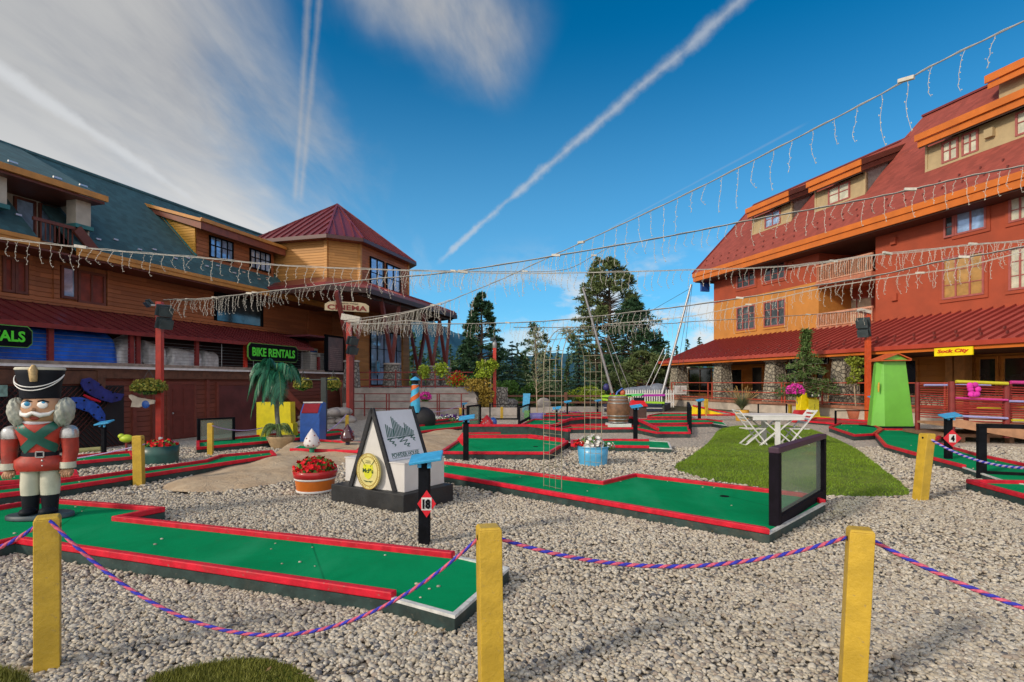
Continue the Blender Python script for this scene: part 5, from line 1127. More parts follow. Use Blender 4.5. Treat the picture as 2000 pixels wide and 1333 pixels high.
hts = [.22, .20, .17, .15, .13, .34, .31, .27, .24, .20, .17, .14, .13, .22, .19, .16, .13, .10, .08]
for i, h_ in enumerate(hts): u = .12+i*.041; stroke([(u, .40), (u+.035, .40-h_)], .012)
for pts in ([(.10, .44), (.25, .415), (.14, .46), (.28, .48), (.20, .50), (.30, .53), (.25, .555)], [(.38, .44), (.62, .41), (.42, .49), (.66, .47), (.52, .545), (.70, .535), (.60, .575), (.68, .585)], [(.70, .415), (.85, .41), (.76, .44), (.90, .45), (.82, .475), (.88, .50)], [(.10, .425), (.90, .405)]): stroke(pts, .008)
for v in (.665, .745): stroke([(.10, v), (.92, v-.01)], .003)
mb.v = [tuple(M4 @ Vector(v)) for v in mb.v]; mb.build('mountain_emblem', gg, pn)
tx = text('POWDER HOUSE', (dep-.1)*.78, M4 @ Matrix.Translation((*rp(.5, .70), .0095)), gg, pn, height=.052, bold=.012, depth=.001)
# round crest
ce = thing('round_crest', 'round yellow club crest leaning on the front of the A frame', 'sign', fR.lerp(fL, .52)-UQ*.05)
mc = fR.lerp(fL, .52)-UQ*.035+UP*.215; M4 = frame(mc, -UF, UP); 
if (M4.to_3x3() @ Vector((0, 0, 1))).dot(-UQ) < 0: M4 = frame(mc, UF, UP)
def disc(r0, r1, z0, z1, m, nm, par, n=36):
    mb = MB(); ring = lambda r, z: [M4 @ Vector((r*math.cos(2*math.pi*i/n)*.88, r*math.sin(2*math.pi*i/n), z)) for i in range(n)]
    a, b, c, d = ring(r1, z0), ring(r1, z1), ring(max(r0, .001), z1), ring(max(r0, .001), z0); mb.add(a+b+c+d, [(i+k*n, (i+1) % n+k*n, (i+1) % n+((k+1) % 4)*n, i+((k+1) % 4)*n) for k in range(4) for i in range(n)]); return mb.build(nm, m, par)
dk = disc(0, .215, -.012, .008, mat('crest_yellow', (.62, .56, .22), .5, .08, 9), 'disc', ce); disc(.17, .18, .0085, .011, flat('crest_gold', (.36, .24, .04)), 'inner_ring', dk); disc(.208, .217, .0085, .012, MATS['crest_gold'], 'outer_ring', dk)
mb = MB(); mb.prism([(-.075, .08), (.075, .08), (.08, .0), (.05, -.07), (0, -.095), (-.05, -.07), (-.08, 0)], .009, .012); mb.v = [tuple(M4 @ Vector(v)) for v in mb.v]; mb.build('shield', flat('shield_yellow', (.60, .62, .02)), dk)
text("McP's", .17, M4 @ Matrix.Translation((0, .01, .0145)), flat('dark_green_ink', (.01, .06, .02)), dk, height=.055, bold=.02, depth=.001)
mb = MB()
for s in (-1, 1): mb.bar(M4 @ Vector((s*.04, .06, .013)), M4 @ Vector((s*.11, .14, .013)), .006, .003); mb.bar(M4 @ Vector((s*.07, -.11, .013)), M4 @ Vector((-s*.05, -.125, .013)), .012, .003)
mb.bar(M4 @ Vector((-.04, .105, .013)), M4 @ Vector((.04, .105, .013)), .012, .003); mb.bar(M4 @ Vector((-.035, .125, .013)), M4 @ Vector((.035, .125, .013)), .010, .003); mb.build('crest_marks', MATS['dark_green_ink'], dk)
for txt_, rr_, a0_, a1_s in (('VILLAGE', .193, 150, 30), ('TAHOE', .193, 215, 325)):
    pass
mb = MB()
for k in range(44):
    a = 2*math.pi*k/44
    if k % 11 in (0, 10): continue
    p = Vector((.193*math.cos(a)*.88, .193*math.sin(a), .0095)); d = Vector((math.cos(a)*.88, math.sin(a), 0))*.008; mb.bar(M4 @ (p-d), M4 @ (p+d), .008, .002)
mb.build('rim_marks', MATS['crest_gold'], dk)
# ---------------------------------------------------------------- flower tubs
def tub(name, lab, pos, r, h, bands, m0, sx=1, n=36, taper=.85, rim=None, grp=None):
    o = thing(name, lab, 'planter', pos, grp)
    mb = MB(); mb.lathe([(r*taper, 0), (r*(taper+1)/2, h*.5), (r, h), (r*.94, h), (r*.92, h-.05), (.001, h-.05)], pos, n, sx=sx, cap=False); b = mb.build('tub_body', m0, o)
    for z0, z1, m, e in bands:
        mb = MB(); f = lambda z: r*(taper+(1-taper)*z/h)+e; mb.lathe([(f(z0)-.01, z0), (f(z0), z0+.003), (f(z1), z1-.003), (f(z1)-.01, z1)], pos, n, sx=sx, cap=False); mb.build('band', m, b)
    return o
def blooms(parent, c, rx, ry, rz_, n, mats_, size, leafm=green_l, nl=None, name='flowers'):
    """petal faces gathered into small heads over a leafy mound"""
    nl = nl or n
    for nm, m, k, sz, up in [(name, mats_, n, size, .6), ('foliage', leafm, nl, size*1.1, .3)]:
        d = unit(RNG.normal(size=(k, 3))); d[:, 2] = np.abs(d[:, 2]); rr = RNG.uniform(.75, 1.05, (k, 1)) if nm == name else RNG.uniform(.5, 1.0, (k, 1))
        ctr = np.array(c)+d*rr*np.array([rx, ry, rz_])
        if nm == name:
            g_ = 7; cc = np.repeat(ctr, g_, 0); a = np.tile(np.arange(g_)*2*math.pi/g_, k)[:, None]+RNG.uniform(0, 1, (k*g_, 1))
            nn = np.repeat(unit(d+RNG.normal(size=d.shape)*.35), g_, 0); t1 = unit(np.cross(nn, [[.3, .2, .9]])); t2 = np.cross(nn, t1); u = unit(t1*np.cos(a)+t2*np.sin(a)+nn*.45); w = unit(np.cross(u, nn))
            s = np.repeat(RNG.uniform(.7, 1.25, (k, 1)), g_, 0)*sz; Vv, Ff = cards(cc+u*s*.35, u*s*.55, w*s*.42)
        else: Vv, Ff = leafcloud(ctr, sz*1.4, sz*.8)
        fast(nm, Vv, Ff, m, parent)
p = G(616, 962); o = tub('flower_tub', 'round red, white and orange tub full of red petunias', p, .31, .31, [(0, .02, hatm, .006), (.022, .055, whitep, .009), (.19, .215, whitep, .010), (.218, .312, flat('tub_red', (.48, .015, .02), .35, .3), .012)], flat('tub_orange', (.62, .16, .015), .35, .3), sx=.9, taper=.84)
blooms(o, p+UP*.29, .27, .29, .19, 170, red_f, .042, nl=500)
p = G(1158, 908); o = tub('flower_tub', 'sky blue tub with white petunias in front of the arch', p, .285, .34, [(.318, .342, flat('tub_blue', (.08, .38, .66), .35, .3), .008)], MATS['tub_blue'], taper=.88)
blooms(o, p+UP*.31+Vector((-.02, 0, 0)), .24, .25, .23, 130, white_f, .05, nl=260); blooms(o, p+UP*.33+Vector((-.25, -.04, 0)), .09, .1, .13, 22, red_f, .05, nl=20, name='red_flowers'); blooms(o, p+UP*.30+Vector((.04, -.18, 0)), .1, .06, .09, 16, purple_f, .05, nl=20, name='purple_flowers'); blooms(o, p+UP*.28+Vector((.28, 0, 0)), .13, .12, .13, 22, white_f, .035, nl=120, name='small_flowers')
p = G(311, 905); o = tub('flower_tub', 'dark green tub of mixed flowers near the lodge wall', p, .33, .33, [], mat('tub_green', (.018, .075, .065), .4, .3, 4), sx=1.0, taper=.95)
blooms(o, p+UP*.32, .3, .25, .10, 60, red_f, .05, nl=160); blooms(o, p+UP*.33+Vector((.2, 0, 0)), .1, .1, .08, 12, pink_f, .05, nl=20, name='pink_flowers')
p = G(1050, 823); o = tub('plant_pot', 'violet pot at the foot of the slender pale tree', p, .31, .30, [], mat('pot_violet', (.20, .18, .52), .45, .15, 4), taper=.88)
p = G(1672, 818); o = tub('plant_pot', 'terracotta pot with ficus beside the right red pole', p, .34, .36, [(.32, .37, terracotta, .015)], terracotta, taper=.78)
p = G(1449, 822); o = tub('plant_pot', 'yellow pot holding tall straw coloured grass', p, .27, .42, [], mat('pot_yellow', (.60, .33, .03), .5, .15, 4), taper=.8)
n = 800; az = RNG.uniform(0, 2*math.pi, n); c0 = np.array(p)+np.array([0, 0, .4]); V = []; Fc = []
for i in range(n):
    L_ = random.uniform(.5, .85); d = Vector((math.cos(az[i]), math.sin(az[i]), 0)); s = random.uniform(.3, 1); q = d.cross(UP)*.009; k = len(V)
    for j in range(4): f = j/3; pt = Vector(c0)+d*(s*L_*f*(.5+.55*f))+UP*(L_*f*(1.1-.75*f*s)); w = (1-f*.9); V += [pt-q*w, pt+q*w]
    Fc += [(k+2*j, k+2*j+1, k+2*j+3, k+2*j+2) for j in range(3)]
fast('grass_tuft', np.array(V), np.array(Fc), pale_l, o)
mb = MB()
for i in range(26): a = random.uniform(0, 6.28); r = random.uniform(.1, .75); b = Vector(c0); e = b+Vector((r*math.cos(a), r*math.sin(a)*.6, random.uniform(.7, 1.15)*(1-.3*r))); mb.tube([b, b.lerp(e, .5)+UP*.08, e], [.006, .005, .012], 4)
mb.build('seed_stalks', straw, o)
p = G(1562, 825); o = thing('planter_box', 'flared red planter box below the pink flowers', 'planter', p); mb = MB(); mb.hexa([p+Vector((x, y, 0)) for x, y in ((-.3, -.2), (.28, -.2), (.28, .2), (-.3, .2))], [p+Vector((x, y, .45)) for x, y in ((-.12, -.2), (.34, -.2), (.34, .2), (-.12, .2))]); mb.build('planter_body', flat('planter_red', (.50, .02, .025)), o)
# ---------------------------------------------------------------- pointed mushrooms
def mushroom(px, py, h, w, cm, sm, spots, lab, sc=1):
    p = G(px, py); o = thing('toy_mushroom', lab, 'mushroom', p); hs = h*.38
    mb = MB(); mb.lathe([(w*.2, -.05), (w*.15, hs*.6), (w*.16, hs+.05)], p, 14); mb.build('stem', sm, o)
    prof = [(.001, hs-.0), (w*.36, hs-.015), (w*.5, hs+.03), (w*.5, hs+h*.14), (w*.40, hs+h*.30), (w*.24, hs+h*.46), (w*.10, hs+h*.57), (.004, hs+h*.64)]
    mb = MB(); mb.lathe(prof, p, 22, cap=False); cap = mb.build('cap', cm, o); mb = MB()
    for k in range(16):
        z = hs+h*random.choice((.06, .14, .22, .30, .40)); r = np.interp(z, [q[1] for q in prof[2:]], [q[0] for q in prof[2:]]); a = 2*math.pi*k/16+random.random()*.3; mb.ball(p+Vector((r*math.cos(a), r*math.sin(a), z)), w*.05, 6)
    mb.build('spots', spots, cap)
mushroom(609, 893, .56, .32, mat('mushroom_white', (.60, .58, .60), .5, .1, 6), flat('mushroom_green', (.01, .20, .12)), flat('spot_brown', (.26, .05, .04)), 'white pointed toy mushroom with brown spots behind the red flower tub')
mushroom(679, 881, .58, .30, mat('mushroom_maroon', (.06, .008, .018), .25, .3, 6, coat=.6), flat('mushroom_navy', (.01, .012, .05)), flat('spot_grey', (.25, .22, .3)), 'dark maroon pointed toy mushroom beside the A frame')
mushroom(951, 845, .52, .40, mat('mushroom_red', (.50, .012, .02), .35, .15, 6, coat=.3), flat('mushroom_stem_red', (.30, .02, .02)), flat('spot_white', (.6, .5, .5)), 'red spotted toy mushroom right of the sunken lane')
p = G(963, 843); o = thing('toy_mushroom', 'small blue toy mushroom half hidden behind the red one', 'mushroom', p); MB().lathe([(.05, 0), (.05, .2)], p, 10).build('stem', flat('mushroom_green', (.01, .2, .12)), o); MB().ball(p+UP*.28, (.12, .12, .15), 12).build('cap', dblue, o)
# ---------------------------------------------------------------- obstacles
p = G(536, 861); o = thing('arch_obstacle', 'bright yellow box obstacle with an arch cut through its foot', 'obstacle', p); Y = p.y; s = Y/F
def at(px, py, dy=0): return Vector(((px-CX)*s, Y+dy, CH-(py-HY)*s))
mb = MB(); o2 = [(501, 860), (501, 786), (567, 786), (568, 827), (572, 828), (573, 852), (550, 857), (549, 842), (543, 834), (534, 830), (524, 834), (518, 842), (517, 860)]
pts = [at(*q) for q in o2]; mb.poly(pts, -.32 if False else .32) ; bb = mb.build('box_body', brightyellow, o)
p = G(620, 866); Y = p.y; o = thing('litter_bin', 'royal blue litter bin with a red flap under a slanted hood', 'bin', p)
d = .5; w = .44; x0 = p.x-.36
mb = MB(); prof = [(0, 0), (d, 0), (d, .98), (d*.75, 1.0), (d*.45, .98), (.0, .74)]
for k in (0, 1): pass
a = [Vector((x0, Y+q[0]-.2, q[1]+p.z)) for q in prof]; b = [v+Vector((w, .12, 0)) for v in a]; n = 6
mb.add(a+b, [tuple(range(n))[::-1], tuple(range(n, 2*n))]+[(i, (i+1) % n, (i+1) % n+n, i+n) for i in range(n)]); mb.build('bin_body', dblue, o, bevel=.015)
mb = MB(); A0, A1 = a[5], a[4]; sd = Vector((w, .12, 0)); nn = (A1-A0).cross(sd).normalized(); nn = -nn if nn.y > 0 else nn; mb.hexa([A0+sd*.08+nn*.004, A0+sd*.9+nn*.004, A0+sd*.9+(A1-A0)*.92+nn*.004, A0+sd*.08+(A1-A0)*.92+nn*.004], [A0+sd*.08+nn*.02, A0+sd*.9+nn*.02, A0+sd*.9+(A1-A0)*.92+nn*.02, A0+sd*.08+(A1-A0)*.92+nn*.02]); mb.build('flap', flat('bin_red', (.26, .01, .02)), o)
mb = MB(); mb.bar(a[4]+UP*.02, b[4]+UP*.02, .05, .03); mb.build('hood_edge', whitep, o)
# lighthouse obstacle
p = G(811, 838); p.z = 0; o = thing('toy_lighthouse', 'blue toy lighthouse with orange spiral stripe and small cap', 'obstacle', p); s = p.y/F; H = lambda py: CH-(py-HY)*s
mb = MB(); mb.lathe([(.17, H(806)), (.15, H(780)), (.115, H(755)), (.11, H(751))], p, 20); tw = mb.build('tower', mat('lighthouse_blue', (.05, .42, .70), .4, .15, 6), o)
mb = MB(); V = []; Fc = []
for seg, (z0, dz_) in enumerate(((H(786), .30), (H(761), .20))):
    k0 = len(V)
    for i in range(25):
        a = -math.pi*1.05+math.pi*1.1*i/24; z = z0+dz_*i/24-.08
        for q in (0, .16): zz = min(z+q, H(752)); r = np.interp(zz, [H(806), H(780), H(751)], [.17, .15, .11])+.004; V.append((p.x+r*math.cos(a), p.y+r*math.sin(a), zz))
    Fc += [(k0+2*i, k0+2*i+2, k0+2*i+3, k0+2*i+1) for i in range(24)]
mb.add(V, Fc, 0, True); mb.build('stripe', flat('stripe_orange', (.62, .12, .015)), tw)
mb = MB(); mb.lathe([(.09, H(751)), (.09, H(742))], p, 12); mb.build('lantern', hatm, o); mb = MB(); mb.lathe([(.17, H(743)), (.15, H(741)), (.02, H(736))], p, 16); mb.build('cap', blue, o)
mb = MB(); mb.ball(p+Vector((.22, .2, .28)), (.42, .4, .42), 14); mb.build('cave_rock', mat('cave_black', (.012, .012, .016), .7), o); mb = MB(); mb.box((p.x, p.y, H(822)), (.22, .2, .62)); mb.build('plinth', hatm, o)
# blue slide panel
p = G(1027, 822); o = thing('slide_panel', 'leaning bright blue board with a green foot beside the violet pot', 'board', p); s = p.y/F; H = lambda py: CH-(py-HY)*s; X = lambda px: (px-CX)*s
mb = MB(); mb.hexa([(X(1020), p.y, H(806)), (X(1033), p.y, H(806)), (X(1033), p.y+.1, H(806)), (X(1020), p.y+.1, H(806))], [(X(1022), p.y+.1, H(769)), (X(1036), p.y+.1, H(769)), (X(1036), p.y+.2, H(769)), (X(1022), p.y+.2, H(769))]); mb.build('panel', blue, o)
mb = MB(); mb.hexa([(X(1024), p.y-.1, 0), (X(1033), p.y-.1, 0), (X(1033), p.y, 0), (X(1024), p.y, 0)], [(X(1024), p.y-.05, H(802)), (X(1034), p.y-.05, H(802)), (X(1034), p.y+.05, H(802)), (X(1024), p.y+.05, H(802))]); mb.build('foot', flat('slide_green', (.18, .50, .10)), o)
# barrel on a white plinth
p = G(1211, 841); p.y += .3; o = thing('plinth', 'white box plinth straddling the lane under the barrel', 'plinth', (p.x, p.y, .33)); s = p.y/F; H = lambda py: CH-(py-HY)*s
mb = MB(); mb.box((p.x, p.y, H(831)), (.72, .6, .13)); mb.build('plinth_body', white, o, bevel=.01)
o = thing('oak_barrel', 'weathered oak barrel with steel hoops standing on the white plinth', 'barrel', (p.x, p.y, H(827)))
z0, z1 = H(826), H(774); hh_ = z1-z0
mb = MB(); pr_ = [(.29+.075*math.sin(math.pi*i/12), z0+hh_*i/12) for i in range(13)]; mb.lathe(pr_+[(.25, z1), (.25, z1-.03), (.001, z1-.03)], (p.x, p.y, 0), 28, cap=False); bb = mb.build('staves', barrelw, o)
for f in (.03, .14, .27, .74, .86, .97):
    r = .29+.075*math.sin(math.pi*f)+.004; mb = MB(); mb.lathe([(r-.004, z0+hh_*(f-.02)), (r+.003, z0+hh_*(f-.018)), (r+.003, z0+hh_*(f+.018)), (r-.004, z0+hh_*(f+.02))], (p.x, p.y, 0), 28, cap=False); mb.build('hoop', greymetal, bb)
# little red roofed house
p = G(1248, 816); s = p.y/F; H = lambda py: CH-(py-HY)*s; o = thing('toy_house', 'little toy house with a bright red roof and chimney beside the barrel', 'obstacle', p)
mb = MB(); mb.box((p.x, p.y+.25, (0+H(792))/2), (.62, .6, H(792))); mb.build('wall', mat('house_brown', (.07, .035, .03), .6), o)
mb = MB(); x0, x1 = p.x-.38, p.x+.36; z0, z1 = H(794), H(782); mb.hexa([(x0, p.y-.12, z0), (x1, p.y-.12, z0), (x1, p.y+.6, z0), (x0, p.y+.6, z0)], [(x0+.12, p.y+.15, z1), (x1-.12, p.y+.15, z1), (x1-.12, p.y+.35, z1), (x0+.12, p.y+.35, z1)]); mb.build('roof', flat('roof_bright_red', (.62, .015, .02)), o)
mb = MB(); mb.box((p.x+.05, p.y+.25, z1+.03), (.42, .26, .14)); mb.build('chimney', hatm, o)
# yellow robot box
p = G(1586, 816); s = p.y/F; H = lambda py: CH-(py-HY)*s; X = lambda px: (px-CX)*s; o = thing('robot_box', 'yellow robot shaped obstacle with a black display on its brow', 'obstacle', p)
mb = MB(); mb.hexa([(X(1562), p.y+.05, 0), (X(1603), p.y, 0), (X(1606), p.y+.5, 0), (X(1566), p.y+.55, 0)], [(X(1567), p.y+.05, H(766)), (X(1601), p.y+.25, H(773)), (X(1601), p.y+.5, H(773)), (X(1567), p.y+.5, H(766))]); mb.build('box_body', brightyellow, o, bevel=.02)
mb = MB(); mb.box((X(1585), p.y-.05, H(815)), (X(1613)-X(1560), .75, .06)); mb.build('base_plate', mat('olive_yellow', (.42, .38, .02), .5), o)
mb = MB(); mb.box((X(1589), p.y-.01, H(795)), (X(1601)-X(1582), .08, H(780)-H(810))); ft = mb.build('front_plate', mat('olive_yellow', (.42, .38, .02), .5), o)
mb = MB(); mb.tube([(X(1589), p.y-.055, H(790)), (X(1590.5), p.y-.055, H(794)), (X(1589.5), p.y-.055, H(799))], .008, 5); mb.build('mark', hatm, ft)
mb = MB(); mb.box((X(1589), p.y+.0, H(772)), (X(1599)-X(1579), .3, H(768)-H(777))); dd = mb.build('display', hatm, o)
for k in range(3): mb = MB(); c = Vector((X(1583.5+5.5*k), p.y-.155, H(772.3))); mb.box(c, (.075, .01, .085)); mb.build('display_digit', whitep, dd)
# green tower
p = G(1744, 841); s = p.y/F; H = lambda py: CH-(py-HY)*s; X = lambda px: (px-CX)*s; o = thing('green_tower', 'tall lime green tapered tower obstacle with an orange edged gable cap', 'obstacle', p)
lg = mat('lime_green_paint', (.15, .48, .05), .45, .08, 2, coat=.2)
q0 = [(X(1707), p.y+.15), (X(1722), p.y-.15), (X(1780), p.y-.12), (X(1787), p.y+.5), (X(1715), p.y+.55)]; q1 = [(X(1720), p.y+.2), (X(1727), p.y+.03), (X(1771), p.y+.05), (X(1773), p.y+.4), (X(1724), p.y+.42)]
z0, z1 = .13, H(704); n = 5; mb = MB(); mb.add([(a, b, z0) for a, b in q0]+[(a, b, z1) for a, b in q1], [tuple(range(n))[::-1], tuple(range(n, 2*n))]+[(i, (i+1) % n, (i+1) % n+n, i+n) for i in range(n)]); mb.build('tower_body', lg, o, bevel=.01)
mb = MB(); mb.poly([(X(1722), p.y-.02, H(703)), (X(1772), p.y-.02, H(703)), (X(1751), p.y-.02, H(692))], -.5); mb.build('gable', lg, o)
mb = MB(); om = flat('orange_edge', (.55, .10, .02))
for a, b in (((1716, 705), (1776, 704)), ((1716, 704), (1750, 691)), ((1750, 691), (1776, 702))): mb.bar((X(a[0]), p.y+.2, H(a[1])), (X(b[0]), p.y+.2, H(b[1])), .62, .03)
mb.build('cap_boards', om, o)
mb = MB(); mb.box((X(1744), p.y+.2, .08), (X(1790)-X(1702), .8, .1)); mb.build('foot', hatm, o)
mb = MB(); c = Vector((X(1715), p.y-.02, H(755))); mb.tube([c+Vector((0, -.02, .12)), c+Vector((-.01, -.02, 0)), c+Vector((-.02, -.03, -.18))], [.02, .03, .02], 6); mb.build('emblem', flat('emblem_orange', (.55, .35, .03)), o)
# yellow wedge
p = G(1375, 812); s = p.y/F; X = lambda px: (px-CX)*s; o = thing('wedge_ramp', 'yellow wedge with red edges in front of the porch wall', 'obstacle', p)
mb = MB(); mb.poly([(X(1352), p.y, .0), (X(1425), p.y, 0), (X(1354), p.y, .42)], -.4); mb.build('wedge_body', brightyellow, o); mb = MB(); mb.bar((X(1353), p.y-.02, .45), (X(1440), p.y-.02, .04), .06, .06); mb.bar((X(1350), p.y-.04, .03), (X(1440), p.y-.04, .03), .06, .06); mb.build('edge', MATS['red_paint'], o)
# ---------------------------------------------------------------- white table and chairs on the lawn
tb = thing('garden_table', 'white timber garden table standing on the lawn', 'table', (6.05, 13.25, 0)); yt = 12.95
mb = MB()
for k in range(6): mb.box((6.06, yt+.02+.145*k, .735), (1.22, .14, .035))
mb.build('table_top', white, tb, bevel=.004); mb = MB(); mb.box((6.06, yt-.03, .68), (1.16, .03, .085)); mb.box((6.06, yt+.78, .68), (1.16, .03, .085)); mb.build('apron', white, tb)
for yy in (yt+.02, yt+.72):
    mb = MB(); mb.box((6.06, yy, .34), (.115, .035, .62)); mb.build('leg', white, tb); mb = MB()
    for s in (-1, 1): mb.bar((6.06+s*.03, yy+.02, .38), (6.06+s*.36, yy+.02, .66), .025, .05, upv=(0, 1, 0)); mb.bar((6.06+s*.03, yy+.02, .36), (6.06+s*.42, yy+.02, .03), .025, .05, upv=(0, 1, 0))
    mb.build('brace', white, tb); mb = MB(); mb.box((6.06, yy, .02), (.98, .06, .04)); mb.build('foot', white, tb)
def chair(loc, rz, lab):
    o = thing('folding_chair', lab, 'chair', loc, None, rz)
    for y in (-.2, .2):
        MB().bar((-.36, y, .86), (.33, y, .01), .022, .045, upv=(0, 1, 0)).build('back_leg', white, o, local=True); MB().bar((-.25, y*.86, .01), (.26, y*.86, .44), .022, .045, upv=(0, 1, 0)).build('front_leg', white, o, local=True)
    mb = MB()
    for k in range(6): mb.box((-.16+.075*k, 0, .43), (.06, .4, .018))
    mb.build('seat', white, o, local=True); mb = MB()
    for k in range(4): f = .04+.1*k; mb.bar((-.36+.69*f+.01, -.2, .86-.85*f), (-.36+.69*f+.01, .2, .86-.85*f), .06, .016, upv=(1, 0, .8))
    mb.build('backrest', white, o, local=True); mb = MB(); mb.bar((.28, -.2, .08), (.28, .2, .08), .02); mb.bar((-.2, -.17, .06), (-.2, .17, .06), .02); mb.build('stretcher', white, o, local=True); return o
chair((5.55, 13.2, 0), 0, 'white folding chair at the left end of the garden table'); chair((6.62, 13.2, 0), math.pi, 'white folding chair at the right end of the garden table')
# ---------------------------------------------------------------- rope bridge playground
pl = thing('rope_bridge', 'curved wooden play bridge with red rope sides and painted foam rails', 'play structure', (12.2, 14, .2))
def BP(u): return Vector((10.75+u*3.6, 13.9+.9*u-1.9*math.sin(u*2.2)*.35, 0))
zb = CH-(850-HY)/F*14
mb = MB(); N_ = 16; V = []
for i in range(N_+1):
    p = BP(i/N_); top_ = .62-.33*min(1, i/9); bot = .42-.33*min(1, i/8)
    for d in (0, .07): V += [(p.x, p.y+d, bot), (p.x, p.y+d, top_)]
mb.add(V, [f for i in range(N_) for f in ((4*i, 4*i+4, 4*i+5, 4*i+1), (4*i+2, 4*i+3, 4*i+7, 4*i+6), (4*i+1, 4*i+5, 4*i+7, 4*i+3), (4*i, 4*i+2, 4*i+6, 4*i+4))]); mb.build('side_beam', mat('salmon_wood', (.42, .22, .12), .6, .2, 5), pl)
mb = MB(); mb.hexa([BP(0)+Vector((0, .08, .4)), BP(1)+Vector((0, .08, .2)), BP(1)+Vector((.5, 1.8, .3)), BP(0)+Vector((.3, 1.6, .4))], [BP(0)+Vector((0, .08, .46)), BP(1)+Vector((0, .08, .26)), BP(1)+Vector((.5, 1.8, .36)), BP(0)+Vector((.3, 1.6, .46))]); mb.build('deck', MATS['salmon_wood'], pl)
for i, u in enumerate((0.02, .36, .72)):
    p = BP(u)+Vector((0, .1, 0)); mb = MB(); mb.tube([p+UP*.15, p+UP*1.52], .075, 8); mb.build('post', darkred, pl); p2 = p+Vector((.3, 1.6, 0)); mb = MB(); mb.tube([p2+UP*.2, p2+UP*1.5], .06, 8); mb.build('post', darkred, pl)
ropered = mat('red_rope', (.36, .035, .025), .6, .2, 20)
for off in (Vector((0, .1, 0)), Vector((.3, 1.6, 0))):
    mb = MB()
    for k in range(15): z = .56+k*.062; mb.tube([BP(.02+i*.1)+off+UP*(z-.10*math.sin(min(1, i/9)*1.2)) for i in range(10)], .015, 4)
    mb.build('rope_side', ropered, pl)
yel2 = flat('foam_yellow', (.55, .50, .02)); pk = flat('foam_pink', (.55, .04, .25)); lil = flat('foam_lilac', (.32, .33, .62)); 
for u0, u1, z, m, nm in ((.03, .35, 1.52, yel2, 0), (.37, .98, 1.54, pk, 0), (.03, .35, 1.12, pk, 0), (.36, .98, 1.08, lil, 0), (.05, .35, .68, lil, 0), (.38, .98, .62, yel2, 0)):
    MB().tube([BP(u0+(u1-u0)*i/6)+Vector((0, .02, z-.06*math.sin(u0*2)-.05*i/6)) for i in range(7)], .042 if z > 1.3 else .028, 8).build('foam_rail', m, pl)
for u0, u1, z, m in ((.03, .5, 1.42, lil), (.4, .98, .8, yel2)): MB().tube([BP(u0)+Vector((.3, 1.5, z)), BP(u1)+Vector((.3, 1.5, z))], .03, 8).build('foam_rail', m, pl)
bw = thing('pink_bow', 'bright pink bow tied to the first post of the rope bridge', 'bow', BP(.12)+UP*1.2); mb = MB()
for k in range(9): mb.ball(BP(.13)+Vector((random.uniform(-.12, .12), -.05, 1.3+random.uniform(-.17, .15))), (.08, .05, .07), 8)
mb.build('ribbon', pink_f, bw)
pal = thing('timber_pallet', 'pale timber base with square feet under the rope bridge', 'pallet', (12.6, 14.6, 0)); mb = MB(); mb.hexa([(10.7, 14.4, .12), (14.6, 13.7, .12), (15, 15.6, .12), (11, 16, .12)], [(10.7, 14.4, .2), (14.6, 13.7, .2), (15, 15.6, .2), (11, 16, .2)]); mb.build('platform', woodb, pal)
for i in range(8): f = i/7; mb = MB(); mb.box((10.8+3.7*f, 14.45-.7*f, .05), (.12, .14, .16)); mb.build('foot', woodb, pal)
# ---------------------------------------------------------------- garden arch
ar = thing('garden_arch', 'thin beige wire garden arch with ladder sides over the middle lane', 'arch', (.9, 8.2, 0))
q = [G(1062, 965), G(1142, 934), G(1097, 974), G(1175, 938)]
for k in range(4):
    f = k/3; a = q[0].lerp(q[2], f); b = q[1].lerp(q[3], f); hgt_ = 1.72; pts = [a, a+UP*.6, a+UP*1.2, a+UP*hgt_]; r = (b-a)/2
    pts += [(a+b)/2-r*math.cos(t)+UP*(hgt_+.56*math.sin(t)) for t in np.linspace(.15, math.pi-.15, 14)]+[b+UP*hgt_, b+UP*1.2, b+UP*.6, b]
    MB().tube(pts, .0055 if k in (0, 3) else .0035, 5).build('hoop', wire, ar)
mb = MB()
for a, b in ((q[0], q[2]), (q[1], q[3])):
    for k in range(13): z = .12+k*.14; mb.tube([a+UP*z, b+UP*z], .0035, 4, cap=False)
for t in np.linspace(.35, math.pi-.35, 8):
    c = lambda a, b: (a+b)/2-(b-a)/2*math.cos(t)+UP*(1.72+.56*math.sin(t)); mb.tube([c(q[0], q[1]), c(q[2], q[3])], .0035, 4, cap=False)
mb.build('rung', wire, ar)
# ================================================================ lamp poles
def floodlight(par, c, d, s=1.0):
    c = Vector(c); d = Vector(d).normalized(); M4 = frame(c, d.cross(UP), UP-d*d.dot(UP)); mb = MB(); mb.box((0, 0, 0), (.26*s, .2*s, .12*s), top=.8); mb.box((0, .0, .09*s), (.30*s, .24*s, .05*s)); mb.v = [tuple(M4 @ Vector(v)) for v in mb.v]; f = mb.build('floodlight', mat('lamp_housing', (.05, .07, .08), .4, .2, 6), par)
    mb = MB(); mb.box((0, 0, .12*s), (.25*s, .19*s, .01)); mb.v = [tuple(M4 @ Vector(v)) for v in mb.v]; mb.build('lens', mat('lamp_lens', (.45, .55, .55), .12, .1, 8, coat=.5), f)
def pole(px, pyb, pyt, Y, w, lab, m=polered):
    x = (px-CX)/F*Y; z1 = CH-(pyt-HY)/F*Y; z0 = hgt(x, Y); o = thing('lamp_pole', lab, 'lamp pole', (x, Y, z0)); MB().box((x, Y, (z0+z1)/2), (w, w, z1-z0)).build('pole', m, o, bevel=.005); return o, x, z1
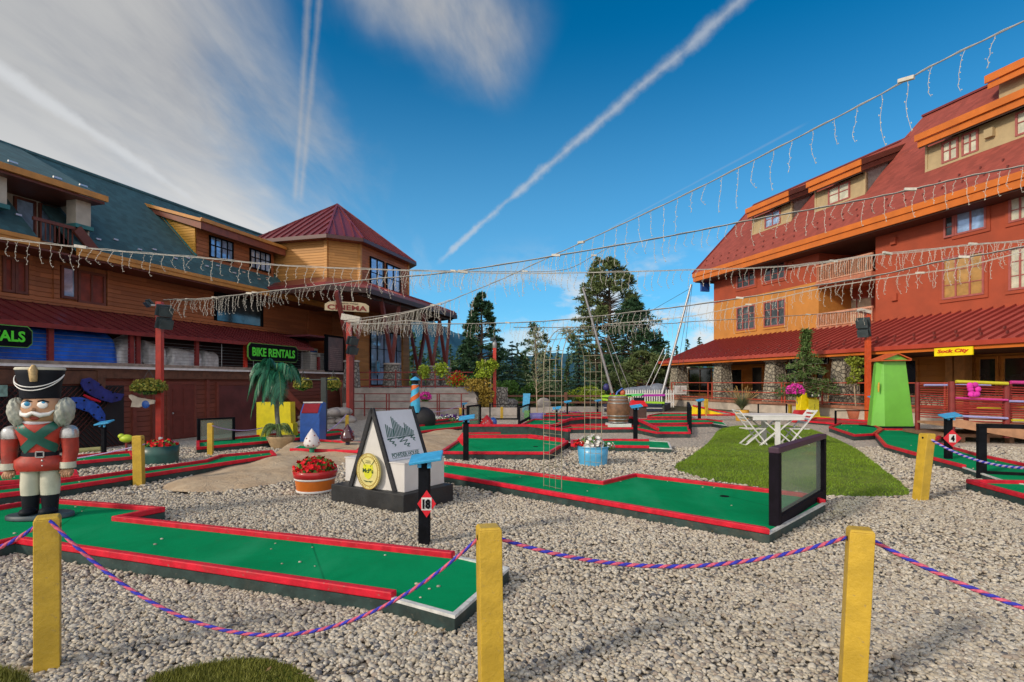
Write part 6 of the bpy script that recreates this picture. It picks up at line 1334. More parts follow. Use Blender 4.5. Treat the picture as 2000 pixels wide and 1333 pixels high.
Yl = 15.6; o, x, z = pole(312, 875, 590, Yl, .15, 'tall red floodlight pole in front of the lodge')
floodlight(o, (x+.22, Yl-.1, z-.28), (.8, -.5, -.35), 1.3); floodlight(o, (x+.22, Yl-.1, z-.62), (.8, -.5, -.35), 1.3); MB().bar((x, Yl, z-.1), (x-.3, Yl, z-.08), .04).build('arm', greymetal, o); floodlight(o, (x-.33, Yl, z-.06), (-.4, -.6, -.7), .8)
mb = MB(); mb.box((x+.1, Yl-.12, z-1.9-1.9), (.08, .06, .2)); mb.build('junction_box', whitep, o)
Y2 = 24.2; o, x, z = pole(682, 812, 624, Y2, .2, 'red floodlight pole between the lodge and the cinema steps'); floodlight(o, (x+.22, Y2-.15, z-.95), (.8, -.5, -.35), 1.5); floodlight(o, (x+.22, Y2-.15, z-1.35), (.8, -.5, -.35), 1.5)
mb = MB(); mb.bar((x-.28, Y2-.1, z+.1), (x+.5, Y2-.1, z-.05), .24, .26); mb.build('cable_bundle', bulbw, o); mb = MB(); mb.box((x+.12, Y2-.02, z-2.9), (.16, .2, 2.6)); mb.build('sleeve', darkred, o)
Y3 = 28; o, x, z = pole(966, 806, 680, Y3, .16, 'slender red pole in front of the blue spruce'); mb = MB(); mb.lathe([(.1, z), (.12, z+.2), (.05, z+.45)], (x, Y3, 0), 10); mb.build('lamp_head', greymetal, o); floodlight(o, (x-.1, Y3-.1, z+.4), (-.3, -.8, -.2), .8)
Y4 = 22.5; o, x, z = pole(1695, 816, 612, Y4, .17, 'red floodlight pole behind the green tower', mat('pole_orange_red', (.56, .075, .015), .4, .15, 5, coat=.2)); floodlight(o, (x-.28, Y4-.1, z-.42), (-.7, -.6, -.35), 1.6); floodlight(o, (x-.24, Y4-.1, z-.8), (-.7, -.6, -.35), 1.5)
mb = MB(); mb.bar((x-.35, Y4, z+.12), (x+.05, Y4, z+.02), .3, .12); mb.build('cable_bundle', bulbw, o)
# dark post behind the blue bin carrying baskets
p = G(633, 858); o = thing('basket_post', 'dark grey post behind the blue bin carrying hanging baskets', 'post', p); s = p.y/F; zt = CH-(738-HY)*s; MB().box((p.x, p.y, (p.z+zt)/2), (.13, .13, zt-p.z)).build('post', mat('iron_grey', (.035, .045, .045), .5), o); MB().bar((p.x-.55, p.y, zt-.05), (p.x+.35, p.y, zt-.05), .03).build('arm', MATS['iron_grey'], o)
# ================================================================ icicle light strings
PROT = []
for k in range(6):
    mb = MB(); Ld = 1.0; x = y = 0; pts = [Vector((0, 0, 0))]
    for j in range(1, 8): x += random.uniform(-.02, .02); y += random.uniform(-.02, .02); pts.append(Vector((x, y, -j/7)))
    if k % 2: pts[-1].x += .04; pts[-2].x += .012
    mb.tube(pts, .0034, 4); 
    for j in range(1, 8): mb.ball(pts[j]+Vector((random.uniform(-.02, .02), 0, .03)), (.0085, .0085, .020), 5)
    me = bpy.data.meshes.new('light_drop'); me.from_pydata(mb.v, [], mb.f); me.materials.append(bulbw); PROT.append(me)
def string(lab, pts, Y0, Y1, step, drop, maxn=100, r=.012, skip=(0, 1), m=None, s0=None, thick=1.0, jitter=.35, tail=0):
    """cable along points taken from image pixels; its plan is a straight line between the two ends"""
    x0, x1 = (pts[0][0]-CX)/F*Y0, (pts[-1][0]-CX)/F*Y1; W = []
    for px, py in pts:
        a = (px-CX)/F; dx, dy = x1-x0, Y1-Y0; f = (a*Y0-x0)/(dx-a*dy); Y = Y0+f*dy; W.append(Vector((a*Y, Y, CH-(py-HY)/F*Y)))
    fine_ = []
    for i in range(len(W)-1):                     # smooth curve through the points
        p0, p1, p2, p3 = W[max(i-1, 0)], W[i], W[i+1], W[min(i+2, len(W)-1)]
        for j in range(8): t = j/8; fine_.append(.5*((2*p1)+(p2-p0)*t+(2*p0-5*p1+4*p2-p3)*t*t+(3*p1-p0-3*p2+p3)*t**3))
    fine_.append(W[-1]); o = thing('light_string', lab, 'string lights', fine_[len(fine_)//2], 'icicle light strings over the court')
    r = r*.75; mb = MB(); mb.tube(fine_, r, 5); mb.build('cable', m or cable, o); mb = MB(); mb.tube([p+Vector((.01, .01, .018+.006*math.sin(i*1.7))) for i, p in enumerate(fine_)], r*.7, 4); mb.build('light_wire', bulbw, o)
    cum = [0]
    for a, b in zip(fine_[:-1], fine_[1:]): cum.append(cum[-1]+(b-a).length)
    n = int(cum[-1]*(skip[1]-skip[0])/step); rest = MB(); off = wl(o); dr = (W[-1]-W[0]); rz = math.atan2(dr.y, dr.x)
    for k in range(n):
        f = skip[0]+(skip[1]-skip[0])*(k+.5+random.uniform(-.2, .2)*jitter)/n; d = f*cum[-1]; i = max(0, min(len(cum)-2, int(np.searchsorted(cum, d))-1)); p = fine_[i].lerp(fine_[i+1], (d-cum[i])/max(1e-6, cum[i+1]-cum[i]))
        Ld = drop*random.choice((.62, .8, 1.0, 1.12)); me = random.choice(PROT); e = (random.uniform(-.06, .06), random.uniform(-.1, .1), rz+random.uniform(-.5, .5)); th = thick*(1+max(0, p.y-8)*.02)
        if n > 100 and (k*100)//n == ((k-1)*100)//n:
            from mathutils import Euler
            M4 = Matrix.Translation(p) @ Euler(e).to_matrix().to_4x4() @ Matrix.Diagonal((th, th, Ld, 1)); rest.add([M4 @ v.co for v in me.vertices], [tuple(q.vertices) for q in me.polygons]); continue
        c = bpy.data.objects.new('light_drop', me); COL.objects.link(c); c.parent = o; c.location = p-off; c.scale = (th, th, Ld); c.rotation_euler = e
    if rest.v: rest.build('light_drops', bulbw, o)['kind'] = 'stuff'
    for q in (.18, .47, .8):
        i = int(q*(len(fine_)-1)); mb = MB(); mb.bar(fine_[i]-dr.normalized()*.09+UP*.03, fine_[i]+dr.normalized()*.09, .05, .045); mb.build('connector', bulbw, o)
    return o
string('high light string climbing from the left red pole to the upper right corner', [(676, 626), (760, 615), (850, 598), (905, 577), (980, 546), (1062, 508), (1186, 452), (1340, 380), (1520, 289), (1700, 196), (1835, 122), (2000, 42), (2120, -20)], 23.8, 6.0, .30, .60, 100, .011, skip=(.03, 1), thick=1.0, m=greycable)
string('long level light string crossing the whole court', [(-60, 463), (0, 467), (100, 478), (225, 491), (400, 505), (560, 520), (790, 529), (1013, 535), (1207, 532), (1350, 528), (1533, 521), (1714, 498), (1840, 485), (2000, 470), (2080, 462)], 9.2, 13.0, .155, .34, 100, .009, m=bulbw)
string('light string rising from the tall left red pole toward the right', [(318, 587), (340, 586), (400, 584), (500, 573), (600, 562), (720, 547), (850, 536), (972, 519), (1207, 480), (1345, 455), (1466, 431), (1579, 411), (1711, 386), (1800, 367), (1903, 343), (2000, 325), (2100, 303)], 15.6, 9.0, .15, .42, 100, .013, skip=(.01, 1))
string('lower light string sagging from the cinema pole to the right edge', [(680, 632), (790, 634), (972, 632), (1105, 625), (1258, 608), (1350, 597), (1502, 575), (1592, 559), (1714, 539), (1835, 512), (1925, 497), (2000, 482), (2090, 462)], 24.0, 10.5, .17, .46, 100, .014)
string('second low light string ending at the right red pole', [(1003, 640), (1110, 640), (1299, 633), (1350, 629), (1508, 620), (1600, 614), (1690, 607)], 21, 22.3, .17, .5, 80, .012)
string('faint light string joining the two lower strings', [(1180, 634), (1268, 627), (1345, 619), (1399, 609), (1487, 591), (1600, 565), (1750, 541), (1870, 524), (2000, 492)], 20, 12, .24, .38, 80, .009, m=bulbw)
string('dense bundle of light drops in front of the cinema canopy', [(672, 629), (700, 628), (740, 622), (800, 610), (845, 597), (880, 586)], 23.5, 21.5, .07, .55, 100, .012, m=bulbw, thick=1.1)
string('second dense row of light drops under the canopy edge', [(684, 634), (720, 633), (760, 630), (800, 627), (850, 633), (880, 634)], 23.2, 22.5, .07, .42, 100, .012, m=bulbw, thick=1.1)
string('short level light row left of the cinema sign', [(345, 587), (400, 585), (460, 578), (560, 566)], 15.4, 14.9, .10, .42, 60, .010, m=bulbw, skip=(0, .98))
string('thin light row hanging over the hotel wall', [(1540, 524), (1640, 510), (1714, 499), (1800, 492), (1900, 478), (2000, 474)], 12.8, 12.9, .17, .42, 70, .008, m=bulbw)
string('far light string between canopy and hotel corner', [(780, 528), (900, 530), (1000, 531), (1100, 528), (1160, 500), (1200, 478)], 20, 18, .14, .45, 80, .009)
# ================================================================ vegetation
def trunk_mesh(mb, base, top, r, n=7, bend=.02):
    k = 6; mb.tube([base.lerp(top, i/k)+Vector((math.sin(i*1.9)*bend, math.cos(i*1.3)*bend, 0))*(top-base).length*(1 if 0 < i < k else 0) for i in range(k+1)], [r*(1-.9*i/k)+.01 for i in range(k+1)], n)
def conifer_arrays(H_, R_b, z0, n_br, per, ln, wd, power=.8, droop=.25, shelf=0, irregular=.15):
    C = []; U = []; limbs = []
    for b in range(n_br):
        f = (b+random.random())/n_br; z = z0+(H_-z0)*f**.92
        if shelf: z = z0+(H_-z0)*(round(f*shelf)+random.uniform(-.16, .16))/shelf
        z = min(z, H_*.995); L_ = R_b*max(0, 1-(z-z0)/(H_-z0))**power*random.uniform(1-irregular*2, 1+irregular)+.03*R_b; az = random.uniform(0, 2*math.pi)
        d = np.array([math.cos(az), math.sin(az), 0.]); limbs.append((z, L_, az)); k = max(4, int(per*(.3+L_/R_b)))
        s = RNG.uniform(.12, 1, k)[:, None]; sp = (1-s*.6)*.33*L_; q = np.array([-d[1], d[0], 0])
        lat = RNG.uniform(-1, 1, (k, 1)); pt = np.array([0, 0, z])+d*s*L_+q*lat*sp+np.array([0, 0, 1])*(-droop*L_*s**1.5+RNG.uniform(-.02, .05, (k, 1))*L_-.05*np.abs(lat)*L_)
        C.append(pt); U.append(d*.8+q*lat*.8+RNG.normal(size=(k, 3))*.25+np.array([0, 0, -.15]))
    C = np.concatenate(C); U = unit(np.concatenate(U)); w = unit(np.cross(U, RNG.normal(size=U.shape)*.6+np.array([0, 0, 1]))); s = RNG.uniform(.6, 1.3, (len(C), 1))
    V, Fc = cards(C, U*ln*s/2, w*wd*s/2); return V, Fc, limbs
def conifer(base, H_, Rb, lab, m, z0=.08, n_br=90, per=26, ln=.34, wd=.13, tr=None, group=None, name='conifer', **k):
    base = Vector(base); o = thing(name, lab, 'tree', base, group); V, Fc, limbs = conifer_arrays(H_, Rb, H_*z0, n_br, per, ln, wd, **k)
    fast('crown', V, Fc, m, o, local=True); mb = MB(); trunk_mesh(mb, Vector((0, 0, -.1)), Vector((0, 0, H_*.97)), tr or H_*.018+.03, bend=.004)
    for z, L_, az in limbs[::2]: mb.tube([(0, 0, z), (math.cos(az)*L_*.8, math.sin(az)*L_*.8, z-L_*.15)], [.015+.01*L_, .006], 4)
    mb.build('trunk', bark, o, local=True); return o
def pine(base, H_, prof, lab, m, ncl=120, per=90, rc=.55, ln=.3, wd=.035, trunk_r=.25, seed=1, name='pine_tree', lean=0):
    """open pine: needle tufts at the limb ends. prof = [(height fraction, left reach, right reach)]"""
    random.seed(seed); prof = [(p[0], p[1]*1.22, p[2]*1.22) for p in prof]; ncl = int(ncl*1.12); base = Vector(base); o = thing(name, lab, 'tree', base); C = []; mb = MB(); trunk_mesh(mb, Vector((0, 0, -.1)), Vector((lean, 0, H_*.97)), trunk_r, bend=.006); D = []
    for i in range(ncl):
        f = prof[0][0]+(1-prof[0][0])*((i+random.random())/ncl); side = random.choice((-1, 1)); rl = np.interp(f, [p[0] for p in prof], [p[1] for p in prof]); rr = np.interp(f, [p[0] for p in prof], [p[2] for p in prof]); az = random.uniform(-math.pi, math.pi); R = rr if math.cos(az) > 0 else rl
        r = R*random.uniform(.35, 1)**.6; c = Vector((math.cos(az)*r+lean*f, math.sin(az)*r*.8, H_*f)); st = Vector((lean*f, 0, H_*f-.25*r)); mb.tube([st, st.lerp(c, .55)-UP*.03*r, c], [.02+.018*r, .02, .01], 4); k = int(per*random.uniform(.6, 1.2)); s_ = rc*random.uniform(.6, 1.15)*(.45+.55*min(1, R/2))
        dd = unit(RNG.normal(size=(k, 3))*np.array([1, 1, .75])); C.append(np.array(c)+dd*RNG.uniform(.2, 1, (k, 1))*s_*np.array([1.15, 1.15, .62])); D.append(dd+np.array([0, 0, .25]))
    C = np.concatenate(C); U = unit(np.concatenate(D)); w = unit(np.cross(U, RNG.normal(size=U.shape))); s = RNG.uniform(.6, 1.3, (len(C), 1)); V, Fc = cards(C, U*ln*s/2, w*wd*s); fast('crown', V, Fc, m, o, local=True); mb.build('trunk', bark, o, local=True); return o
def gp(px, Y): return Vector(((px-CX)/F*Y, Y, hgt((px-CX)/F*Y, Y)))
Yp = 52; sc = Yp/F
pine(gp(1190, Yp), CH+(HY-505)*sc, [(.12, 2.2, 2.2), (.3, 3.4, 3.4), (.42, 3.8, 3.8), (.52, 3.3, 3.0), (.6, 3.0, 2.7), (.75, 1.9, 2.1), (.88, 1.6, 1.5), (1, .25, .25)], 'tallest open crowned pine behind the garden arch', pine_l, 190, 120, .62, .34, .045, .28, 3)
pine(gp(1166, Yp+2), CH+(HY-502)*(sc*1.03), [(.45, .8, .8), (.7, 1.5, 1.0), (.85, .9, .7), (1, .15, .15)], 'second pine top just left of the tallest pine', pine_l, 60, 110, .5, .34, .045, .2, 4)
pine(gp(1236, 49), CH+(HY-585)*49/F, [(.2, 2.4, 2.6), (.4, 2.2, 2.4), (.7, 1.7, 2.0), (.9, .9, .9), (1, .15, .15)], 'broad airy pine right of the tallest pine', pineb, 120, 110, .6, .32, .045, .24, 5)
pine(gp(1046, 46), CH+(HY-632)*46/F, [(.3, .8, .8), (.6, 1.2, 1.2), (.85, .9, .8), (1, .3, .3)], 'small thin pine left of the garden arch', pineb, 40, 70, .4, .3, .04, .1, 6)
pine(gp(1262, 40), CH+(HY-690)*40/F, [(.35, 2.2, 1.9), (.6, 2.4, 1.9), (.85, 1.7, 1.2), (1, .4, .4)], 'low spreading pine beside the lime green shrub', pine_l, 70, 110, .5, .28, .045, .14, 8)
pine(gp(940, 42), CH+(HY-567)*42/F, [(.10, 1.7, 1.8), (.3, 1.9, 1.9), (.55, 1.25, 1.3), (.75, .8, .9), (.92, .45, .45), (1, .08, .08)], 'dark pine rising above the terrace planting', pineb, 150, 120, .42, .28, .045, .2, 9)
conifer(gp(1000, 38), CH+(HY-668)*38/F, 1.35, 'blue spruce with layered branches behind the slender red pole', spruce_l, z0=.04, n_br=120, per=40, ln=.26, wd=.09, shelf=15, droop=.12, name='spruce_tree')
conifer(gp(1131, 38), CH+(HY-650)*38/F, 1.0, 'narrow dark spruce seen through the garden arch', spruce_l, z0=.03, n_br=110, per=36, ln=.26, wd=.09, shelf=18, droop=.12, name='spruce_tree')
conifer(gp(1018, 44), CH+(HY-690)*44/F, 1.3, 'dark spruce between blue spruce and garden arch', forest_l, n_br=80, per=30, name='spruce_tree')
conifer(gp(1288, 62), CH+(HY-648)*62/F, 1.9, 'tall dark fir left of the hotel awning tip', forest_l, n_br=90, per=34, ln=.42, wd=.16, name='fir_tree')
conifer(gp(905, 50), CH+(HY-660)*50/F, 1.7, 'bushy fir behind the last porch pier', forest_l, n_br=80, per=36, name='fir_tree')
# rows of far forest: four shapes, copied
protos = []
FG = 'distant forest conifers behind the village'; FL = 'one of the small distant conifers on the forest skyline'
for i in range(4):
    V, Fc, _ = conifer_arrays(1.0, (.17, .21, .15, .24)[i], .03, 60, 22, .055, .026, power=(.8, .9, .7, .85)[i]); o = thing('forest_tree', FL, 'tree', (0, 0, 0), FG); fast('crown', V, Fc, forest_l, o, local=True); mb = MB(); mb.tube([(0, 0, -.02), (0, 0, .97)], [.018, .003], 5); mb.build('trunk', bark, o, local=True); protos.append(o)
fi = 0
def forest(px, py, Y):
    global fi; b = gp(px, Y); h = CH+(HY-py)*Y/F; q = protos[fi % 4] if fi < 4 else copytree(protos[fi % 4]); fi += 1; q.location = b; q.scale = (h, h, h); q.rotation_euler = (0, 0, fi*1.3)
for px, py, Y in [(1306, 668, 75), (1322, 676, 80), (1342, 662, 78), (1366, 658, 82), (1384, 672, 86), (1296, 685, 66), (1330, 690, 66), (1352, 694, 64), (1278, 665, 70), (1262, 660, 72), (1075, 672, 70), (1090, 668, 74), (1060, 680, 66), (1040, 690, 72), (1110, 676, 70), (1150, 680, 68), (1215, 690, 70), (1240, 700, 66),
                  (808, 640, 62), (822, 655, 66), (838, 668, 60), (852, 650, 66), (866, 672, 62), (880, 664, 70), (893, 680, 60), (915, 650, 66), (930, 668, 72), (958, 672, 66), (975, 665, 74), (990, 680, 70), (1010, 662, 76), (1026, 676, 68), (795, 660, 70), (845, 690, 54), (872, 694, 52), (820, 700, 54)]: forest(px, py, Y)
for i in range(26): forest(865+i*17.5+random.uniform(-6, 6), random.uniform(688, 716), random.uniform(42, 52))
for i in range(46): px = 760+i*14+random.uniform(-5, 5); forest(px, random.uniform(684, 704), random.uniform(84, 110))
def bush(base, rx, ry, rz_, n, ln, wd, m, lab, name='shrub', stem=True, cat='shrub', lumps=9, zc=None, group=None):
    base = Vector(base); o = thing(name, lab, cat, base, group); C = []
    for k in range(lumps):
        d = Vector((random.gauss(0, .45), random.gauss(0, .45), random.uniform(-.6, .75))); r = random.uniform(.38, .6); q = unit(RNG.normal(size=(n//lumps, 3)))*RNG.uniform(.5, 1, (n//lumps, 1))**.5*r; C.append((np.array(d)+q)*np.array([rx, ry, rz_]))
    C = np.concatenate(C)+np.array([0, 0, zc if zc is not None else rz_*1.0]); C[:, 2] = np.maximum(C[:, 2], .02); V, Fc = leafcloud(C, ln, wd); fast('foliage', V, Fc, m, o, local=True)
    if stem:
        mb = MB()
        for k in range(5): a = k*1.25; mb.tube([(0, 0, -.05), (math.cos(a)*rx*.3, math.sin(a)*ry*.3, (zc or rz_)*.8), (math.cos(a)*rx*.6, math.sin(a)*ry*.6, (zc or rz_)*1.2)], [.03, .02, .008], 5)
        mb.build('stems', bark, o, local=True)
    return o
bush(gp(1249, 44), .95, .8, 1.05, 2600, .16, .11, lime_l, 'bright lime green shrub in front of the far cabins')
bush(gp(930, 36), 1.0, .8, 1.0, 2600, .15, .1, green_l, 'green shrub between terrace and red pole'); bush(gp(985, 34), 1.1, .8, .75, 2400, .15, .1, green_l, 'dark round shrub beside the slender red pole')
bush(gp(1040, 36), 1.1, .8, .7, 2400, .14, .09, green_l, 'green shrub behind the blue board'); bush(gp(1090, 36), 1.2, .8, .8, 2400, .14, .09, forest_l, 'dark shrub seen through the garden arch'); bush(gp(1148, 36), 1.0, .8, .6, 1800, .13, .08, lime_l, 'yellow green shrub right of the garden arch')
bush(gp(1020, 40), 1.6, .8, 1.2, 3000, .18, .11, forest_l, 'dark shrub mass under the blue spruce'); bush(gp(1180, 41), 1.7, .8, .9, 2600, .18, .11, forest_l, 'dark shrub under the tallest pine')
bush(gp(870, 47), 2.6, .8, 1.5, 3600, .24, .15, green_l, 'mid green trees behind the porch piers', cat='tree'); bush(gp(1320, 48), 1.3, .8, 1.1, 2000, .2, .14, green_l, 'green shrub behind the first stone column')
# yellowing trellis vine
b = gp(948, 27.5); o = thing('trellis_vine', 'tall yellowing vine with green top on the corner of the terrace', 'vine', b); s = 27.5/F
for nm, m, cx_, cy_, rx, rz2, n in (('yellow_foliage', gold_l, 948, 770, .42, .85, 1500), ('yellow_spray', gold_l, 925, 752, .5, .3, 500), ('green_foliage', lime_l, 946, 722, .5, .55, 800), ('side_foliage', lime_l, 962, 712, .3, .35, 350)):
    q = unit(RNG.normal(size=(n, 3)))*RNG.uniform(.1, 1, (n, 1))**.6*np.array([rx, .35, rz2])+np.array([(cx_-CX)*s, 27.5, CH-(cy_-HY)*s]); q += .06*np.sin(q[:, [2]]*9); V, Fc = leafcloud(q, .11, .075); fast(nm, V, Fc, m, o)
mb = MB(); mb.tube([b, b+UP*2.6], .03, 5); mb.tube([b+Vector((.3, 0, 0)), b+Vector((.25, 0, 1.9))], .02, 5); mb.build('stems', barkp, o)
for px, py, rx, lab in ((828, 727, .35, 'lime vine spilling over the rail left of the pier'), (862, 722, .42, 'lime vine between the last two piers'), (892, 742, .65, 'vine with red leaves over the terrace end')):
    o = thing('rail_vine', lab, 'vine', P(px, py+12, 27.7)); n = 420; q = unit(RNG.normal(size=(n, 3)))*RNG.uniform(.2, 1, (n, 1))*np.array([rx, .25, .38])+np.array(P(px, py, 27.7)); V, Fc = leafcloud(q, .12, .085); fast('foliage', V, Fc, lime_l, o)
    if px == 892: q = q[:160]+np.array([0, -.15, .05]); V, Fc = leafcloud(q, .1, .07); fast('red_foliage', V, Fc, red_f, o)
# pale slender tree in the violet pot
b = G(1049, 815)+UP*.2; o = thing('slender_tree', 'slender pale leaved tree growing from the violet pot', 'tree', b); s = b.y/F; topz = CH-(650-HY)*s
mb = MB(); mb.tube([b, b+Vector((-.03, 0, 1.2)), Vector((b.x-.1, b.y, topz))], [.03, .025, .006], 6)
C = []
for k in range(40):
    z = b.z+.9+(topz-b.z-.9)*k/40; a = random.uniform(0, 6.28); r = .75*(1-k/48)*random.uniform(.5, 1); e = Vector((b.x+r*math.cos(a), b.y+r*math.sin(a), z+.2)); mb.tube([(b.x-.05, b.y, z-.1), e], [.01, .004], 4); C.append(np.array(e)+RNG.normal(size=(26, 3))*np.array([.15, .15, .12]))
mb.build('trunk', barkp, o); V, Fc = leafcloud(np.concatenate(C), .09, .055); fast('crown', V, Fc, pale_l, o)
# potted conifer with leaning trunks before the porch
b = G(1562, 815)+UP*.42; o = thing('potted_tree', 'feathery dark conifer on thin leaning trunks in front of the hotel porch', 'tree', b); s = b.y/F; mb = MB(); T = lambda px, py: Vector(((px-CX)*s, b.y, CH-(py-HY)*s))
mb.tube([b, T(1570, 745), T(1568, 690), T(1575, 645)], [.035, .03, .022, .006], 6); mb.tube([b, T(1553, 780), T(1552, 745)], [.02, .018, .015], 5); C = []
for k in range(85):
    f = k/85; py = 770-125*f**1.15; R = (1.45*max(0, 1-f*1.45)**.6+.12*(1-f))*(.7+.3*math.sin(min(1, f*5)*1.57))+.05; a = random.uniform(0, 6.28); c0 = T(1572+3*f, py); e = c0+Vector((math.cos(a)*R, math.sin(a)*R*.7, -.12*R+.05)); mb.tube([c0+UP*.1, e], [.012, .004], 4)
    t = RNG.uniform(.1, 1, (56, 1)); C.append(np.array(c0)+(np.array(e)-np.array(c0))*t+RNG.normal(size=(56, 3))*np.array([.09, .09, .05]))
mb.build('trunk', barkp, o); V, Fc = leafcloud(np.concatenate(C), .15, .05); fast('crown', V, Fc, leafmat('cypress_leaves', (.075, .13, .035)), o)
# ficus in the terracotta pot
b = G(1672, 818)+UP*.32; o = thing('ficus_tree', 'small ficus with yellow green leaves in the terracotta pot', 'tree', b); s = b.y/F; mb = MB(); T = lambda px, py: Vector(((px-CX)*s, b.y, CH-(py-HY)*s)); mb.tube([b, T(1669, 760), T(1666, 700)], [.025, .022, .012], 6); mb.build('trunk', barkp, o)
C = [unit(RNG.normal(size=(60, 3)))*RNG.uniform(.3, 1, (60, 1))*np.array([.2, .2, .18])+np.array(T(random.uniform(1655, 1684), random.uniform(695, 745))) for _ in range(14)]; V, Fc = leafcloud(np.concatenate(C), .12, .08); fast('crown', V, Fc, leafmat('ficus_leaves', (.20, .25, .03)), o)
# hanging pink basket and others
def basket(px, py, Y, rx, rz_, m, lab, n=700, ln=.08, hang=None):
    c = P(px, py, Y); o = thing('hanging_basket', lab, 'hanging basket', c-UP*rz_); q = unit(RNG.normal(size=(n, 3))); q[:, 2] = np.where(q[:, 2] < -.3, -.3, q[:, 2]); q = q*RNG.uniform(.75, 1.05, (n, 1))*np.array([rx, rx, rz_])+np.array(c); V, Fc = leafcloud(q, ln, ln*.7); fast('flowers', V, Fc, m, o)
    q = unit(RNG.normal(size=(n//2, 3)))*RNG.uniform(.6, .95, (n//2, 1))*np.array([rx, rx, rz_*.9])+np.array(c); V, Fc = leafcloud(q, ln*1.2, ln*.6); fast('foliage', V, Fc, green_l, o); MB().lathe([(.05, -rz_*.75), (rx*.55, -rz_*.3), (rx*.7, 0)], c, 14).build('basket_bowl', hatm, o)
    mb = MB(); 
    for k in range(3): a = k*2.1; mb.tube([c+Vector((rx*.6*math.cos(a), rx*.6*math.sin(a), 0)), c+UP*(hang or rz_*2)], .006, 4)
    mb.build('chains', cable, o); return o
basket(291, 757, 15.2, .42, .24, basket_l, 'round yellow green hanging basket beside the tall red pole', 1300, .075); basket(651, 752, 15.4, .20, .20, basket_l, 'yellow flowered hanging basket at the right of the dark post', 700, .07); basket(592, 752, 15.2, .24, .19, basket_l, 'yellow flowered hanging basket half behind the palm', 800, .07)
basket(831, 776, 21.5, .22, .2, pink_f, 'ball of magenta flowers beside the toy lighthouse', 700, .07); basket(1553, 764, 20.5, .3, .26, pink_f, 'drooping magenta flower basket in front of the porch railing', 800, .08)
# low flower beds
for px, py, Y, rx, m, lab in ((842, 812, 21.5, .9, white_f, 'patch of white flowers at the foot of the lighthouse'), (878, 809, 21.8, .7, purple_f, 'patch of purple flowers by the far lane'), (1112, 796, 24, .7, purple_f, 'purple flower bed behind the arch')):
    c = gp(px, Y); o = thing('flower_bed', lab, 'flower bed', c); n = 900; q = RNG.normal(size=(n, 3))*np.array([rx*.5, .18, .05])+np.array(c)+np.array([0, 0, .14]); V, Fc = leafcloud(q, .07, .06); fast('flowers', V, Fc, m, o); q = RNG.normal(size=(n, 3))*np.array([rx*.55, .22, .05])+np.array(c)+np.array([0, 0, .07]); V, Fc = leafcloud(q, .09, .05); fast('foliage', V, Fc, green_l, o)
for x0, x1, py, Y, lab in ((905, 1060, 802, 25.5, 'low weathered plank wall behind the far yellow posts'), (1060, 1180, 800, 26.5, 'low plank wall of the planting bed behind the arch')):
    o = thing('plank_wall', lab, 'wall', ((x0+x1)/2/F, Y, 0)); mb = MB(); mb.hexa([((x0-CX)/F*Y, Y, 0), ((x1-CX)/F*Y, Y, 0), ((x1-CX)/F*Y, Y+.15, 0), ((x0-CX)/F*Y, Y+.15, 0)], [((x0-CX)/F*Y, Y, .36), ((x1-CX)/F*Y, Y, .36), ((x1-CX)/F*Y, Y+.15, .36), ((x0-CX)/F*Y, Y+.15, .36)]); mb.build('planks', concrete, o)
o = thing('rail_fence', 'low rustic rail fence behind the planting bed', 'fence', (1.2, 31, 0))
for px in (989, 1105, 1218): b = gp(px, 31); MB().bar(b, b+UP*.95, .16, .16).build('post', mat('fence_brown', (.16, .07, .045), .8), o)
for z in (.75, .4): MB().bar(gp(985, 31)+UP*z, gp(1225, 31)+UP*z, .08, .1).build('rail', MATS['fence_brown'], o)
o = thing('rock', 'pale rounded boulder behind the slender tree', 'rock', gp(1062, 30)); MB().ball(gp(1062, 30)+UP*.35, (.40, .3, .34), 12).build('boulder', concrete, o)
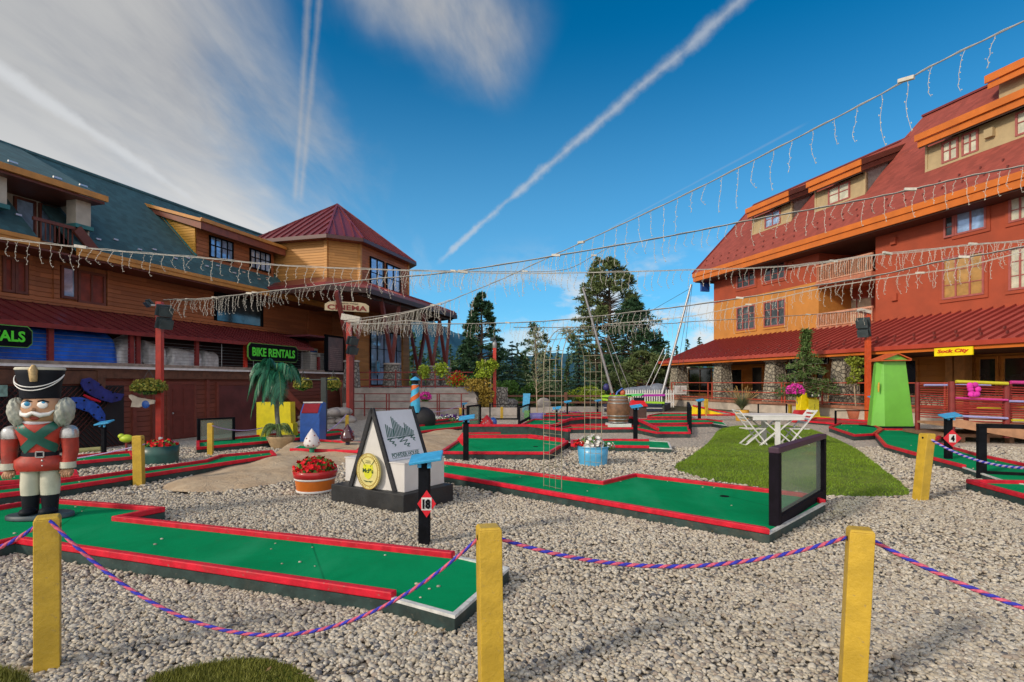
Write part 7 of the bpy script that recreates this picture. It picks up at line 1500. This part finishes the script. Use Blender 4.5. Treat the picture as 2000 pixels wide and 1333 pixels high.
# ================================================================ palm
b = G(549, 876); b.z = 0; palmS = b.y/F
pt = thing('artificial_palm', 'artificial palm with big drooping glossy fronds in a sand filled pot', 'palm tree', b); T = lambda px, py, dy=0: Vector(((px-CX)*palmS, b.y+dy, CH-(py-HY)*palmS))
mb = MB(); mb.lathe([(.20, 0), (.27, .16), (.31, .24), (.31, .28), (.26, .28), (.25, .25), (.001, .25)], b, 22, cap=False); pot = mb.build('pot', mat('sand_pot', (.42, .30, .17), .8, .15, 6), pt)
mb = MB(); pts = [b+UP*.2, T(545, 850), T(541, 810), T(540, 780), T(540, 745), T(541, 722)]; mb.tube(pts, [.065, .055, .05, .055, .05, .03], 10); mb.build('trunk', mat('palm_trunk', (.12, .13, .11), .7, .3, 12, .5, 30), pt)
def frond(c0, d, L_, arc, droop, nl=58, wl_=.22, m=palm_l, par=pt, nm='frond', width=.045):
    """arched midrib with long drooping leaflets on both sides"""
    d = Vector(d).normalized(); side = d.cross(UP).normalized(); mid = []; mb = MB()
    for i in range(13): t = i/12; mid.append(Vector(c0)+d*(L_*(t-.30*t*t))+UP*(arc*math.sin(t*2.2)-droop*t*t*1.0))
    mb.tube(mid, [.014*(1-.8*i/12) for i in range(13)], 5, mi=0); C0 = len(mb.v)
    for i in range(nl):
        t = .10+.9*i/nl; k = min(11, int(t*12)); p = mid[k].lerp(mid[k+1], t*12-k); tg = (mid[k+1]-mid[k]).normalized()
        for s in (-1, 1):
            for rep in range(2):
                ll = wl_*(math.sin(min(1, t*1.15)*math.pi)**.5*.8+.35)*random.uniform(.85, 1.15); a = (side*s*random.uniform(.55, .85)+tg*random.uniform(.45, .8)).normalized(); q = tg.cross(a).normalized().cross(a)*0+tg*width*.5
                e1 = p+a*ll*.5-UP*ll*.05; e2 = p+a*ll*.92-UP*ll*random.uniform(.55, 1.05); mb.add([p-q*.5, p+q*.5, e1+q*.7, e1-q*.7, e2], [(0, 1, 2, 3), (3, 2, 4)], 1)
    return mb.build(nm, [mat('palm_rib', (.10, .20, .06), .5), m], par)
cr = T(540, 726)
for d, L_, arc, dr_ in (((-1, -.25, 0), .92, .30, .72), ((-1, .1, 0), .85, .36, .36), ((-.8, -.6, 0), .75, .22, .78), ((-.45, -.9, 0), .55, .20, .72), ((.9, -.35, 0), .70, .34, .36), ((1, .1, 0), .80, .30, .42), ((.6, -.8, 0), .60, .2, .76), ((-.3, .9, 0), .7, .36, .3), ((.35, .9, 0), .7, .34, .4), ((-.25, -.4, 1), .36, .30, .02), ((.15, -1, 0), .45, .12, .7), ((-.95, -.5, 0), .8, .12, .95)):
    frond(cr+Vector((0, 0, -.02)), (d[0], d[1], 0), L_*.95, arc*.95, dr_*1.15, wl_=.23)
p2 = thing('small_palm', 'small feathery palm leaning against the foot of the big palm', 'palm tree', b+Vector((0, -.1, .26)))
c2 = T(544, 832, -.08); mb = MB(); mb.tube([b+Vector((0, -.1, .25)), c2], [.03, .02], 6); mb.build('trunk', MATS['palm_trunk'], p2)
for k in range(12): a = k*.55+.2; frond(c2-UP*.04*(k % 3), (math.cos(a), math.sin(a)*.7, 0), .46+.06*(k % 3), .13, .26+.07*(k % 2), nl=22, wl_=.12, m=leafmat('small_palm_leaves', (.08, .13, .04)), par=p2, width=.014)
# ================================================================ butterfly on the lattice
bt = thing('butterfly_ornament', 'large blue butterfly ornament fixed to the lodge lattice', 'ornament', L(17.0, 13, 0)); bN = 16.95
def wing(pts, m, lift):
    V = []
    for px, py in pts: t, z = LP(px, py, bN); V.append(L(bN-lift, t, z))
    mb = MB(); mb.poly(V, .05); w = mb.build('wing', m, bt); mb = MB(); c = sum(V, Vector())/len(V)
    for v in V[::2]: p = v.lerp(c, .28)+LN*.045; mb.ball(p, (.035, .02, .03), 7)
    mb.build('spots', hatm, w)
wing([(157, 741), (172, 738), (188, 748), (200, 760), (222, 768), (238, 770), (232, 782), (214, 787), (194, 782), (176, 774), (160, 762), (154, 750)], mat('wing_indigo', (.02, .03, .20), .5, .3, 6), .1)
wing([(128, 782), (134, 776), (150, 776), (172, 782), (188, 794), (198, 810), (198, 822), (188, 824), (176, 815), (168, 806), (150, 800), (134, 794)], mat('wing_blue', (.02, .09, .48), .45, .3, 6), .16)
mb = MB(); mb.tube([L(bN-.2, *LP(px, py, bN)) for px, py in ((154, 772), (168, 779), (186, 785))], [.03, .05, .03], 8); mb.build('body', red_rail, bt)
o = thing('toy_wagon_sign', 'white cutout wagon sign with a blue wheel under the round basket', 'ornament', P(277, 790, 15.2)); s = 15.2/F; T2 = lambda px, py: Vector(((px-CX)*s, 15.2, CH-(py-HY)*s))
mb = MB(); mb.poly([T2(*q) for q in ((253, 772), (258, 771), (272, 777), (304, 782), (302, 789), (282, 792), (274, 796), (257, 795), (260, 784), (254, 777))], -.04); mb.build('cutout', mat('cutout_cream', (.50, .44, .36), .6), o); mb = MB(); mb.ball(T2(286, 790)+Vector((0, -.03, 0)), (.11, .03, .11), 14); mb.build('wheel', dblue, o)
mb = MB(); mb.tube([T2(283, 778), T2(288, 744)], .008, 4); mb.build('hanger', cable, o)
for px, py, m, lab, rr in ((247, 857, flat('duck_green', (.42, .55, .03)), 'lime green toy creature beside the leftmost flower tub', .11),): 
    o = thing('toy_creature', lab, 'toy', P(px, py, 11.2)-UP*.1); c = P(px, py, 11.2); MB().ball(c, (.13, .1, .08), 12).build('body', m, o); MB().ball(c+Vector((-.08, -.03, .05)), (.06, .06, .05), 10).build('head', m, o); MB().tube([c, c-UP*.32], .02, 6).build('stalk', darkred, o)
o = thing('foam_log', 'dull yellow padded log lying on the lane below the butterfly', 'log', P(172, 880, 12.0)); MB().tube([P(145, 882, 12.0), P(197, 878, 12.2)], .06, 10).build('log', mat('log_khaki', (.26, .25, .10), .7), o)
o = thing('green_poster', 'small pale green picture on the lattice behind the soldier', 'picture', P(3, 765, 13)); t, z = LP(2, 763, 16.9); mb = MB(); slab(mb, L, 16.85, 16.9, t-.15, t+.12, z-.16, z+.14); mb.build('picture', mat('poster_green', (.20, .34, .30), .5, .3, 9), o)
# ================================================================ bungee trampoline, fence, far cabins
Yb = 29; T3 = lambda px, py, Y=Yb: P(px, py, Y)
o = thing('bungee_trampoline', 'bungee trampoline with tall silver masts and neon padded frame', 'trampoline', gp(1250, Yb))
for a, b_ in (((1138, 562), (1196, 768)), ((1350, 556), (1292, 775))): 
    mb = MB(); mb.tube([T3(*a), T3(*b_)], [.05, .075], 8); mb.build('mast', steel, o)
for a, b_ in (((1182, 660), (1214, 756)), ((1188, 655), (1228, 756)), ((1297, 680), (1262, 755)), ((1302, 690), (1270, 758))): mb = MB(); mb.tube([T3(*a, Yb+2), T3(*b_, Yb+2)], .022, 6); mb.build('strut', steel, o)
mb = MB()
for a, b_ in (((1350, 556), (1316, 765)), ((1352, 556), (1328, 765)), ((1340, 600), (1300, 740)), ((1138, 562), (1230, 760)), ((1346, 565), (1180, 660)), ((1140, 570), (1302, 640))): mb.tube([T3(*a), T3(*b_, Yb+1)], .010, 4)
mb.build('guy_lines', cable, o); MB().tube([T3(1296, 760), T3(1296, 812)], .07, 8).build('leg', MATS['iron_grey'], o); MB().tube([T3(1196, 765), T3(1196, 800)], .06, 8).build('leg', MATS['iron_grey'], o)
nl_ = flat('neon_lime', (.32, .62, .03)); ng_ = flat('neon_green', (.10, .60, .15)); nm_ = flat('neon_magenta', (.40, .02, .38))
for a, b_, m in (((1174, 774), (1232, 774), nl_), ((1222, 773), (1256, 771), ng_), ((1252, 773), (1297, 772), nm_), ((1262, 786), (1296, 787), nl_), ((1176, 780), (1190, 782), nl_)): mb = MB(); mb.bar(T3(*a), T3(*b_), .35, .10); mb.build('pad', m, o)
mb = MB(); mb.hexa([T3(1176, 802), T3(1296, 804), T3(1310, 798, 33), T3(1190, 798, 33)], [T3(1176, 791), T3(1296, 793), T3(1310, 787, 33), T3(1190, 787, 33)]); mb.build('skirt', mat('navy_skirt', (.02, .025, .06), .6), o)
mb = MB(); mb.tube([T3(1175, 797), T3(1297, 798)], .02, 5); mb.build('skirt_stripe', whitep, o)
o = thing('ride_toys', 'cluster of colourful inflatable toys behind the barrel', 'toys', T3(1210, 775, 30.5))
for px, py, r, m, nm in ((1184, 757, .17, flat('toy_navy', (.03, .03, .16)), 'blue_ball'), (1196, 772, .14, red_rail, 'red_ball'), (1216, 768, .16, flat('toy_orange', (.5, .12, .05)), 'orange_cone'), (1206, 776, .12, ng_, 'green_ball')): MB().ball(T3(px, py, 30.5), (r, r, r*1.2), 10).build(nm, m, o)
mb = MB(); mb.tube([T3(1202, 776, 30.4), T3(1206, 766, 30.4), T3(1216, 759, 30.4)], .05, 8); mb.build('blue_arm', dblue, o)
fc = thing('picket_fence', 'white picket fence behind the trampoline', 'fence', gp(1270, 34)); Yf = 34
for i, px in enumerate(np.arange(1214, 1318, 4.6)):
    a = gp(px, Yf); mb = MB(); w_ = .035; z = .98; mb.add([a+Vector((-w_, 0, 0)), a+Vector((w_, 0, 0)), a+Vector((w_, 0, z)), a+Vector((0, 0, z+.09)), a+Vector((-w_, 0, z))]+[a+Vector((-w_, .03, 0)), a+Vector((w_, .03, 0)), a+Vector((w_, .03, z)), a+Vector((0, .03, z+.09)), a+Vector((-w_, .03, z))], [(0, 1, 2, 3, 4), (9, 8, 7, 6, 5)]+[(i_, (i_+1) % 5+0, (i_+1) % 5+5, i_+5)[::-1] for i_ in range(5)]); mb.build('picket', whitep, fc)
for z in (.3, .8): MB().bar(gp(1212, Yf)+UP*z+Vector((0, .05, 0)), gp(1318, Yf)+UP*z+Vector((0, .05, 0)), .03, .08).build('rail', whitep, fc)
o = thing('shade_tents', 'grey fabric covers heaped behind the picket fence', 'cover', T3(1262, 762, 34.5)); mb = MB()
for px, w_, h_ in ((1240, .9, .32), (1262, 1.0, .4), (1284, .7, .55)): mb.ball(gp(px, 34.6)+UP*.9, (w_, .4, h_), 10)
mb.build('fabric', mat('grey_blue_fabric', (.16, .19, .24), .6, .3, 4), o)
def cabin(px0, px1, pyb, pye, pyr, Y, wallm, roofm_, lab):
    x0, x1 = (px0-CX)/F*Y, (px1-CX)/F*Y; ze, zr = CH-(pye-HY)/F*Y, CH-(pyr-HY)/F*Y; o = thing('cabin', lab, 'building', ((x0+x1)/2, Y, 0)); mb = MB(); mb.hexa([(x0, Y, 0), (x1, Y, 0), (x1, Y+6, 0), (x0, Y+6, 0)], [(x0, Y, ze), (x1, Y, ze), (x1, Y+6, ze), (x0, Y+6, ze)]); mb.build('wall', wallm, o)
    e = .5; mb = MB(); mb.add([(x0-e, Y-e, ze), (x1+e, Y-e, ze), (x1+e, Y+6.5, ze), (x0-e, Y+6.5, ze), (x0+.6, Y+3, zr), (x1-.6, Y+3, zr)], [(0, 1, 5, 4), (1, 2, 5), (2, 3, 4, 5), (3, 0, 4), (3, 2, 1, 0)]); mb.build('roof', roofm_, o)
    for k in range(3): xx = x0+(x1-x0)*(k+.5)/3; mb = MB(); mb.box((xx, Y-.03, ze*.5), ((x1-x0)*.16, .08, ze*.45)); mb.build('window', gl_dark, o)
grr = mat('sage_roof', (.10, .16, .13), .8, .15, 1); cabin(1192, 1300, 770, 748, 735, 58, mat('cabin_orange', (.42, .16, .05), .7), grr, 'low orange cabin with sage green roof behind the picket fence'); cabin(1340, 1400, 770, 752, 738, 56, mat('cabin_orange', (.42, .16, .05), .7), grr, 'far cabin with sage roof seen between the stone columns'); cabin(1270, 1310, 775, 758, 748, 44, mat('cabin_brown', (.2, .08, .05), .7), mat('cabin_red_roof', (.28, .07, .05), .7), 'small reddish kiosk right of the lime shrub')
cabin(1255, 1272, 772, 754, 750, 42, flat('kiosk_orange', (.60, .14, .04)), flat('kiosk_orange', (.60, .14, .04)), 'bright orange kiosk beside the lime shrub')
# ================================================================ sand, lawn, pebbles
def poly_sheet(name, pts, zf, m, step, kind=None, edge_drop=.05):
    g3 = [G(*p) for p in pts]; P2 = [(p.x, p.y) for p in g3]; xs = [p[0] for p in P2]; ys = [p[1] for p in P2]
    return P2
def inside(X, Y, P2):
    r = np.zeros(X.shape, bool); n = len(P2)
    for i in range(n):
        x1, y1 = P2[i]; x2, y2 = P2[(i+1) % n]; c = ((y1 > Y) != (y2 > Y)) & (X < (x2-x1)*(Y-y1)/((y2-y1) or 1e-9)+x1); r ^= c
    return r
def edgedist(X, Y, P2):
    d = np.full(X.shape, 1e9); n = len(P2)
    for i in range(n):
        a = np.array(P2[i]); b = np.array(P2[(i+1) % n]); ab = b-a; t = np.clip(((X-a[0])*ab[0]+(Y-a[1])*ab[1])/(ab @ ab), 0, 1); d = np.minimum(d, np.hypot(X-a[0]-ab[0]*t, Y-a[1]-ab[1]*t))
    return d
def smoothpoly(P2, k=3):
    for _ in range(k):
        Q = []
        for i in range(len(P2)): a, b = P2[i], P2[(i+1) % len(P2)]; Q += [(a[0]*.75+b[0]*.25, a[1]*.75+b[1]*.25), (a[0]*.25+b[0]*.75, a[1]*.25+b[1]*.75)]
        P2 = Q
    return P2
def mound(name, P2, hf, m, res=.09, rings=14):
    """sheet over an outline whose height follows hf(x, y, distance to the edge)"""
    c = np.mean(P2, axis=0); V = []; 
    for r in range(rings+1):
        f = (1-r/rings)
        for p in P2: V.append((c[0]+(p[0]-c[0])*f, c[1]+(p[1]-c[1])*f))
    V = np.array(V); d = edgedist(V[:, 0], V[:, 1], P2); z = np.array([hgt(*v) for v in V])+hf(V[:, 0], V[:, 1], d); n = len(P2); Fc = np.array([(r*n+i, r*n+(i+1) % n, (r+1)*n+(i+1) % n, (r+1)*n+i) for r in range(rings) for i in range(n)])
    return fast(name, np.column_stack([V, z]), Fc, m, smooth=True), V, z
sandP = smoothpoly([(p.x, p.y) for p in [G(*q) for q in ((303, 955), (345, 967), (450, 962), (560, 946), (640, 918), (700, 897), (865, 887), (905, 866), (925, 838), (905, 833), (830, 846), (700, 869), (580, 872), (520, 892), (450, 912), (380, 930))]])
sm_ = bpy.data.materials.new('sand'); sm_.use_nodes = True; q_ = NG(sm_.node_tree); b_ = sm_.node_tree.nodes['Principled BSDF']; co_ = q_.n('ShaderNodeTexCoord').outputs['Object']; n1 = q_.noise(co_, 2.2, 6, .65, .5)
q_.put(b_.inputs['Base Color'], q_.mix(q_.ss(n1, .35, .7), (.42, .31, .20, 1), (.52, .41, .28, 1))); b_.inputs['Roughness'].default_value = .95; bp_ = q_.n('ShaderNodeBump'); bp_.inputs['Strength'].default_value = .7; bp_.inputs['Distance'].default_value = .06; q_.put(bp_.inputs['Height'], q_.m('ADD', q_.noise(co_, 5, 5, .6, .6), q_.m('MULTIPLY', q_.noise(co_, 60, 2), .1))); sm_.node_tree.links.new(bp_.outputs[0], b_.inputs['Normal'])
sh_, _, _ = mound('sand', sandP, lambda x, y, d: .02+.10*np.clip(d/.8, 0, 1)**.8*(1+.25*np.sin(x*3+y*2))+.20*np.exp(-((x-b.x)**2+(y-b.y)**2)/.35)*(d > 0)+.02*np.sin(x*7+1)*np.sin(y*5), sm_, rings=26)
tag(sh_, kind='structure')
PADS.append(sandP)
lawnP = smoothpoly([(p.x, p.y) for p in [G(*q) for q in ((1310, 913), (1345, 895), (1385, 866), (1405, 836), (1460, 832), (1530, 832), (1582, 838), (1628, 856), (1672, 876), (1722, 916), (1766, 948), (1786, 970), (1700, 973), (1612, 970), (1500, 957), (1400, 943), (1340, 928))]], 2)
lawnM = bpy.data.materials.new('lawn'); lawnM.use_nodes = True; q_ = NG(lawnM.node_tree); b_ = lawnM.node_tree.nodes['Principled BSDF']; co_ = q_.n('ShaderNodeTexCoord').outputs['Object']
q_.put(b_.inputs['Base Color'], q_.mix(q_.ss(q_.noise(co_, 2, 6, .7, .5), .35, .65), (.085, .15, .008, 1), (.17, .235, .014, 1))); b_.inputs['Roughness'].default_value = .95; bp_ = q_.n('ShaderNodeBump'); bp_.inputs['Strength'].default_value = 1; bp_.inputs['Distance'].default_value = .03; q_.put(bp_.inputs['Height'], q_.noise(co_, 55, 4, .7)); lawnM.node_tree.links.new(bp_.outputs[0], b_.inputs['Normal'])
def lawn(P2, hf, nblade, hb_, wb_, rings=12, bm=None):
    sh, V, z = mound('lawn', P2, hf, lawnM, rings=rings); tag(sh, kind='structure'); PADS.append(P2); xs = [p[0] for p in P2]; ys = [p[1] for p in P2]; N_ = nblade*2
    X = RNG.uniform(min(xs), max(xs), N_); Y = RNG.uniform(min(ys), max(ys), N_); k = inside(X, Y, P2); X, Y = X[k], Y[k]; d = edgedist(X, Y, P2); Z = hf(X, Y, d)
    n = len(X); a = RNG.uniform(0, 6.28, n); hh2 = hb_*RNG.uniform(.5, 1.2, n)*(.6+.4*np.sin(X*2.1)*np.sin(Y*1.7)**2+.3); w_ = wb_; c = np.stack([X, Y, Z-.004], 1); e = np.stack([np.cos(a)*w_, np.sin(a)*w_, 0*a], 1); tp = c+np.stack([RNG.normal(0, .4, n)*hh2, RNG.normal(0, .4, n)*hh2, hh2], 1)
    V = np.stack([c-e, c+e, tp], 1).reshape(-1, 3); o = fast('grass', V, np.arange(3*n).reshape(n, 3), bm or grass_l); return tag(o, kind='stuff', label='short green grass blades on the lawn', cat=None)
lawn(lawnP, lambda x, y, d: .008+.05*np.clip(d/.5, 0, 1)**.7, 65000, .035, .005)
nearP = smoothpoly([(p.x, p.y) for p in [G(*q) for q in ((285, 1333), (330, 1316), (420, 1298), (500, 1288), (560, 1300), (610, 1325), (640, 1360), (500, 1420), (250, 1420))]], 2)
lawn(nearP, lambda x, y, d: .008+.02*np.clip(d/.3, 0, 1)*(1+.6*np.sin(x*19)*np.sin(y*23)), 8000, .034, .0035, 6, leafmat('olive_grass', (.155, .165, .03), .6))
near2 = smoothpoly([(p.x, p.y) for p in [G(*q) for q in ((-60, 1305), (0, 1307), (40, 1318), (62, 1340), (60, 1380), (-60, 1380))]], 2)
lawn(near2, lambda x, y, d: .008+.02*np.clip(d/.3, 0, 1), 2200, .034, .0035, 5, MATS['olive_grass'])
random.seed(5)
# loose pebbles: real stones wherever they can be told apart
def ico(sub):
    import bmesh; bm = bmesh.new(); bmesh.ops.create_icosphere(bm, subdivisions=sub, radius=1); v = np.array([x.co[:] for x in bm.verts]); f = np.array([[q.index for q in x.verts] for x in bm.faces]); bm.free(); return v, f
def pebbles(Ya, Yb, dens, size, sub, lab):
    v, f = ico(sub); A_max = (Yb-Ya)*(Yb*.94*2); N_ = int(A_max*dens); Y = RNG.uniform(Ya, Yb, N_); X = RNG.uniform(-Yb*.94, Yb*.94, N_); k = np.abs(X) < Y*.93+.1; X, Y = X[k], Y[k]
    ok = RNG.random(len(X)) < np.clip(.93+.35*np.sin(X*1.3+.7*np.sin(Y*2.1))*np.sin(Y*1.1+X*.5)+.12*np.sin(X*5+Y*3), .5, 1)
    for P2 in PADS:
        xs = [p[0] for p in P2]; ys = [p[1] for p in P2]; m = (X > min(xs)-.05) & (X < max(xs)+.05) & (Y > min(ys)-.05) & (Y < max(ys)+.05)
        if m.any(): i = np.where(m)[0]; ok[i[inside(X[i], Y[i], P2)]] = False
    X, Y = X[ok], Y[ok]; n = len(X); r = size*np.exp(RNG.normal(0, .22, n))*.5; ax = np.stack([r*RNG.uniform(1.0, 1.7, n), r*RNG.uniform(.8, 1.1, n), r*RNG.uniform(.5, .8, n)], 1); az = RNG.uniform(0, 6.28, n); ti = RNG.normal(0, .38, n); ca, sa, ct, st = np.cos(az), np.sin(az), np.cos(ti), np.sin(ti)
    P_ = v[None]*ax[:, None]; P_ = P_*(1+RNG.normal(0, .07, P_.shape)) ; x = P_[..., 0]*ct[:, None]-P_[..., 2]*st[:, None]; z = P_[..., 0]*st[:, None]+P_[..., 2]*ct[:, None]; y = P_[..., 1]
    Z = np.array([hgt(a, b_) for a, b_ in zip(X, Y)])+RNG.uniform(.15, .9, n)*size*.55
    V = np.stack([x*ca[:, None]-y*sa[:, None]+X[:, None], x*sa[:, None]+y*ca[:, None]+Y[:, None], z+Z[:, None]], -1).reshape(-1, 3); Fc = (f[None]+(np.arange(n)*len(v))[:, None, None]).reshape(-1, 3)
    return tag(fast('gravel', V, Fc, pebm, smooth=True), kind='stuff', label=lab)
pebm = bpy.data.materials.new('pebbles'); pebm.use_nodes = True; q_ = NG(pebm.node_tree); b_ = pebm.node_tree.nodes['Principled BSDF']; ri = q_.n('ShaderNodeNewGeometry').outputs['Random Per Island']; rp_ = q_.n('ShaderNodeValToRGB'); q_.put(rp_.inputs[0], ri); e_ = rp_.color_ramp.elements
e_[0].position = 0; e_[0].color = (.06, .07, .09, 1); e_[1].position = 1; e_[1].color = (.64, .585, .49, 1)
for p_, c_ in ((.05, (.11, .115, .13, 1)), (.07, (.28, .26, .24, 1)), (.16, (.34, .28, .23, 1)), (.3, (.42, .375, .30, 1)), (.55, (.52, .465, .37, 1)), (.8, (.50, .475, .42, 1))): k_ = e_.new(p_); k_.color = c_
co_ = q_.n('ShaderNodeTexCoord').outputs['Object']; cc_ = q_.mix(q_.ss(q_.noise(co_, 90, 4, .7), .4, .7, 0, .3), rp_.outputs[0], (.2, .17, .14, 1)); cc_ = q_.mix(q_.ss(q_.noise(co_, .7, 4, .6), .4, .7, 0, .25), cc_, (.32, .275, .215, 1)); q_.put(b_.inputs['Base Color'], cc_); b_.inputs['Roughness'].default_value = .75; b_.inputs['Specular IOR Level'].default_value = .3
pebbles(1.9, 4.2, 3900, .0235, 2, 'loose rounded beige and grey gravel in the foreground')
pebbles(4.2, 7.5, 2100, .029, 1, 'loose beige gravel around the near golf lanes')
pebbles(7.5, 13.0, 480, .045, 1, 'loose beige gravel across the middle of the court')

# stray stones kicked onto the felt and a litter of small dry leaves
def stray(n, lab):
    v, f = ico(1); X = []; Y = []; Z = []
    for P2 in PADS[:2]+PADS[14:20]:
        k = n if P2 in PADS[:2] else n//4; xs = [p[0] for p in P2]; ys = [p[1] for p in P2]; x = RNG.uniform(min(xs), max(xs), k*3); y = RNG.uniform(min(ys), max(ys), k*3); m = inside(x, y, P2); d = edgedist(x, y, P2); m &= (d > .07) & (RNG.random(len(x)) < np.exp(-(d-.07)*3)); x, y = x[m], y[m]
        X += list(x); Y += list(y); Z += [hgt(a, b_)+.106 for a, b_ in zip(x, y)]
    X, Y, Z = map(np.array, (X, Y, Z)); r = RNG.uniform(.006, .013, (len(X), 1, 1)); P_ = v[None]*r*np.array([1.4, 1, .7]); V = (P_+np.stack([X, Y, Z], 1)[:, None]).reshape(-1, 3); Fc = (f[None]+(np.arange(len(X))*len(v))[:, None, None]).reshape(-1, 3)
    tag(fast('stray_gravel', V, Fc, pebm, smooth=True), kind='stuff', label=lab)
stray(70, 'stray stones scattered on the green felt')
n = 900; Y = RNG.uniform(2.2, 11, n); X = RNG.uniform(-.9, .9, n)*Y; c = np.stack([X, Y, np.array([hgt(a, b_) for a, b_ in zip(X, Y)])+.032], 1); u = unit(RNG.normal(size=(n, 3))*np.array([1, 1, .25])); w = unit(np.cross(u, [[.1, .2, 1]])); s_ = RNG.uniform(.010, .022, (n, 1)); V, Fc = cards(c, u*s_, w*s_*.5); tag(fast('leaf_litter', V, Fc, leafmat('dry_leaves', (.20, .13, .06))), kind='stuff', label='small dry leaves scattered over the gravel')
